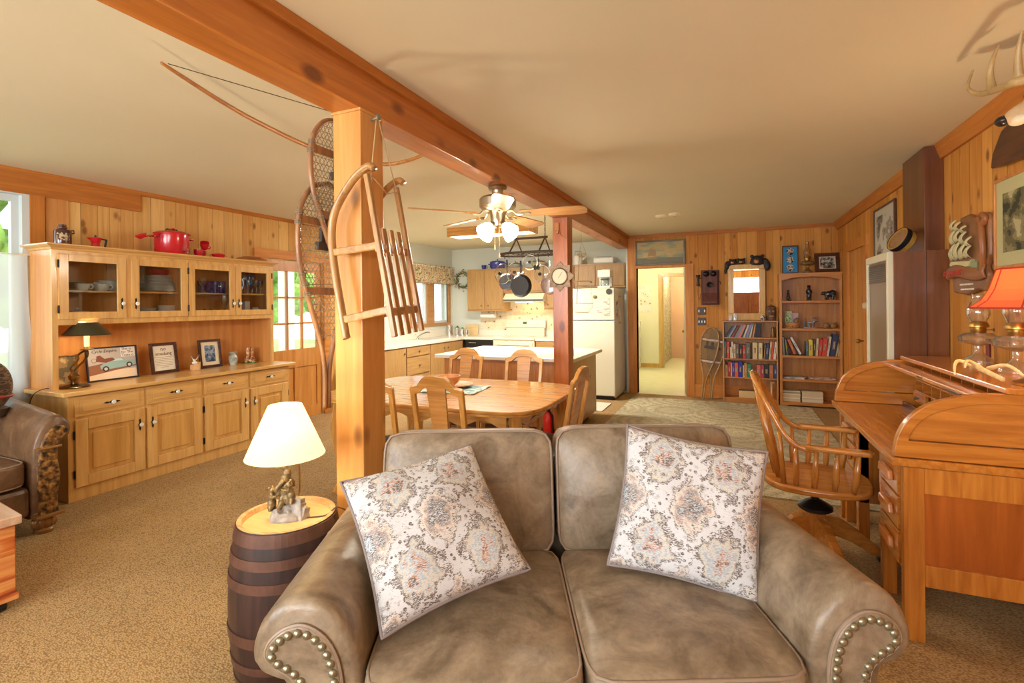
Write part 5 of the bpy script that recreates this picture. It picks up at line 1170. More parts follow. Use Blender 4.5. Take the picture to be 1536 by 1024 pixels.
# refrigerator
fr = thing('refrigerator', 'cream top freezer refrigerator with notes and magnets', 'refrigerator', (-2.31, 7.24, 0))
crm = plain('fridge_cream', (222, 216, 190), .35, bump=.05, nscale=200)
MB().box(0, .06, .03, .76, .755, 1.655).build('fridge_body', plain('fridge_side', (208, 212, 222), .4), fr, bevel=.006)
MB().box(.0, 0, 1.18, .76, .055, 1.655).build('freezer_door', crm, fr, bevel=.01); MB().box(.0, 0, .06, .76, .055, 1.168).build('fridge_door', crm, fr, bevel=.01)
MB().box(.03, .03, .0, .73, .10, .055).build('kick_grille', BLACK, fr)
for z0, z1 in ((.80, 1.15), (1.20, 1.40)): MB().bar((.03, -.03, z0), (.03, -.03, z1), .025, .02).box(.02, -.03, z0, .04, .0, z0+.02).box(.02, -.03, z1-.02, .04, 0, z1).build('door_handle', crm, fr, bevel=.003)
tag(MB().box(-.10, -.002, -.13, .10, 0, .13).build('note_paper', pattern('shopping_list', [(180, 174, 154), (226, 222, 204)], 30, 'noise', vec=(.3, 1, 3), pos=[0, .46]), loc=(-1.715, 7.238, 1.37)), 'white lined note on the freezer door', 'note')
tag(MB().prism([(.045*math.cos(a*PI/8), .045*math.sin(a*PI/8)) for a in range(16)], 'y', -.006, 0).build('round_magnet', plain('magnet_grey', (60, 66, 64), .4), loc=(-1.625, 7.238, 1.60)), 'round dark magnet at upper right of the freezer door', 'magnet')
tag(MB().ell((0, -.008, 0), (.03, .012, .026), 8, 6).build('rose_magnet', plain('magnet_olive', (126, 112, 46), .5), loc=(-1.835, 7.236, 1.525)), 'small olive flower magnet left of the note', 'magnet')
tag(MB().box(0, -.09, -.20, .003, .09, .20).build('pinned_sheet', pattern('pinned_sheet', [(206, 206, 214), (226, 226, 232)], 6, 'noise', pos=[0, .5]), loc=(-1.549, 7.62, 1.33)), 'pale framed sheet pinned to the fridge side', 'sheet')
MB().box(.003, -.10, .195, .006, .10, .21).box(.003, -.10, -.21, .006, .10, -.195).box(.003, -.105, -.21, .006, -.1, .21).build('sheet_frame', plain('tan_frame', (196, 150, 96), .5), bpy.data.objects['pinned_sheet'])
tag(MB().box(0, -.05, -.14, .003, .05, .14).build('small_card', pattern('small_card', [(150, 90, 120), (206, 206, 220), (120, 130, 160)], 14, 'noise', pos=[0, .45, .6]), loc=(-1.549, 7.42, 1.33)), 'colourful card left of the framed sheet on fridge side', 'card')
cm_ = thing('coffee_maker', 'white coffee maker on top of the refrigerator', 'coffee maker', (-1.715, 7.36, 1.656))
MB().prism([(-.095, 0), (.095, 0), (.095, .27), (.05, .285), (-.05, .285), (-.095, .27)], 'y', .06, .18).box(-.095, -.06, .16, .095, .06, .27).box(-.095, -.07, 0, .095, .06, .03).build('housing', WHITE, cm_, bevel=.008)
MB().lathe([(0, .032), (.055, .032), (.065, .06), (.06, .12), (.045, .135)], 20, (0, -.005, 0), cap=False).build('carafe', clear, cm_, smooth=True); MB().box(-.06, -.06, .13, .06, .05, .14).build('carafe_lid', BLACK, cm_)
# on top of the cabinets
def potlike(name, lab, cat, loc, r, h, mat, lidmat=None, rz=0):
    t = thing(name, lab, cat, loc, rz); MB().lathe([(0, 0), (r*.85, 0), (r, .03), (r, h), (r*.95, h)], 24).build('pot_body', mat, t, smooth=True)
    l = MB().lathe([(r*1.03, h), (r*.9, h+.02), (r*.3, h+.035), (.012, h+.04), (.014, h+.06), (0, h+.065)], 24).build('lid', lidmat or mat, t, smooth=True)
    for s_ in (-1, 1): MB().tube([(s_*r*.95, -.03, h*.75), (s_*(r+.035), -.02, h*.78), (s_*(r+.035), .02, h*.78), (s_*r*.95, .03, h*.75)], .008, 6).build('handle', mat, t, smooth=True)
    return t
navy = plain('blue_enamel', (52, 58, 140), .25, coat=.4)
potlike('dutch_oven', 'dark blue enamel dutch oven on top of the kitchen cabinets', 'pot', (-3.91, 8.24, 2.08), .14, .12, navy)
cup((-4.17, 8.2, 2.08), 'dark blue mug left of the dutch oven', .045, .08, navy, name='mug')
potlike('lidded_pan', 'dark lidded pan above the hood cabinet seen behind glass lids', 'pan', (-3.55, 8.24, 2.08), .12, .07, plain('glass_pan', (150, 150, 140), .2), BLACK)
potlike('bean_pot', 'cream crock with brown lid behind the hanging utensils', 'crock', (-3.1, 8.24, 2.08), .12, .09, plain('bean_cream', (206, 186, 146), .3), plain('bean_lid', (90, 44, 30), .3))
t = thing('enamel_kettle', 'white enamel coffee boiler on cabinet right of the post', 'kettle', (-2.37, 8.22, 2.09))
MB().lathe([(0, 0), (.085, 0), (.08, .12), (.06, .16), (.02, .17), (.02, .185), (0, .19)], 20).build('kettle_body', WHITE, t, smooth=True)
MB().tube([(-.06, 0, .16), (-.05, 0, .23), (.05, 0, .23), (.06, 0, .16)], .004, 6).build('bail_handle', BLACK, t, smooth=True)
MB().tube([(.08, 0, .08), (.13, 0, .15)], [.02, .012], 8).build('spout', WHITE, t)
t = thing('bread_maker', 'white box appliance on top of the fridge cabinet', 'appliance', (-1.92, 8.24, 2.09))
MB().box(-.17, -.09, 0, .17, .09, .11).build('appliance_body', WHITE, t, bevel=.025); MB().box(-.12, -.05, .11, .12, .05, .125).build('appliance_lid', plain('grey_lid', (160, 160, 152), .4), t, bevel=.004)
# wreath, valance
w = thing('wreath', 'green leafy wreath with pale berries on kitchen wall', 'wreath', (-4.72, KW-.035, 1.91))
rn = random.Random(11); mb = MB(); m2 = MB()
for i in range(170):
    a = rn.uniform(0, 2*PI); q = .145+rn.gauss(0, .025); x, z = q*math.cos(a), q*math.sin(a); y = rn.uniform(-.04, .02)
    d = Vector((rn.uniform(-1, 1), rn.uniform(-.6, .3), rn.uniform(-1, 1))).normalized()*.045; s_ = Vector((rn.uniform(-1, 1), 0, rn.uniform(-1, 1))).normalized()*.014
    c = Vector((x, y, z)); mb._add([c-d*.5, c+s_, c+d*.5, c-s_], [(0, 1, 2, 3)])
    if i % 4 == 0: m2.ell(tuple(c+Vector((0, -.02, 0))), (.011, .011, .011), 7, 5)
mb.build('leaves', plain('wreath_green', (76, 112, 62), .7, noise=.3), w); m2.build('berries', plain('wreath_berries', (206, 160, 116), .6), w)['kind'] = 'stuff'
MB().tube([(.145*math.cos(a*PI/12), 0, .145*math.sin(a*PI/12)) for a in range(24)], .014, 6, closed=True).build('twig_ring', plain('twig', (110, 84, 56), .8), w)
w['kind'] = None; del w['kind']
v_ = thing('valance', 'gathered floral valance over the kitchen window', 'valance', (LW+.06, 6.92, 1.82))
MB().grid(lambda u, v: (.022*math.sin(u*95)+.01*math.sin(u*37), 1.46*u, .335*v+.008*math.sin(u*60)*(1-v)), 150, 6).build('valance_cloth', pattern('valance_print', [(120, 112, 72), (206, 186, 146), (166, 122, 90), (214, 196, 156)], 26, 'noise', pos=[0, .42, .55, .62]), v_, smooth='all', solid=.003)
MB().rod((0, -.02, .31), (0, 1.48, .31), .012).build('rod', WHITE, v_)
# fluorescent ceiling light
fl = thing('ceiling_light', 'long fluorescent ceiling light with wood sides in kitchen', 'light', (-3.0, 6.15, 2.38))
MB().box(-.62, -.16, 0, .62, -.14, .118).box(-.62, .14, 0, .62, .16, .118).box(-.62, -.14, 0, -.60, .14, .118).box(.60, -.14, 0, .62, .14, .118).build('wood_sides', oak('x'), fl)
MB().box(-.60, -.14, .005, .60, .14, .02).build('diffuser', plain('lit_tube', (255, 250, 232), .5, emit=((255, 244, 214), 4)), fl)
lt = area('fluorescent_light', (0, 0, -.01), (0, 0, -1), 1.15, .26, 85, (1, .96, .86)); lt.parent = fl
# ceiling fan
FX, FY = -1.56, 3.30
fan = thing('ceiling_fan', 'five blade ceiling fan with lit glass shades under beam', 'ceiling fan', (FX, FY, 0))
MB().lathe([(0, 2.295), (.065, 2.295), (.07, 2.28), (.06, 2.262), (.042, 2.26), (.040, 2.225), (.05, 2.22), (.12, 2.212), (.135, 2.195), (.135, 2.14), (.12, 2.125), (.075, 2.11), (.07, 2.10), (.06, 2.09), (.05, 2.03), (.045, 2.0), (.03, 1.99), (0, 1.985)], 32).build('motor_housing', NICKEL, fan, smooth=True)
blw = wood('blade_wood', (206, 156, 92), (170, 116, 58), 'x', rough=.4); blp = plain('blade_pale', (222, 186, 150), .4)
for k in range(5):
    a = math.radians(-85+72*k)+YAW; T = Matrix.Rotation(a, 4, 'Z') @ Matrix.Translation((0, 0, 2.085)) @ Matrix.Rotation(math.radians(-12), 4, 'X')
    P = MB(); P.T = T; P.prism([(.17, -.045), (.26, -.06), (.58, -.072), (.64, -.06), (.655, -.03), (.655, .03), (.64, .06), (.58, .072), (.26, .06), (.17, .045)], 'z', 0, .008); P.build('blade', blw, fan, bevel=.002)
    P = MB(); P.T = T; P.tube(spline([(.07, 0, .02), (.11, 0, .022), (.15, 0, -.008), (.20, 0, -.006)], 4), .010, 6, sx=.6); P.prism([(.16, -.03), (.24, -.022), (.25, 0), (.24, .022), (.16, .03)], 'z', -.006, 0); P.build('blade_arm', NICKEL, fan, smooth=True)
lens = cloth('lit_frosted_glass', (255, 246, 224), .5, emit=4.0)
for k in range(4):
    a = math.radians(-45+90*k)+YAW; T = Matrix.Rotation(a, 4, 'Z') @ Matrix.Translation((.055, 0, 2.01)) @ Matrix.Rotation(math.radians(-52), 4, 'Y')
    P = MB(); P.T = T; P.lathe([(.022, -.02), (.03, -.03), (.045, -.06), (.055, -.10), (.058, -.115)], 20, cap=False); P.build('glass_shade', lens, fan, smooth=True)
    P = MB(); P.T = T; P.lathe([(.012, .01), (.022, 0), (.024, -.022), (.02, -.024)], 14); P.build('shade_holder', NICKEL, fan, smooth=True)
    b_ = T @ Vector((0, 0, -.09)); bulb('fan_light', b_, 21, (1, .90, .72), .035, fan)
for dx, ln in ((.02, .19), (-.015, .13)):
    MB().rod((dx, -.02, 1.99), (dx, -.02, 1.99-ln), .0012, n=5).cyl((dx, -.02, 1.99-ln-.035), .007, .035, 8, .004).build('pull_chain', plain('chain_tan', (222, 190, 140), .5), fan)
# pot rack
pr_ = thing('pot_rack', 'hanging oval iron pot rack over the kitchen island', 'pot rack', (-2.12, 5.40, 2.0))
ov = [(.40*math.cos(2*PI*i/48)*(1 if True else 0), .22*math.sin(2*PI*i/48)) for i in range(48)]
ov = [((abs(math.cos(2*PI*i/48))**.7)*math.copysign(.40, math.cos(2*PI*i/48)), (abs(math.sin(2*PI*i/48))**.9)*math.copysign(.21, math.sin(2*PI*i/48))) for i in range(48)]
rk = plain('rack_iron', (92, 76, 60), .5, .5)
MB()._add([(x, y, z) for z in (0, .028) for x, y in ov], [(i, (i+1) % 48, 48+(i+1) % 48, 48+i) for i in range(48)]).build('oval_band', rk, pr_, solid=.008, smooth=True)
mb = MB()
for k in range(-5, 6): x = k*.066; h = .21*max(0, 1-(abs(x)/.40)**2.4)**.5; mb.rod((x, -h, .01), (x, h, .01), .003)
for y in (-.1, 0, .1): mb.rod((-.37, y, .013), (.37, y, .013), .003)
mb.build('wire_shelf', rk, pr_)
MB().rod((-.23, 0, .20), (.20, 0, .20), .014).build('top_bar', rk, pr_, smooth=True)
for x in (-.19, .17):
    for s_ in (-1, 1): MB().bar((x, 0, .20), (x, s_*.205, .02), .022, .006, up=(1, 0, 0)).build('side_strut', rk, pr_)
    mb = MB()
    for i in range(9): T = Matrix.Translation((x, 0, .225+i*.031)) @ Matrix.Rotation(PI/2*(i % 2), 4, 'Z'); mb.T = T; mb.tube([(.009*math.cos(a*PI/4), 0, .018*math.sin(a*PI/4)) for a in range(8)], .0025, 5, closed=True)
    mb.T = Matrix.Identity(4); mb.build('chain', rk, pr_)['kind'] = 'stuff'
for x, y in ((-.2, -.2), (-.04, -.2), (.12, -.2), (-.28, -.14), (.26, -.15)): MB().tube([(x, y, .03), (x, y-.012, -.01), (x, y-.01, -.04), (x, y+.008, -.045), (x, y+.01, -.03)], .003, 6).build('hook', rk, pr_)
nonstick = plain('nonstick', (48, 44, 40), .35, .3); redrim = plain('red_silicone', (190, 40, 36), .4)
def skillet(lab, loc, r, handle=.16, mat=nonstick, rz=0, rim=None):
    t = thing('frying_pan', lab, 'pan', loc, group='pans hung from the pot rack', rot=(PI/2, 0, rz))
    MB().lathe([(0, 0), (r*.82, 0), (r, -.035), (r+.003, -.036), (r*.84, .005), (0, .005)][::-1], 36, cap=False).build('pan_body', mat, t, smooth=True)
    MB().tube([(0, r*.95, -.03), (0, r+.05, -.035), (0, r+handle, -.03)], [.010, .012, .010], 8, sx=.6).build('handle', BLACK if mat is nonstick else CHROME, t, smooth=True)
    if rim: MB().tube([(r*math.cos(a*PI/16), r*math.sin(a*PI/16), -.036) for a in range(32)], .006, 6, closed=True).build('rim', rim, t, smooth=True)
    return t
def glid(lab, loc, r, rim=CHROME, rz=0):
    t = thing('glass_pan_lid', lab, 'pan lid', loc, group='glass lids hung from the pot rack', rot=(PI/2, 0, rz))
    MB().lathe([(r, 0), (r*.8, .014), (r*.4, .026), (0, .03)], 32, cap=False).build('lid_glass', clear, t, smooth=True)
    MB().tube([(r*math.cos(a*PI/16), r*math.sin(a*PI/16), 0) for a in range(32)], .004, 6, closed=True).build('rim', rim, t, smooth=True)
    MB().lathe([(.008, .028), (.008, .045), (.02, .05), (.018, .062), (0, .064)], 14).build('lid_knob', BLACK, t, smooth=True)
    return t
skillet('large black frying pan hanging in front at rack middle', (-2.18, 5.18, 1.635), .128)
skillet('black frying pan with red rim hanging behind the glass lids', (-2.38, 5.26, 1.69), .10, rim=redrim, rz=.2)
glid('glass pan lid hung left over the red rimmed pan', (-2.40, 5.20, 1.78), .115, rz=-.25)
glid('glass pan lid hung just above the large frying pan', (-2.24, 5.22, 1.79), .12)
glid('small glass lid hung at the back near the utensils', (-2.14, 5.40, 1.915), .085, rz=.3)
glid('glass pan lid hung left of the sun clock', (-1.93, 5.24, 1.76), .10, rz=-.2)
skillet('glass bottomed saute pan with red rim beside the sun clock', (-1.84, 5.20, 1.64), .105, mat=glassy('pan_glass', (206, 196, 184), .25, .06, opacity=.15), rim=redrim)
for x, lab in ((-2.02, 'black ladle hanging from the rack beside a spatula'), (-1.98, 'black spatula hanging from the rack near the post')):
    t = thing('utensil', lab, 'utensil', (x, 5.25, 1.86)); MB().rod((0, 0, 0), (0, 0, .14), .004).build('shaft', BLACK, t); MB().ell((0, 0, -.02), (.02, .006, .03)).build('head', BLACK, t, smooth=True)
# hanging wire basket
hb = thing('hanging_basket', 'three tier hanging wire fruit basket right of the post', 'basket', (-1.49, 5.30, 1.33)); wm = plain('wire_cream', (196, 184, 146), .5, .2)
for z, r, h in ((.62, .05, .03), (.32, .085, .05), (.08, .12, .10)):
    mb = MB(); mb.tube([(r*math.cos(a*PI/12), r*math.sin(a*PI/12), z+.02) for a in range(24)], .003, 5, closed=True); mb.tube([(r*.6*math.cos(a*PI/12), r*.6*math.sin(a*PI/12), z+.02-h) for a in range(24)], .003, 5, closed=True)
    for a in range(16): c, s_ = math.cos(a*PI/8), math.sin(a*PI/8); mb.tube([(r*c, r*s_, z+.02), (r*.95*c, r*.95*s_, z+.02-h*.5), (r*.6*c, r*.6*s_, z+.02-h), (0, 0, z+.018-h)], .0012, 4)
    mb.build('wire_tier', wm, hb)
mb = MB()
for a in range(3):
    c, s_ = math.cos(a*2.1+.3), math.sin(a*2.1+.3); mb.tube([(.12*c, .12*s_, .10), (.085*c, .085*s_, .34), (.05*c, .05*s_, .64), (0, 0, .78)], .0022, 5)
mb.rod((0, 0, .78), (0, 0, 1.165), .0018, n=5).build('suspension_wire', wm, hb)
# sun clock on the red post
ck = thing('sun_clock', 'bronze sunflower thermometer dial on the reddish post', 'dial', (-1.562, 4.758, 1.70), 0, rot=(PI/2, 0, 0))
lf = plain('leaf_bronze', (128, 106, 84), .5, .5, noise=.3, bump=.4)
for k in range(8):
    a = k*PI/4+PI/8*0; P = MB(); P.T = Matrix.Rotation(a, 4, 'Z'); P.prism([(.07, -.022), (.10, -.045), (.125, -.028), (.155, 0), (.125, .028), (.10, .045), (.07, .022)], 'z', .006, .012); P.build('petal', lf, ck, bevel=.002)
MB().lathe([(0, 0), (.088, 0), (.088, .014), (.078, .02), (.075, .018), (0, .018)], 36).build('bezel', lf, ck, smooth=True)
MB().lathe([(0, .018), (.074, .018), (.074, .0195), (0, .0195)], 36).build('dial_face', plain('dial_face', (232, 206, 176), .5), ck)
mb = MB()
for k in range(20): a = math.radians(-50+280*k/19); mb.bar((.064*math.cos(a), .064*math.sin(a), .0202), (.069*math.cos(a), .069*math.sin(a), .0202), .002, .001)
mb.build('dial_marks', inkb, ck); MB().bar((-.012, -.018, .0215), (.03, .045, .0215), .003, .001).build('dial_hand', inkb, ck)
t = thing('thermostat_plug', 'small tan plug box with wire high on the reddish post', 'plug', (-1.585, 4.758, 2.19))
MB().box(-.022, -.025, -.03, .022, 0, .05).box(-.015, -.02, -.06, .015, 0, -.03).build('plug_box', plain('tan_plastic', (186, 122, 66), .5), t, bevel=.004)
MB().tube([(.02, -.01, -.03), (.04, -.006, -.08), (.085, -.004, -.11)], .003, 6).build('wire', plain('tan_plastic', 0), t, smooth=True)
t = thing('fire_extinguisher', 'red fire extinguisher on the floor beside the reddish post', 'fire extinguisher', (-1.73, 4.83, 0))
MB().lathe([(0, 0), (.05, 0), (.055, .02), (.055, .25), (.035, .30), (.018, .31), (.018, .325)], 20).build('cylinder', plain('ext_red', (206, 24, 22), .25, coat=.5), t, smooth=True)
MB().box(-.02, -.03, .325, .015, .04, .345).box(-.01, -.05, .35, .01, .04, .36).build('valve', BLACK, t, bevel=.003); MB().tube([(.02, -.02, .33), (.06, -.03, .28), (.06, -.02, .12)], .008, 6).build('hose', BLACK, t, smooth=True)
tag(MB().box(-.45, -.28, 0, .45, .28, .012).build('kitchen_mat', plain('mat_white', (214, 206, 186), .9, noise=.1), loc=(-2.0, 6.72, .001), bevel=.005), 'small pale mat on the floor in front of the fridge', 'mat')
# ================================================================ far wall
def picture_mat(name, kind, cols, scale, pos, vec=(1, 1, 1)): return pattern(name, cols, scale, kind, pos=pos, vec=vec, rough=.6)
# ship painting over the doorway (faces -y)
pt_ = thing('ship_painting', 'wide painting of a sailing ship above the doorway', 'painting', (-.99, 7.965, 2.015))
ofr = wood('olive_frame', (120, 100, 62), (84, 66, 40), 'x')
MB().box(-.375, -.02, 0, .375, .0, .025).box(-.375, -.02, .36, .375, 0, .385).box(-.375, -.02, .025, -.35, 0, .36).box(.35, -.02, .025, .375, 0, .36).build('frame', ofr, pt_, bevel=.004)
MB().box(-.352, -.008, .02, .352, -.004, .362).build('canvas', pattern('painted_sky', [(112, 140, 130), (160, 160, 128), (196, 172, 122), (176, 164, 126)], 4, 'noise', vec=(1, 1, 3), constant=False, pos=[.3, .45, .55, .7]), pt_)
MB().box(-.35, -.0085, .02, .35, -.0080, .115).build('painted_sea', pattern('painted_sea', [(96, 96, 84), (128, 124, 106)], 12, 'noise', vec=(.4, 1, 3), constant=False), pt_)
MB().prism([(-.19, .10), (-.05, .10), (-.03, .135), (-.20, .125)], 'y', -.0095, -.0086).prism([(-.18, .14), (-.15, .14), (-.16, .26)], 'y', -.0094, -.0086).prism([(-.16, .15), (-.11, .145), (-.10, .20), (-.12, .27), (-.145, .25)], 'y', -.0096, -.0086).prism([(-.11, .145), (-.06, .145), (-.055, .20), (-.08, .26), (-.10, .22)], 'y', -.0097, -.0086).build('painted_ship', plain('painted_ship', (166, 136, 98), .7), pt_)
# wall telephone
ph = thing('wall_telephone', 'antique wooden wall telephone with two bells', 'telephone', (-.27, 7.998, 1.39))
pw = wood('phone_wood', (112, 58, 44), (70, 34, 28), 'z', rough=.6, coat=0)
MB().box(-.125, -.02, 0, .125, 0, .52).build('back_board', pw, ph, bevel=.006); MB().box(-.105, -.10, .17, .105, -.02, .50).build('phone_box', pw, ph, bevel=.005)
MB().prism([(-.16, .02), (-.02, .02), (-.02, .17), (-.10, .17), (-.16, .05)], 'x', -.105, .105).build('writing_shelf', pw, ph, bevel=.004)
for s_ in (-1, 1): MB().ell((s_*.05, -.115, .46), (.042, .022, .042), 16, 10).build('bell', plain('bell_black', (40, 38, 38), .25, .8), ph, smooth=True)
mb = MB(); mb.T = Matrix.Translation((0, -.10, .31)) @ Matrix.Rotation(PI/2+.15, 4, 'X'); mb.lathe([(.02, 0), (.016, .04), (.02, .06), (.045, .09), (.04, .092), (.012, .07)], 20, cap=False); mb.build('mouthpiece', BLACK, ph, smooth=True)
MB().lathe([(.02, 0), (.024, .02), (.018, .06), (.016, .11), (.028, .15), (.030, .17), (0, .17)], 16, (-.165, -.07, .28)).rod((-.12, -.05, .40), (-.165, -.07, .40), .006).build('earpiece', BLACK, ph, smooth=True)
MB().rod((.105, -.06, .34), (.145, -.06, .34), .005).rod((.145, -.06, .34), (.145, -.06, .30), .005).build('crank', BLACK, ph, smooth=True)
MB().tube(spline([(-.165, -.07, .28), (-.17, -.06, .16), (-.15, -.05, .08), (-.13, -.04, .17)], 6), .003, 6).build('cord', plain('brown_cord', 0), ph)
for z, n_, lab in ((1.245, 2, 'upper black switch plate beside the wall telephone'), (1.085, 3, 'lower black switch plate beside the snowshoes')):
    t = thing('switch_plate', lab, 'switch', (-.39, 7.997, z)); MB().box(-.06, -.006, 0, .06, 0, .11).build('plate', plain('plate_dark', (58, 44, 40), .4, .3), t, bevel=.003)
    for k in range(n_): x = -.04+.08*k/(n_-1); MB().box(x-.008, -.012, .035, x+.008, -.006, .07).build('toggle', WHITE, t)
# mirror with carved bears
mr = thing('bear_mirror', 'pine framed mirror with black carved bears peeking over the top', 'mirror', (.22, 7.955, 1.163), rot=(-.0, 0, 0))
rp = wood('rustic_pine', (222, 176, 96), (196, 146, 68), 'z', rough=.5)
MB().box(-.245, -.03, 0, .245, 0, .10).box(-.245, -.03, .74, .245, 0, .81).box(-.245, -.03, .10, -.165, 0, .74).box(.165, -.03, .10, .245, 0, .74).build('frame', rp, mr, bevel=.006)
MB().box(-.166, -.014, .098, .166, -.008, .742).build('glass', plain('mirror_silver', (235, 238, 238), .01, 1.0), mr)
blk = plain('black_bear', (36, 34, 36), .5, noise=.3, bump=.4, nscale=60); tan = plain('bear_muzzle', (196, 132, 84), .6)
def bhead(x, z, r, parent):
    T = lambda dx, dy, dz: (x+dx*r, -.02+dy*r, z+dz*r)
    h = fig([('e', T(0, 0, 0), (r*1.05, r*.6, r*.85)), ('e', T(-.8, .1, .72), (r*.3, r*.2, r*.3)), ('e', T(.8, .1, .72), (r*.3, r*.2, r*.3)), ('e', T(0, -.1, -.35), (r*1.2, r*.5, r*.5))], 'bear_head', blk, parent, .006, sm=3)
    MB().ell(T(-.15, -.62, -.2), (r*.42, r*.3, r*.36), 12, 8).build('muzzle', tan, h, smooth=True); MB().ell(T(-.15, -.92, .02), (r*.14, r*.1, r*.1), 8, 6).build('nose', BLACK, h, smooth=True)
bhead(.145, .86, .085, mr); bhead(-.065, .855, .05, mr); bhead(-.175, .85, .05, mr)
fig([('e', (.27, -.03, .78), (.045, .03, .075)), ('e', (.24, -.02, .84), (.05, .03, .05))], 'bear_paw', blk, mr, .006)
fig([('e', (-.255, -.03, .80), (.035, .03, .06)), ('e', (-.275, -.03, .72), (.02, .02, .05)), ('e', (-.23, -.02, .83), (.05, .03, .04))], 'bear_arm', blk, mr, .006)
# ---------------------------------------------------------------- bookcases
def bookcase(name, lab, x0, x1, y0, y1, top, shelves, th, side, apron=False, base=.05, cols=None):
    t = thing(name, lab, 'bookcase', (x0, y0, 0)); w, d = x1-x0, y1-y0; sz, sx_ = shelfw('z'), shelfw('x')
    for a in (0, w-side): MB().box(a, 0, 0, a+side, d, top-.02).build('side_panel', sz, t, bevel=.002)
    MB().box(-.006, -.008, top-.022, w+.006, d, top).build('top_board', sx_, t, bevel=.003); MB().box(side, d-.008, .03, w-side, d, top-.02).build('back_board', sz, t)
    for z in shelves: MB().box(side, 0.004, z-th, w-side, d-.008, z).build('shelf', sx_, t, bevel=.002)
    if apron:
        pts = [(side*.3, top-.022), (w-side*.3, top-.022), (w-side*.3, top-.10), (w-side-.06, top-.085), (w-side-.13, top-.06), (w*.5, top-.05), (side+.13, top-.06), (side+.06, top-.085), (side*.3, top-.10)]
        MB().prism(pts, 'y', -.004, .014).build('apron', sx_, t)
        MB().prism([(0, 0), (.06, 0), (.10, .02), (w-.10, .02), (w-.06, 0), (w, 0), (w, base), (0, base)], 'y', -.006, .012).build('base_board', sx_, t)
    else: MB().box(side, .01, 0, w-side, .02, base).build('base_board', sx_, t)
    return t
bookcase('bookcase', 'short brown bookcase under the bear mirror full of books', -.10, .605, 7.75, 7.995, 1.163, [.925, .622, .358, .062], .018, .018, base=.045)
bookcase('bookcase', 'tall pine bookcase with arched top in the far right corner', .622, 1.352, 7.70, 7.995, 1.812, [1.437, 1.062, .692, .370, .06], .032, .03, apron=True, base=.06)
def cname(c):
    r, g, b_ = c; mx_, mn = max(c), min(c)
    if mx_ < 75: return 'black' if mx_-mn < 25 else 'dark brown' if r >= b_ else 'navy'
    if mx_-mn < 28: return 'white' if mn > 190 else 'grey'
    if b_ >= mx_ and b_ > r+15: return 'navy' if mx_ < 120 else 'blue'
    if g > r+10 and b_ > r+20: return 'teal'
    if g > r+10: return 'green'
    if r > 170 and g > 150: return 'yellow' if b_ < 120 else 'cream'
    if r > 150 and g < 90: return 'pink red' if b_ > 75 else 'red'
    if r > 160: return 'orange' if mx_-mn > 90 else 'tan'
    return 'brown' if r < 170 else 'tan'
def book(c, w, h, d, loc, lean, lab, group, name='book'):
    t = thing(name, lab, 'book', loc, group=group, rot=(0, lean, 0)); m_ = plain('cover_%d_%d_%d' % c, c, .5)
    MB().box(0, 0, 0, w, .004, h).box(0, .004, 0, .0022, d, h).box(w-.0022, .004, 0, w, d, h).build('cover', m_, t)
    MB().box(.0024, .0045, .003, w-.0024, d-.003, h-.003).build('page_block', PAPER, t)
    lum = sum(c); bc = plain('spine_light', (216, 196, 150), .5) if lum < 420 else plain('spine_dark', (92, 66, 50), .6)
    MB().box(w*.3, -.0006, h*.34, w*.7, .0, h*.68).build('spine_title', pattern('spine_mark_l' if lum < 420 else 'spine_mark_d', [c if False else ((200, 186, 150) if lum < 420 else (104, 82, 66)), c if False else ((120, 96, 80) if lum < 420 else (190, 170, 140))], 90, 'noise', pos=[0, .5]), t) if w > .02 else None
    return t
nth = ['first', 'second', 'third', 'fourth', 'fifth', 'sixth', 'seventh', 'eighth', 'ninth', 'tenth', 'eleventh', 'twelfth', 'thirteenth', 'fourteenth', 'fifteenth', 'sixteenth', 'seventeenth', 'eighteenth', 'nineteenth', 'twentieth', 'twenty first', 'twenty second']
X0 = -.10+.018
def U(u): return -.10+(u-1084)*(.705/(1168-1084))      # spine positions read along the short bookcase
# top shelf: leaning paperbacks
pcol = [(36, 40, 60), (70, 84, 112), (150, 150, 150), (60, 44, 40), (150, 60, 54), (44, 36, 36), (150, 130, 110), (110, 140, 170), (190, 120, 116), (206, 130, 120), (36, 34, 36), (206, 196, 150), (96, 120, 170), (166, 120, 170), (60, 130, 140), (206, 190, 160), (120, 60, 34), (206, 150, 90), (50, 46, 52), (30, 30, 36), (40, 40, 66), (28, 26, 30)]
x = X0+.012
for i, c in enumerate(pcol):
    lean = .50-.022*max(0, i-4)-(.05 if i > 15 else 0); w = random.uniform(.014, .020); h = random.uniform(.185, .205)-(.03 if i in (10,) else 0)
    book(c, w, h, .11, (x, 7.77, .9255), lean, '%s paperback, %s from the left in the leaning row on the short bookcase' % (cname(c), nth[i]), 'leaning paperbacks', 'paperback'); x += w/math.cos(lean)+.003
t = thing('buddha_bottle', 'small dark gold bottle at the right end of the paperbacks', 'bottle', (.55, 7.83, .925))
MB().lathe([(0, 0), (.03, 0), (.034, .03), (.028, .08), (.02, .10), (.022, .13), (.012, .15), (0, .155)], 16).build('bottle_body', plain('gold_brown', (120, 88, 48), .35, .5), t, smooth=True)
def row(items, z, y, zone, group, bx=U):
    for i, (u, w, h, c, lean) in enumerate(items):
        wd = w*(.705/84); book(c, wd*.96, h, .15, (bx(u), y+.01, z+.0005+(wd*.96*math.sin(-lean) if lean < 0 else 0)), lean, '%s book, %s from the left %s' % (cname(c), nth[i], zone), group)
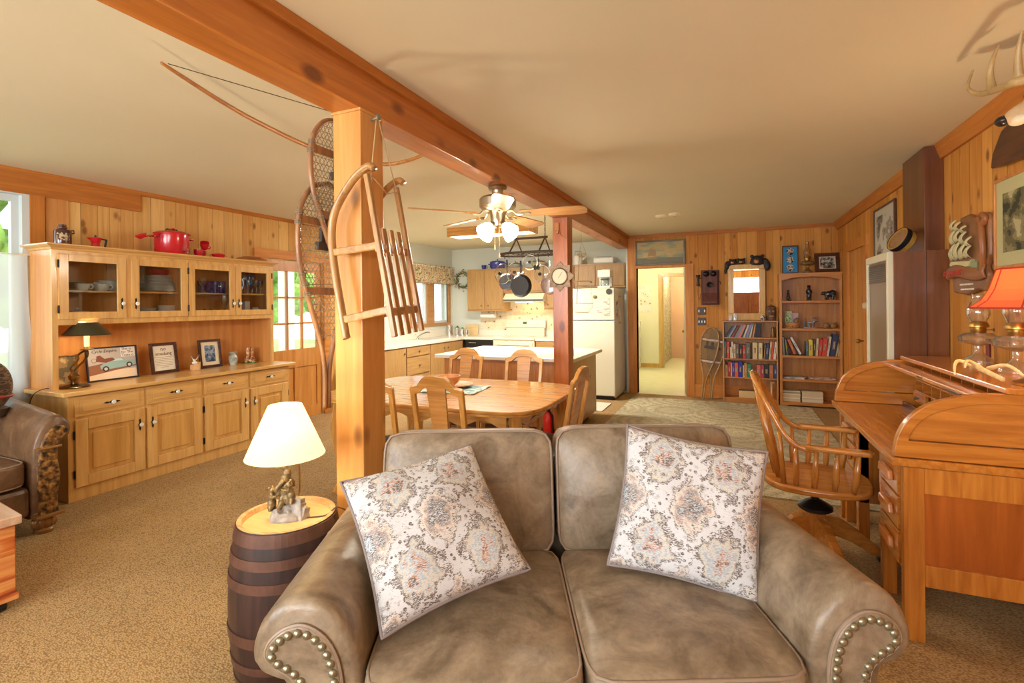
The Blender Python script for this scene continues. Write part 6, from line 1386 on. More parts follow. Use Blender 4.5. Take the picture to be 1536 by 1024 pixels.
row([(1084.5+1.2, 3, .235, (20, 140, 140), .02), (1090, 4.6, .232, (200, 60, 60), .0), (1095.3, 2, .16, (214, 190, 140), .0), (1097.5, 2.6, .235, (214, 204, 190), .0), (1101, 3, .205, (206, 180, 150), 0), (1104.6, 4.6, .205, (110, 84, 66), 0), (1109.8, 4.4, .205, (34, 40, 44), 0), (1114.8, 5, .195, (190, 44, 36), 0), (1120.2, 6.4, .225, (96, 96, 92), 0), (1130, 7.6, .23, (206, 186, 140), 0), (1139, 6, .23, (214, 196, 150), 0), (1146.4, 1.8, .20, (150, 116, 70), .08), (1148.6, 4.2, .225, (52, 62, 100), .1), (1154, 2.8, .25, (206, 180, 140), .1), (1157.4, 2.4, .25, (206, 80, 50), .1), (1160.6, 4, .25, (214, 206, 190), .1)], .622, 7.765, 'on the middle shelf of the short bookcase', 'books on the middle shelf')
row([(1085.8, 2, .205, (150, 140, 110), 0), (1088, 3.4, .17, (200, 150, 84), 0), (1092, 4, .215, (170, 36, 40), 0), (1096.4, 1.7, .20, (206, 190, 90), 0), (1098.4, 3.6, .215, (40, 50, 150), 0), (1102.4, 5.4, .20, (214, 84, 40), 0), (1108.4, 6, .215, (30, 40, 170), 0), (1114.8, 2.4, .17, (206, 160, 90), 0), (1117.4, 4.2, .20, (176, 130, 76), 0), (1122, 5.2, .185, (20, 130, 90), 0), (1136, 6, .18, (214, 100, 84), 0), (1142.4, 4.8, .18, (170, 44, 80), 0), (1147.4, 7, .185, (30, 30, 30), 0), (1155, 6, .185, (176, 104, 60), 0), (1161.4, 5, .18, (40, 60, 110), 0)], .358, 7.765, 'on the lower shelf of the short bookcase', 'books on the lower shelf')
t = thing('card_box', 'flat cream box on the bottom shelf of short bookcase', 'box', (U(1121), 7.84, .062)); MB().box(-.105, -.06, 0, .105, .06, .10).build('box_body', plain('cream_card', (214, 184, 130), .6), t, bevel=.004); MB().box(-.10, -.055, .10, .10, .055, .105).build('box_lid', plain('shadow_card', (120, 90, 56), .7), t)  # thin dark slab on the box top is shade painted as colour
t = thing('tee_stand', 'small pale wooden T shaped stand on the bottom shelf', 'stand', (U(1158), 7.85, .062)); MB().box(-.008, -.02, 0, .012, .02, .22).box(-.02, -.02, .22, .045, .02, .24).build('stand_body', plain('pale_stand', (226, 190, 146), .5), t, bevel=.003)
# on the short bookcase
t = thing('glass_candle_holder', 'clear square glass candle holders at left of the mirror', 'candle holder', (.035, 7.80, 1.163))
MB().box(-.055, -.03, 0, -.005, .03, .08).build('glass_block', plain('crystal', (206, 206, 206), .1, .2, bump=1, nscale=60), t, bevel=.006); MB().box(.005, -.03, 0, .055, .03, .10).build('glass_block', plain('crystal', 0), t, bevel=.006)
t = thing('glass_globe', 'small painted glass globe in front of the mirror', 'globe', (.42, 7.80, 1.163)); MB().ell((0, 0, .045), (.032, .032, .036), 18, 12).lathe([(.028, 0), (.03, .012), (0, .014)], 16).build('globe_body', pattern('globe_paint', [(60, 60, 50), (206, 206, 200), (190, 150, 80)], 34, 'noise', rough=.15, pos=[0, .45, .6]), t, smooth=True)
t = thing('carved_mask', 'dark carved wooden face figure right of the mirror', 'figure', (.53, 7.84, 1.163)); tk = plain('tiki_brown', (104, 70, 46), .6, noise=.4, nscale=30, bump=.8)
MB().lathe([(.058, 0), (.06, .05), (.065, .12), (.06, .17), (.066, .19), (.03, .21), (0, .215)], 18, sy=.7).build('head', tk, t, smooth=True)
for s_ in (-1, 1): MB().ell((s_*.024, -.045, .13), (.014, .01, .014)).build('eye', plain('tiki_light', (166, 120, 76), .6), t, smooth=True)
MB().ell((0, -.05, .10), (.012, .014, .02)).build('nose', tk, t, smooth=True); MB().box(-.028, -.055, .05, .028, -.04, .07).build('mouth', plain('tiki_light', 0), t, bevel=.006)
# on and in the tall bookcase
def V8(u): return .622+(u-1168)*.00772
t = thing('photo_frame', 'blue matted frame with three round photos on tall bookcase', 'picture', (.775, 7.90, 1.813), rot=(-.12, 0, -.12))
MB().box(-.10, -.012, 0, .10, 0, .02).box(-.10, -.012, .38, .10, 0, .40).box(-.10, -.012, .02, -.085, 0, .38).box(.085, -.012, .02, .10, 0, .38).build('frame', darkw('z'), t, bevel=.002); MB().box(-.087, -.006, .018, .087, -.002, .382).build('mat_board', plain('blue_mat', (30, 130, 190), .6), t)
for k in range(3): z = .085+.115*k; MB().prism([(.048*math.cos(a*PI/12), z+.048*math.sin(a*PI/12)) for a in range(24)], 'y', -.0075, -.006).build('round_photo', pattern('round_photo', [(40, 40, 36), (206, 196, 170), (130, 120, 100)], 26, 'noise', pos=[0, .48, .56]), t)
def oil_lamp(lab, loc, sc, tint, chim=.18):
    t = thing('oil_lamp', lab, 'lamp', loc); g = glassy('amber_glass', (226, 206, 150), .3, .03, opacity=.10) if tint else glassy('lamp_glass', (246, 244, 234), .35, .03, opacity=.05); t.scale = (sc,)*3
    MB().lathe([(.068, 0), (.07, .008), (.06, .03), (.03, .05), (.018, .07), (.018, .10), (.03, .108)], 28, cap=False).build('foot', g, t, smooth=True)
    MB().lathe([(.0, .105), (.04, .108), (.085, .125), (.088, .15), (.06, .17), (.03, .175)], 28, cap=False).build('oil_font', g, t, smooth=True)
    MB().lathe([(.03, .172), (.034, .18), (.034, .20), (.045, .205), (.045, .215), (.036, .235), (.02, .24), (0, .24)], 20).rod((.03, 0, .19), (.06, 0, .19), .003).ell((.065, 0, .19), (.004, .01, .01)).build('burner', BRASS, t, smooth=True)
    MB().lathe([(.034, .215), (.038, .24), (.052, .275), (.048, .31), (.030, .36), (.026, .24+chim), (.030, .25+chim)], 24, cap=False).build('chimney', g, t, smooth=True)
    return t
oil_lamp('tall amber glass oil lamp on top of the tall bookcase', (.975, 7.84, 1.812), .98, True, .20)
t = frame('photo_frame', 'dark wood frame with black and white photo on tall bookcase', (1.215, 7.86, 1.815), .30, .27, .05, darkw('y'), .16, plain('photo_white', (206, 198, 180), .7))
t.rotation_euler = Euler((0, -.16, -PI/2+.0)).to_matrix().to_euler(); t.rotation_euler = (Matrix.Rotation(-PI/2+.12, 3, 'Z') @ Matrix.Rotation(-.16, 3, 'Y')).to_euler()
MB().box(.0065, -.085, .06, .007, .085, .21).build('photo', pattern('grey_photo', [(50, 48, 46), (120, 116, 106), (196, 190, 174)], 22, 'noise', pos=[0, .43, .54]), t)
def bear_fig(lab, x, pcs):
    t = thing('black_bear_figurine', lab, 'figurine', (x, 7.80, 1.438), group='black bear figurines'); fig(pcs, 'bear_body', plain('bear_gloss', (34, 36, 42), .3, coat=.4), t, .004, sm=4); return t
bear_fig('small black bear cub figurine standing upright on left of the shelf', V8(1183), [('e', (0, 0, .04), (.022, .02, .04)), ('e', (0, 0, .09), (.017, .016, .035)), ('e', (-.004, 0, .135), (.016, .014, .016)), ('e', (-.012, -.006, .13), (.01, .008, .008)), ('e', (.008, 0, .15), (.005, .004, .006)), ('t', [(0, -.014, .10), (.02, -.018, .08)], [.008, .006]), ('e', (.02, 0, .012), (.02, .018, .012))])
bear_fig('taller black bear figurine standing upright in the shelf middle', V8(1215), [('e', (0, 0, .06), (.032, .028, .05)), ('e', (0, 0, .125), (.028, .026, .05)), ('e', (0, -.004, .185), (.022, .02, .022)), ('e', (0, -.022, .18), (.011, .012, .01)), ('e', (-.015, 0, .206), (.007, .005, .008)), ('e', (.015, 0, .206), (.007, .005, .008)), ('t', [(-.026, 0, .14), (-.03, -.02, .10), (-.012, -.03, .10)], [.012, .01, .008]), ('t', [(.026, 0, .14), (.03, -.02, .10), (.012, -.03, .10)], [.012, .01, .008]), ('e', (-.018, -.01, .015), (.015, .02, .015)), ('e', (.018, -.01, .015), (.015, .02, .015))])
bear_fig('black bear figurine walking on all fours at right of the shelf', V8(1245), [('e', (.01, 0, .085), (.065, .035, .04)), ('e', (.04, 0, .095), (.045, .036, .045)), ('e', (-.06, 0, .095), (.03, .022, .024)), ('e', (-.085, 0, .085), (.014, .012, .011)), ('e', (-.05, .014, .118), (.006, .004, .007)), ('e', (-.05, -.014, .118), (.006, .004, .007)), ('t', [(-.03, .02, .07), (-.035, .02, .01)], [.016, .012]), ('t', [(-.03, -.02, .07), (-.015, -.02, .01)], [.016, .012]), ('t', [(.05, .02, .07), (.055, .02, .01)], [.02, .013]), ('t', [(.05, -.02, .07), (.035, -.02, .01)], [.02, .013])])
t = thing('wicker_basket', 'small wicker basket with cards and a pale jar on tall bookcase', 'basket', (V8(1189), 7.84, 1.063)); wk = pattern('wicker', [(120, 70, 34), (206, 150, 90)], 40, 'voronoi', vec=(1, 1, 2.5), pos=[0, .35], bump=.5)
MB().lathe([(0, 0), (.075, 0), (.095, .05), (.098, .075), (.09, .075), (.07, .01), (0, .01)], 24, cap=False, sy=.8).build('basket_body', wk, t, smooth=True); MB().tube([(.09*math.cos(a), 0, .07+.09*math.sin(a)) for a in [PI*i/10 for i in range(4)]], .007, 6).build('handle', wk, t)
MB().box(-.085, -.01, .06, .0, .0, .23).build('card', pattern('green_card', [(90, 150, 70), (206, 214, 190), (140, 180, 100)], 20, 'noise', pos=[0, .46, .56]), t, rot=(-.1, 0, 0)); MB().box(-.02, .01, .06, .07, .018, .21).build('card', plain('pink_card', (214, 180, 186), .7), t, rot=(-.1, .06, 0))
MB().ell((.045, -.02, .10), (.032, .03, .034)).build('pale_jar', plain('pale_jar', (150, 136, 108), .4), t, smooth=True)
t = thing('moose_ornament', 'silver metal moose with a pine tree on tall bookcase', 'ornament', (V8(1216), 7.80, 1.063)); sv = plain('pewter_moose', (140, 144, 156), .35, .7)
MB().box(-.075, -.02, 0, .075, .02, .006).build('base', sv, t)
fig([('e', (.015, 0, .075), (.045, .012, .022)), ('e', (.05, 0, .09), (.02, .01, .02)), ('e', (.078, 0, .105), (.02, .008, .010), (0, .4, 0)), ('e', (.092, 0, .094), (.010, .007, .008)), ('t', [(.045, .004, .07), (.048, .004, .005)], [.008, .005]), ('t', [(.035, -.004, .07), (.032, -.004, .005)], [.008, .005]), ('t', [(-.018, .004, .07), (-.022, .004, .005)], [.009, .005]), ('t', [(-.01, -.004, .07), (-.004, -.004, .005)], [.009, .005]), ('e', (.065, .012, .135), (.022, .012, .010), (.3, 0, 0)), ('e', (.055, -.012, .135), (.022, .012, .010), (-.3, 0, 0))], 'moose_body', sv, t, .0025, sm=2)
mb = MB()
for k in range(5): mb.lathe([(.026-.004*k, .02+.022*k), (.004, .05+.022*k)], 8, (-.055, 0, 0))
mb.rod((-.055, 0, 0), (-.055, 0, .06), .004); mb.build('pine_tree', sv, t)
for i, u in enumerate((1240.5, 1251.5)):
    t = thing('clay_pot', '%s little round clay pot with handle on tall bookcase' % ('left' if i == 0 else 'right'), 'pot', (V8(u), 7.82, 1.063)); cp = plain('clay', (150, 112, 72) if i == 0 else (122, 86, 54), .4)
    MB().lathe([(0, 0), (.025, 0), (.042, .025), (.04, .05), (.022, .066), (.024, .074), (.018, .072), (.016, .06)], 20, cap=False).build('pot_body', cp, t, smooth=True); MB().tube([(.02, 0, .07), (.042, 0, .075), (.048, 0, .05), (.04, 0, .035)], .004, 6).build('handle', cp, t)
def row8(items, z, zone, group):
    for i, (u, w, h, c, lean) in enumerate(items):
        wd = w*.00772; book(c, wd*.96, h, .16, (V8(u), 7.735, z+.001+(wd*.96*math.sin(-lean) if lean < 0 else 0)), lean, '%s book, %s from the left %s' % (cname(c), nth[i], zone), group)
row8([(1173.8, 2.2, .25, (150, 150, 170), -.05), (1176.6, 2.2, .24, (34, 34, 36), -.07), (1179.4, 1.2, .22, (190, 190, 60), -.10), (1181.6, 1.6, .20, (40, 50, 90), -.14), (1189.6, 4.4, .215, (196, 100, 52), -.36), (1199.0, 3.4, .255, (206, 206, 220), -.46)], .692, 'in the left leaning group on tall bookcase', 'books leaning left on tall bookcase')
row8([(1209, 3, .19, (70, 110, 130), 0), (1213, 6, .215, (214, 190, 60), 0), (1219.6, 3.4, .225, (76, 60, 56), .02), (1223, 3.6, .235, (206, 190, 160), .06), (1227.2, 4.8, .22, (206, 54, 40), .08), (1232.4, 6.6, .24, (206, 70, 56), .09), (1239.4, 3.4, .265, (214, 200, 176), .13), (1243.6, 8.4, .30, (40, 52, 92), .15), (1252.6, 2.2, .25, (190, 170, 130), .17), (1256, 3.2, .255, (180, 160, 120), .05), (1260, 1.6, .25, (150, 96, 40), .0)], .692, 'in the right group on tall bookcase', 'books on the right of the tall bookcase')
for i, (u, w, c, z, lab) in enumerate(((1187, .26, (150, 150, 156), 0, 'grey magazine at the bottom of the left flat pile'), (1186, .25, (190, 120, 84), .008, 'orange magazine in the middle of the left flat pile'), (1189, .24, (96, 150, 120), .016, 'green magazine on top of the left flat pile'), (1228, .30, (96, 84, 80), 0, 'dark magazine at the bottom of the right flat pile'), (1230, .28, (190, 170, 160), .008, 'pale magazine on top of the right flat pile'))):
    tag(MB().box(-w/2, -.10, 0, w/2, .10, .0075).build('magazine', pattern('mag%d' % i, [c, tuple(min(255, k+60) for k in c), (110, 100, 100)], 14, 'noise', pos=[0, .45, .6], rough=.3), loc=(V8(u)+.03, 7.85, .3705+z), rot=(0, 0, .05*(i-2))), lab, 'magazine', 'magazines on tall bookcase')
for s_, (x, n_, w) in enumerate(((V8(1187)-.02+.0, 8, .235), (V8(1218)+.0, 8, .245))):
    for k in range(n_):
        c = random.choice([(226, 214, 186), (220, 200, 166), (230, 222, 204), (214, 196, 160)]); 
        if k == n_-2 and s_ == 0: c = (150, 144, 124)
        tag(MB().box(-w/2+random.uniform(-.002, .002), -.09, 0, w/2+random.uniform(-.004, .004), .09, .0175).build('paperbound_volume', plain('vol_%d_%d_%d' % c, c, .8), loc=(x, 7.83, .0605+.0182*k), bevel=.0015), 'white paperbound volume, %s from the bottom of the %s stack in tall bookcase' % (nth[k], ('left', 'right')[s_]), 'book', 'paperbound volumes')
# snowshoes leaning on the far wall
def lean_shoe(lab, x, y, z, Hh, w, tilt, back, seed, c): 
    s_ = snowshoe('snowshoe', lab, (x, y, z), Hh, w, (0, 0, 0), framec=c, seed=seed, tail=.32, sp_=.013)
    s_.rotation_euler = (Matrix.Rotation(-back, 3, 'X') @ Matrix.Rotation(PI/2, 3, 'Z') @ Matrix.Rotation(tilt, 3, 'X')).to_euler(); return s_
lean_shoe('front snowshoe of the pair leaning on the far wall', -.385, 7.80, .012, 1.06, .12, .13, .10, 5, (190, 146, 90))
lean_shoe('rear snowshoe of the pair leaning on the far wall', -.275, 7.845, .012, 1.03, .12, .10, .085, 6, (196, 160, 112))
# hall things seen through the doorway
tag(MB().box(-.20, -.006, -.3, .20, 0, .3).box(-.19, -.008, -.01, .19, -.006, .0).build('wall_calendar', pattern('calendar_print', [(196, 130, 84), (226, 220, 196), (232, 228, 210)], 9, 'voronoi', pos=[0, .18, .5]), loc=(-1.79, 11.295, 1.52)), 'wall calendar in the hall beyond the doorway', 'calendar')
t = thing('washing_machine', 'cream washing machine at left in the hall', 'washing machine', (-2.12, 10.85, 0)); MB().box(-.31, -.30, .02, .31, .30, .92).build('machine_body', WHITE, t, bevel=.01); MB().box(-.31, .22, .92, .31, .30, 1.04).build('control_panel', WHITE, t, bevel=.01)
t = thing('oval_plaque', 'oval wooden plaque on the pink bathroom wall', 'plaque', (-.80, 13.39, 1.55), rot=(PI/2, 0, 0)); MB().lathe([(0, 0), (1, 0), (.9, .02), (0, .022)], 28, sx=.055, sy=.19).build('plaque_body', oak('y'), t, smooth=True)
tag(MB().box(-.09, -.03, -.22, .09, 0, .22).build('hanging_towel', plain('towel_pink', (226, 200, 180), .9, noise=.1), loc=(-.66, 13.35, .78), bevel=.01), 'pale towel hanging in the bathroom beyond the hall', 'towel')
# reflected in the mirror: cabinet at the rear wall
ar = thing('armoire', 'knotty pine cabinet at the rear wall, seen in the mirror', 'cabinet', (.55, -2.2, 0)); ap = wood('armoire_pine', (176, 110, 60), (132, 76, 38), 'z', knots=.5)
MB().box(-.62, -.25, 0, .62, .2, 1.76).build('cabinet_body', ap, ar, bevel=.005)
for a, b_ in ((-.6, -.01), (.01, .6)):
    d = MB().box(a, .2, .06, b_, .225, 1.70).build('door', ap, ar, bevel=.004)
    for z0, z1 in ((.12, .82), (.92, 1.62)): MB().prism([(a+.08, z0), (b_-.08, z0), (b_-.08, z1-.08), ((a+b_)/2, z1), (a+.08, z1-.08)], 'y', .222, .236).build('door_panel', ap, d, bevel=.006)
# rug
rg, nt, b = newmat('rug_weave'); N = nt.nodes; L = nt.links
tc = nd('ShaderNodeTexCoord'); vo = nd('ShaderNodeTexVoronoi'); vo.inputs['Scale'].default_value = 1.25; vo.inputs['Randomness'].default_value = .45; L.new(tc.outputs['Object'], vo.inputs['Vector'])
n1 = nd('ShaderNodeTexNoise'); n1.inputs['Scale'].default_value = 26; n1.inputs['Detail'].default_value = 4; L.new(tc.outputs['Object'], n1.inputs['Vector'])
n2 = nd('ShaderNodeTexNoise'); n2.inputs['Scale'].default_value = 1.1; n2.inputs['Detail'].default_value = 2; L.new(tc.outputs['Object'], n2.inputs['Vector'])
v2 = nd('ShaderNodeTexVoronoi'); v2.inputs['Scale'].default_value = 11; L.new(tc.outputs['Object'], v2.inputs['Vector'])
rings = mth('SINE', mth('ADD', mth('MULTIPLY', vo.outputs['Distance'], 46), mth('MULTIPLY', n1.outputs['Fac'], 4.0)))
pet = mth('SINE', mth('MULTIPLY', v2.outputs['Distance'], 30))
val = mth('ADD', mth('MULTIPLY', rings, .10), mth('ADD', mth('MULTIPLY', pet, .10), mth('MULTIPLY', n1.outputs['Fac'], .7)))
r1 = nd('ShaderNodeValToRGB'); r1.color_ramp.elements[0].position = .12; r1.color_ramp.elements[1].position = .48; r1.color_ramp.elements[0].color = (*s2l((150, 134, 98)), 1); r1.color_ramp.elements[1].color = (*s2l((206, 194, 160)), 1); L.new(val, r1.inputs[0])
mx = nd('ShaderNodeMix', data_type='RGBA'); r2 = nd('ShaderNodeValToRGB'); r2.color_ramp.elements[0].position = .40; r2.color_ramp.elements[1].position = .62; L.new(n2.outputs['Fac'], r2.inputs[0]); L.new(mth('MULTIPLY', r2.outputs[0], .55), mx.inputs['Factor']); L.new(r1.outputs[0], mx.inputs['A']); mx.inputs['B'].default_value = (*s2l((146, 132, 106)), 1)
L.new(mx.outputs['Result'], b.inputs['Base Color']); b.inputs['Roughness'].default_value = .95
tag(MB().box(-1.17, -1.8, 0, 1.17, 1.8, .009).build('area_rug', rg, loc=(-.19, 5.84, .001)), 'large tan area rug with faded medallions in front of bookcases', 'rug')

# ================================================================ right side
# wall heater cabinet with chimney box
t = thing('wall_heater', 'brown wood cased wall heater with white framed grille', 'heater', (1.05, 4.25, 0)); bw = wood('walnut_panel', (128, 78, 42), (96, 54, 28), 'z', scale=.5, rough=.35)
MB().box(0, 0, 0, .306, .60, 1.765).build('side_casing', bw, t, bevel=.002); MB().box(.18, -.003, .0, .186, .0, 1.76).build('casing_seam', darkw('z'), t)
MB().box(-.035, -.0, .02, 0, .04, 1.765).box(-.035, .56, .02, 0, .60, 1.765).box(-.035, .04, 1.71, 0, .56, 1.765).box(-.035, .04, .02, 0, .56, .10).build('white_frame', plain('heater_white', (214, 206, 176), .4), t, bevel=.004)
MB().box(-.02, .04, .10, -.002, .56, 1.71).build('front_panel', plain('heater_brown', (126, 100, 70), .4), t)
for k in range(10): MB().box(-.03, .06, 1.56+.014*k, -.019, .54, 1.568+.014*k).build('louver', plain('louver_dark', (74, 62, 50), .4), t)
t = thing('chimney_box', 'dark brown boxed flue rising from heater to ceiling', 'flue', (1.25, 4.33, 1.767)); MB().box(0, 0, 0, .108, .47, .728).build('flue_casing', wood('flue_brown', (112, 62, 30), (78, 40, 20), 'z', scale=.5, rough=.3), t, bevel=.002)
t = thing('keg_lid', 'round wooden keg end leaning on the dark flue box', 'keg end', (1.18, 4.55, 1.865), rot=(0, math.radians(-62), .35)); kw_ = wood('keg_wood', (196, 150, 70), (160, 112, 44), 'x')
MB().lathe([(0, -.03), (.09, -.03), (.09, .04), (.08, .04), (.08, .03), (0, .03)], 32).build('keg_body', kw_, t, smooth=True); MB().lathe([(.092, .005), (.095, .008), (.095, .04), (.091, .044)], 32, cap=False).build('black_hoop', BLACK, t); MB().lathe([(0, .030), (.079, .030), (.079, .0315), (0, .0315)], 28).build('keg_face', pattern('keg_face', [(96, 70, 44), (150, 110, 66)], 14, 'noise', constant=False), t)
# framed print beyond the flue (faces -x)
def rframe(name, lab, y0, y1, z0, z1, fw, fmat, matc, pic, inset, cat='picture', x=RW):
    t = thing(name, lab, cat, (x-.004, y0, z0)); w, h = y1-y0, z1-z0
    MB().box(-.02, 0, 0, 0, fw, h).box(-.02, w-fw, 0, 0, w, h).box(-.02, fw, 0, 0, w-fw, fw).box(-.02, fw, h-fw, 0, w-fw, h).build('frame', fmat, t, bevel=.003)
    MB().box(-.010, fw*.6, fw*.6, -.004, w-fw*.6, h-fw*.6).build('mat_board', matc, t); MB().box(-.0115, fw+inset, fw+inset, -.010, w-fw-inset, h-fw-inset).build('print', pic, t); return t
rframe('framed_print', 'dark framed pale print above the wall heater', 5.38, 6.07, 1.80, 2.33, .02, darkw('z'), plain('mat_grey', (196, 190, 172), .6), pattern('grey_print', [(104, 92, 84), (150, 140, 126), (196, 190, 176)], 5, 'noise', pos=[0, .40, .50], vec=(1, 1, 1.6)), .06)
rframe('framed_woodland_print', 'large framed woodland print with pale green mat', 2.66, 3.585, 1.585, 2.075, .018, wood('gilt_frame', (206, 140, 66), (170, 96, 40), 'z'), plain('mat_sage', (186, 182, 134), .6), pattern('woodland_print', [(52, 54, 36), (98, 92, 58), (134, 124, 84), (176, 166, 124)], 11, 'noise', pos=[0, .42, .52, .62]), .07)
t = thing('thermostat', 'small round cream thermostat on the casing beside door', 'thermostat', (RW-.027, 6.38, 1.37), rot=(0, -PI/2, 0)); MB().lathe([(0, 0), (.04, 0), (.038, .02), (.028, .03), (0, .03)], 20).build('thermostat_body', plain('thermo_cream', (214, 192, 150), .4), t, smooth=True)
# ship relief plaque
sp_ = thing('ship_plaque', 'moulded brown wall plaque of a white sailing ship', 'plaque', (RW-.003, 3.84, 1.45)); pb = plain('plaque_brown', (140, 94, 56), .4, noise=.25, nscale=10)
def PX(pts): return [(y, z) for y, z in pts]
MB().prism(PX([(.24, .02), (.05, -.0), (-.10, .03), (-.20, .02), (-.22, .12), (-.19, .16), (-.25, .22), (-.25, .42), (-.24, .45), (-.18, .47), (-.05, .46), (.02, .49), (.12, .485), (.20, .44), (.24, .36), (.27, .26), (.27, .14)]), 'x', -.035, 0).build('backing', pb, sp_, bevel=.012, seg=3, smooth=True)
MB().tube(spline([(-.04, -.18, .14), (-.05, -.215, .25), (-.05, -.20, .38), (-.045, -.17, .44), (-.045, -.20, .455), (-.045, -.235, .43), (-.045, -.215, .40), (-.045, -.20, .42)], 5), .016, 8).build('scroll_edge', plain('scroll_brown', (150, 92, 48), .35), sp_, smooth='all')
MB().grid(lambda u, v: (-.048-.010*math.sin(PI*v)-.006*math.sin(u*5), .275-.50*u, .10+.016*math.sin(u*6)+.075*v), 40, 8).build('ribbon', plain('ribbon_brown', (146, 94, 54), .35), sp_, smooth=True, solid=.01)
mb = MB()
for (y, z, w, h) in ((.20, .22, .05, .10), (.19, .32, .05, .09), (.185, .41, .04, .06), (.13, .22, .06, .11), (.125, .33, .055, .07), (.12, .40, .045, .05), (.05, .22, .06, .09), (.045, .31, .05, .07), (.04, .38, .035, .035), (-.02, .22, .05, .07), (-.03, .29, .04, .05)):
    mb.grid(lambda u, v, y=y, z=z, w=w, h=h: (-.045-.022*math.sin(PI*v), y-(w*(1-.25*v))*(u-.5)*1.1-.02*v, z+h*v+.01*math.sin(u*3)), 6, 6)
mb.prism([(.23, .20), (.19, .18), (-.04, .175), (-.08, .21), (-.06, .20), (.0, .205), (.2, .215)], 'x', -.055, -.03); mb.build('white_ship', plain('ship_cream', (206, 196, 148), .5), sp_, smooth=True, solid=.004)
MB().grid(lambda u, v: (-.04-.008*math.sin(u*40), .26-.40*u, .145+.05*v), 40, 4).build('green_sea', plain('sea_green', (130, 140, 96), .5), sp_, solid=.008)
RT = Matrix(((0, 0, -1, -.083), (-1, 0, 0, 0), (0, 1, 0, 0), (0, 0, 0, 1)))
MB().text("OL' GEORGE'S", .046, Matrix.Translation((.005, .265, .125)) @ RT, .001).build('red_lettering', plain('red_letters', (190, 44, 36), .5), sp_)
mb = MB()
for k, (n_, y) in enumerate(((7, .13), (7, .12))):
    for j in range(n_): w = [.018, .026, .014, .030, .02, .024, .016][(j+k*3) % 7]; mb.box(-.0385, y-w, .062-.03*k, -.0365, y, .072-.03*k); y -= w+.006
mb.build('white_small_text', plain('white_letters', (220, 214, 190), .5), sp_)['kind'] = 'stuff'
# deer head mount
dh = thing('deer_head_mount', 'mounted deer head with antlers on a dark shield, right edge', 'deer head', (1.355, 3.26, 2.22))
MB().prism([(.32, -.075), (.30, -.0), (.2, .10), (.0, .14), (-.2, .12), (-.32, .04), (-.32, -.03), (-.15, -.08), (0, -.10), (.18, -.09)], 'x', -.03, 0).build('shield', darkw('y'), dh, bevel=.01, seg=3)
fur = pattern('deer_fur', [(150, 112, 72), (188, 150, 104), (214, 186, 144)], 9, 'noise', rough=.85, constant=False, pos=[.3, .5, .7])
D0 = Vector((1.355, 3.26, 2.22)); nose = Vector((1.06, 2.75, 2.17))-D0
hd_c = Vector((1.225, 2.66, 2.24))-D0; ax = (nose-hd_c).normalized()
fig([('t', [(-.01, -.42, -.06), (-.06, -.50, -.03), tuple(hd_c)], [.13, .11, .08]), ('t', [tuple(hd_c), tuple(hd_c+ax*.10), tuple(nose-ax*.03)], [.070, .050, .034]), ('e', tuple(nose-ax*.035), (.034, .036, .032)), ('t', [tuple(hd_c+Vector((.0, .02, .05))), tuple(hd_c+Vector((.09, -.08, .10)))], [.03, .012]), ('t', [tuple(hd_c+Vector((-.02, -.04, .05))), tuple(hd_c+Vector((-.10, -.10, .09)))], [.03, .012])], 'head', fur, dh, .009)
MB().ell(tuple(nose+Vector((.0, .0, .004))), (.026, .028, .022)).build('nose', plain('deer_nose', (40, 32, 28), .25), dh, smooth=True)
MB().ell(tuple(nose-ax*.05+Vector((0, 0, -.022))), (.03, .045, .022)).build('chin', plain('deer_white', (226, 210, 180), .85), dh, smooth=True)
MB().ell(tuple(hd_c+ax*.05+Vector((-.062, .02, .03))), (.014, .016, .014)).build('eye', BLACK, dh, smooth=True)
ant = plain('antler_bone', (176, 146, 96), .4, noise=.3, nscale=12)
def AW(pts): return [Vector(p)-D0 for p in pts]
def taper_tube(pts, r0, r1, k=6):
    s_ = spline(pts, k); return s_, [r0+(r1-r0)*i/(len(s_)-1) for i in range(len(s_))]
mb = MB(); s_, r_ = taper_tube(AW([(1.20, 2.62, 2.30)]+[(1.10, 2.48, 2.25), (.99, 2.46, 2.235), (.98, 2.56, 2.252), (.98, 2.70, 2.285), (.98, 2.79, 2.325), (.98, 2.845, 2.375), (.98, 2.79, 2.425)]), .022, .005); mb.tube(s_, r_, 8)
s_, r_ = taper_tube(AW([(.98, 2.62, 2.265), (.98, 2.64, 2.33), (.98, 2.62, 2.385), (.98, 2.565, 2.425)]), .018, .004); mb.tube(s_, r_, 8)
s_, r_ = taper_tube(AW([(1.0, 2.47, 2.24), (.99, 2.45, 2.33), (.99, 2.42, 2.41)]), .018, .004); mb.tube(s_, r_, 8)
o = mb.build('antler', ant, dh, smooth='all'); md = o.modifiers.new('r', 'REMESH'); md.mode = 'VOXEL'; md.voxel_size = .004; md.use_smooth_shade = True
mb = MB(); s_, r_ = taper_tube(AW([(1.26, 2.70, 2.30), (1.29, 2.85, 2.36), (1.31, 2.95, 2.44)]), .022, .006); mb.tube(s_, r_, 8); mb.build('antler', ant, dh, smooth='all')
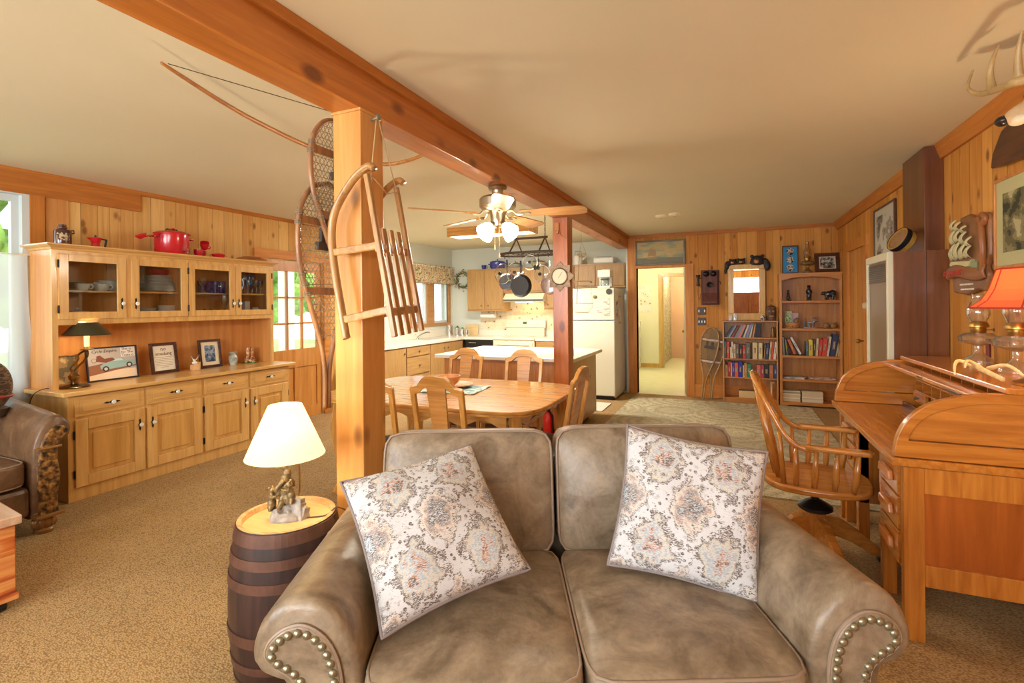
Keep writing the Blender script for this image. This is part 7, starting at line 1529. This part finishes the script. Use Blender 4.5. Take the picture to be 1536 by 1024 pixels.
# ---------------------------------------------------------------- roll-top desk
dk = thing('roll_top_desk', 'large oak roll top desk with open lid against the right wall', 'desk', (.63, 2.56, 0)); DZ = .76
arcp = [(0.0, .765), (.002, .80), (.015, .86), (.045, .92), (.095, .975), (.16, 1.01), (.25, 1.035), (.36, 1.048), (.725, 1.05)]
def inner(o_): return [(.05+o_, .845), (.075+o_, .90), (.12+o_, .945), (.18+o_, .975), (.26, .998), (.36, 1.008), (.69, 1.008)]
for y0, y1, nm in ((0, .04, 'near'), (1.29, 1.33, 'far')):
    outer = [(a, z) for a, z in spline([(a, 0, z) for a, z in arcp], 4) for a, z in [(0, 0)]] if False else [(p.x, p.z) for p in spline([(a, 0, z) for a, z in arcp], 4)]
    inn = [(p.x, p.z) for p in spline([(a, 0, z) for a, z in inner(0)], 4)]
    P = MB(); P.prism(outer+[(.725, 1.008)]+inn[::-1]+[(.048, .835), (.725, .835), (.725, .765)], 'y', y0, y1); fr_ = P.build('end_frame', deskoak('x'), dk, bevel=.003)
    P = MB(); P.prism(inn+[(.70, .84), (.05, .84)], 'y', y0+.01, y1-.01); P.build('end_panel', wood('burl', (208, 132, 52), (158, 88, 28), 'x', scale=.8, rough=.25, coat=.5), dk)
    mb = MB(); mb.box(.03, y0, 0, .10, y1, .725).box(.65, y0, 0, .715, y1, .725).box(.10, y0, .62, .65, y1, .725).box(.10, y0, .235, .65, y1, .325); mb.build('lower_frame', deskoak('z'), dk, bevel=.003)
    MB().box(.09, y0+.015, .30, .66, y1-.015, .64).build('lower_panel', wood('desk_panel', (182, 96, 34), (146, 72, 20), 'z', scale=.6, rough=.25, coat=.5), dk)
wt = deskoak('y')
MB().box(-.012, -.012, .728, .722, 1.342, .762).build('writing_top', wt, dk, bevel=.006)
MB().box(.40, .04, .762, .41, 1.29, 1.0).build('pigeonhole_back', wt, dk) if False else None
MB().box(.36, -.0, 1.048, .725, 1.33, 1.072).build('top_board', wood('desk_top', (214, 138, 58), (176, 100, 34), 'y', rough=.2, coat=.6), dk, bevel=.005)
MB().box(.27, .04, 1.008, .36, 1.29, 1.032).build('roll_front_rail', wood('desk_rail', (206, 130, 56), (166, 92, 32), 'y', rough=.25, coat=.5), dk, bevel=.006)
MB().box(.262, .60, 1.012, .27, .68, 1.024).build('lock_plate', BRASS, dk); MB().box(.262, .14, 1.010, .27, .30, 1.020).build('lift_groove', darkw('y'), dk)
MB().box(.36, .04, .762, .37, 1.29, .79).box(.70, .04, .762, .715, 1.29, 1.045).build('inner_back', darkw('y'), dk)
for k in range(10): y = .05+1.22*k/9; MB().box(.42, y-.004, .762, .70, y+.004, 1.03).build('divider', deskoak('x'), dk)
for z in (.86, .93): MB().box(.42, .05, z, .70, 1.28, z+.008).build('inner_shelf', wt, dk)
for y in (1.07, .09): d = MB().box(.41, y, .80, .43, y+.20, .86).build('small_drawer', deskoak('y'), dk, bevel=.003); knob(d, (.41, y+.10, .83), (-1, 0, 0), .010)
def pedestal(y0, y1):
    MB().box(.05, y0, .25, .70, y1, .728).build('pedestal', deskoak('z'), dk, bevel=.002)
    for y in (y0+.03, y1-.03): MB().box(.045, y-.03, 0, .10, y+.03, .728).build('leg', deskoak('z'), dk, bevel=.004); MB().box(.62, y-.03, 0, .70, y+.03, .26).build('leg', deskoak('z'), dk, bevel=.004)
    for k in range(3):
        z = .27+.15*k; d = MB().box(.035, y0+.065, z, .05, y1-.065, z+.14).build('drawer', deskoak('y'), dk, bevel=.003); c = (y0+y1)/2
        MB().prism([(c-.09, z+.045), (c+.09, z+.045), (c+.075, z+.09), (c-.075, z+.09)], 'x', .012, .035).build('carved_pull', wood('pull_oak', (206, 130, 60), (168, 94, 36), 'y', rough=.3), d, bevel=.008, seg=3)
pedestal(.045, .44); pedestal(.89, 1.285)
MB().box(.06, .44, .65, .08, .89, .728).build('knee_drawer', deskoak('y'), dk, bevel=.003)
MB().box(.68, .44, .25, .70, .89, .728).build('modesty_panel', darkw('z'), dk)
# things on the desk
TOPZ = 1.073
oil_lamp('clear glass oil lamp under the ship plaque on the desk', (1.24, 3.50, TOPZ), .98, False, .14)
oil_lamp('clear glass oil lamp half behind the red lamp shade', (1.24, 3.10, TOPZ), 1.02, False, .14)
t = thing('red_shade_lamp', 'table lamp with a red panelled bell shade on the desk', 'lamp', (1.13, 2.68, TOPZ), .2)
MB().lathe([(0, 0), (.07, 0), (.072, .012), (.03, .03), (.018, .06), (.03, .12), (.034, .17), (.02, .22), (.010, .26), (.010, .33)], 24, cap=False).build('lamp_body', BRASS, t, smooth=True)
sh = cloth('red_shade', (242, 150, 104), .75, emit=.1); n_ = 8; prof = [(.205, .315), (.165, .345), (.14, .39), (.125, .44), (.115, .475)]
MB().lathe(prof, n_, cap=False).build('lamp_shade', sh, t, solid=.002)
mb = MB()
for r0, z0 in (prof[0], prof[-1]): mb.tube([(r0*1.005*math.cos(a*2*PI/n_), r0*1.005*math.sin(a*2*PI/n_), z0) for a in range(n_)], .004, 6, closed=True)
for a in range(n_): mb.tube([(r0*1.004*math.cos(a*2*PI/n_), r0*1.004*math.sin(a*2*PI/n_), z0) for r0, z0 in prof], .003, 5)
mb.build('shade_trim', plain('red_trim', (176, 56, 34), .7), t, smooth=True)
MB().ell((0, 0, .38), (.024, .024, .036)).build('light_bulb', plain('lit_bulb', 0), t, smooth=True); bulb('red_lamp_light', (0, 0, .41), 11, (1, .76, .46), .03, t)
t = thing('shed_antlers', 'pale shed deer antlers lying on the desk top', 'antlers', (1.02, 2.86, TOPZ+.010)); t.scale = (.8,)*3; bone = plain('pale_bone', (226, 196, 140), .5, noise=.15)
mb = MB()
for pts, r0, r1 in (([(.10, .32, .012), (.04, .20, .02), (0, .05, .05), (-.04, -.12, .05), (-.02, -.30, .02)], .022, .012), ([(.0, .10, .045), (-.06, .10, .07), (-.10, .04, .05), (-.12, -.02, .0)], .014, .005), ([(-.02, -.05, .05), (-.09, -.10, .09), (-.13, -.18, .06)], .014, .005), ([(.03, .0, .04), (.08, -.08, .07), (.10, -.2, .03)], .014, .006)):
    s_, r_ = taper_tube([Vector(p) for p in pts], r0, r1); mb.tube(s_, r_, 8)
o = mb.build('antler', bone, t, smooth='all'); md = o.modifiers.new('r', 'REMESH'); md.mode = 'VOXEL'; md.voxel_size = .004; md.use_smooth_shade = True
t = thing('red_candle', 'dark red candle stick leaning behind the first oil lamp', 'candle', (1.325, 3.62, TOPZ)); MB().rod((0, 0, 0), (0, 0, .13), .012).build('candle_body', plain('candle_red', (120, 44, 30), .5), t, smooth=True)
# ---------------------------------------------------------------- swivel chair
sc_ = thing('swivel_chair', 'oak bow back swivel armchair drawn up to the desk', 'chair', (.42, 3.17, 0), -.06)
so = wood('chair_oak', (210, 142, 66), (170, 104, 38), 'x', rough=.22, coat=.6); soz = wood('chair_oak2', (210, 142, 66), (170, 104, 38), 'z', rough=.22, coat=.6)
MB().prism([(.26*math.copysign(abs(math.cos(a))**.75, math.cos(a)), .255*math.copysign(abs(math.sin(a))**.75, math.sin(a))) for a in [2*PI*i/48 for i in range(48)]], 'z', .425, .462).build('seat', so, sc_, bevel=.012, seg=3, smooth=True)
bow = spline([(-.02, .245, .665), (-.09, .243, .675), (-.15, .235, .725), (-.205, .215, .82), (-.255, .18, .92), (-.292, .11, .99), (-.305, 0, 1.012), (-.292, -.11, .99), (-.255, -.18, .92), (-.205, -.215, .82), (-.15, -.235, .725), (-.09, -.243, .675), (-.02, -.245, .665)], 6)
MB().tube(bow, .0165, 10, sx=.9).build('back_bow', soz, sc_, smooth='all')
for y in (-.14, -.05, .05, .14):
    zt = 1.005-abs(y)*.28; xt = -.304+abs(y)*.16
    P = MB(); P.tube([(-.20+abs(y)*.18, y*.85, .455), (-.225+abs(y)*.14, y*.9, .60), (xt, y, zt)], [.013, .018, .013], 8, sx=.45, up=(0, 1, 0)); P.build('back_slat', soz, sc_, smooth='all')
for s_ in (-1, 1):
    MB().prism([(-.06, s_*.245-.018), (.02, s_*.25-.026), (.14, s_*.25-.028), (.215, s_*.25-.034), (.235, s_*.25), (.215, s_*.25+.034), (.14, s_*.25+.026), (.02, s_*.25+.026), (-.06, s_*.245+.018)], 'z', .662, .688).build('arm', so, sc_, bevel=.009, seg=3, smooth=True)
    for xs, xt in ((-.10, -.10), (-.02, -.01), (.07, .08), (.15, .17)):
        MB().tube([(xs, s_*.215, .455), (xs*.5+xt*.5, s_*.228, .53), (xt, s_*.245, .665)], [.012, .0165, .010], 10).build('arm_spindle', soz, sc_, smooth='all')
    for xs in (-.155,): MB().tube([(xs, s_*.20, .455), (xs-.02, s_*.225, .74)], [.014, .011], 10).build('arm_spindle', soz, sc_, smooth='all')
MB().cyl((0, 0, .30), .016, .13).lathe([(.07, .275), (.085, .285), (.085, .30), (.045, .325), (.02, .335), (.018, .40)], 24).box(-.09, -.03, .412, .09, .03, .425).build('swivel_iron', BLACK, sc_, smooth=True)
MB().lathe([(.042, .12), (.048, .18), (.05, .275), (0, .276)], 12).build('hub', soz, sc_)
for k in range(4):
    a = PI/4*0+k*PI/2+.35; c, s_ = math.cos(a), math.sin(a)
    P = MB(); P.T = Matrix.Rotation(a, 4, 'Z'); P.prism([(.03, .13), (.03, .255), (.12, .24), (.22, .17), (.33, .075), (.35, .05), (.34, .035), (.28, .05), (.18, .11), (.10, .14)], 'y', -.022, .022); P.build('base_leg', so, sc_, bevel=.006)
    MB().rod((c*.335-s_*.010, s_*.335+c*.010, .02), (c*.335+s_*.010, s_*.335-c*.010, .02), .02, n=16).build('caster', BLACK, sc_)
# ceiling bits
for (x, y, r, lab) in ((-.762, 6.32, .075, 'round white smoke detector on the ceiling'), (-.60, 6.25, .07, 'round white cover plate on the ceiling by the detector')):
    t = thing('ceiling_disc', lab, 'detector', (x, y, 2.5), rot=(PI, 0, 0)); MB().lathe([(0, 0), (r, 0), (r, .018), (r*.8, .03), (0, .032)], 24).build('disc_body', plain('disc_cream', (226, 212, 178), .5), t, smooth=True); MB().lathe([(r*.3, .032), (r*.3, .036), (0, .036)], 16).build('disc_vent', plain('disc_grey', (190, 176, 146), .5), t)
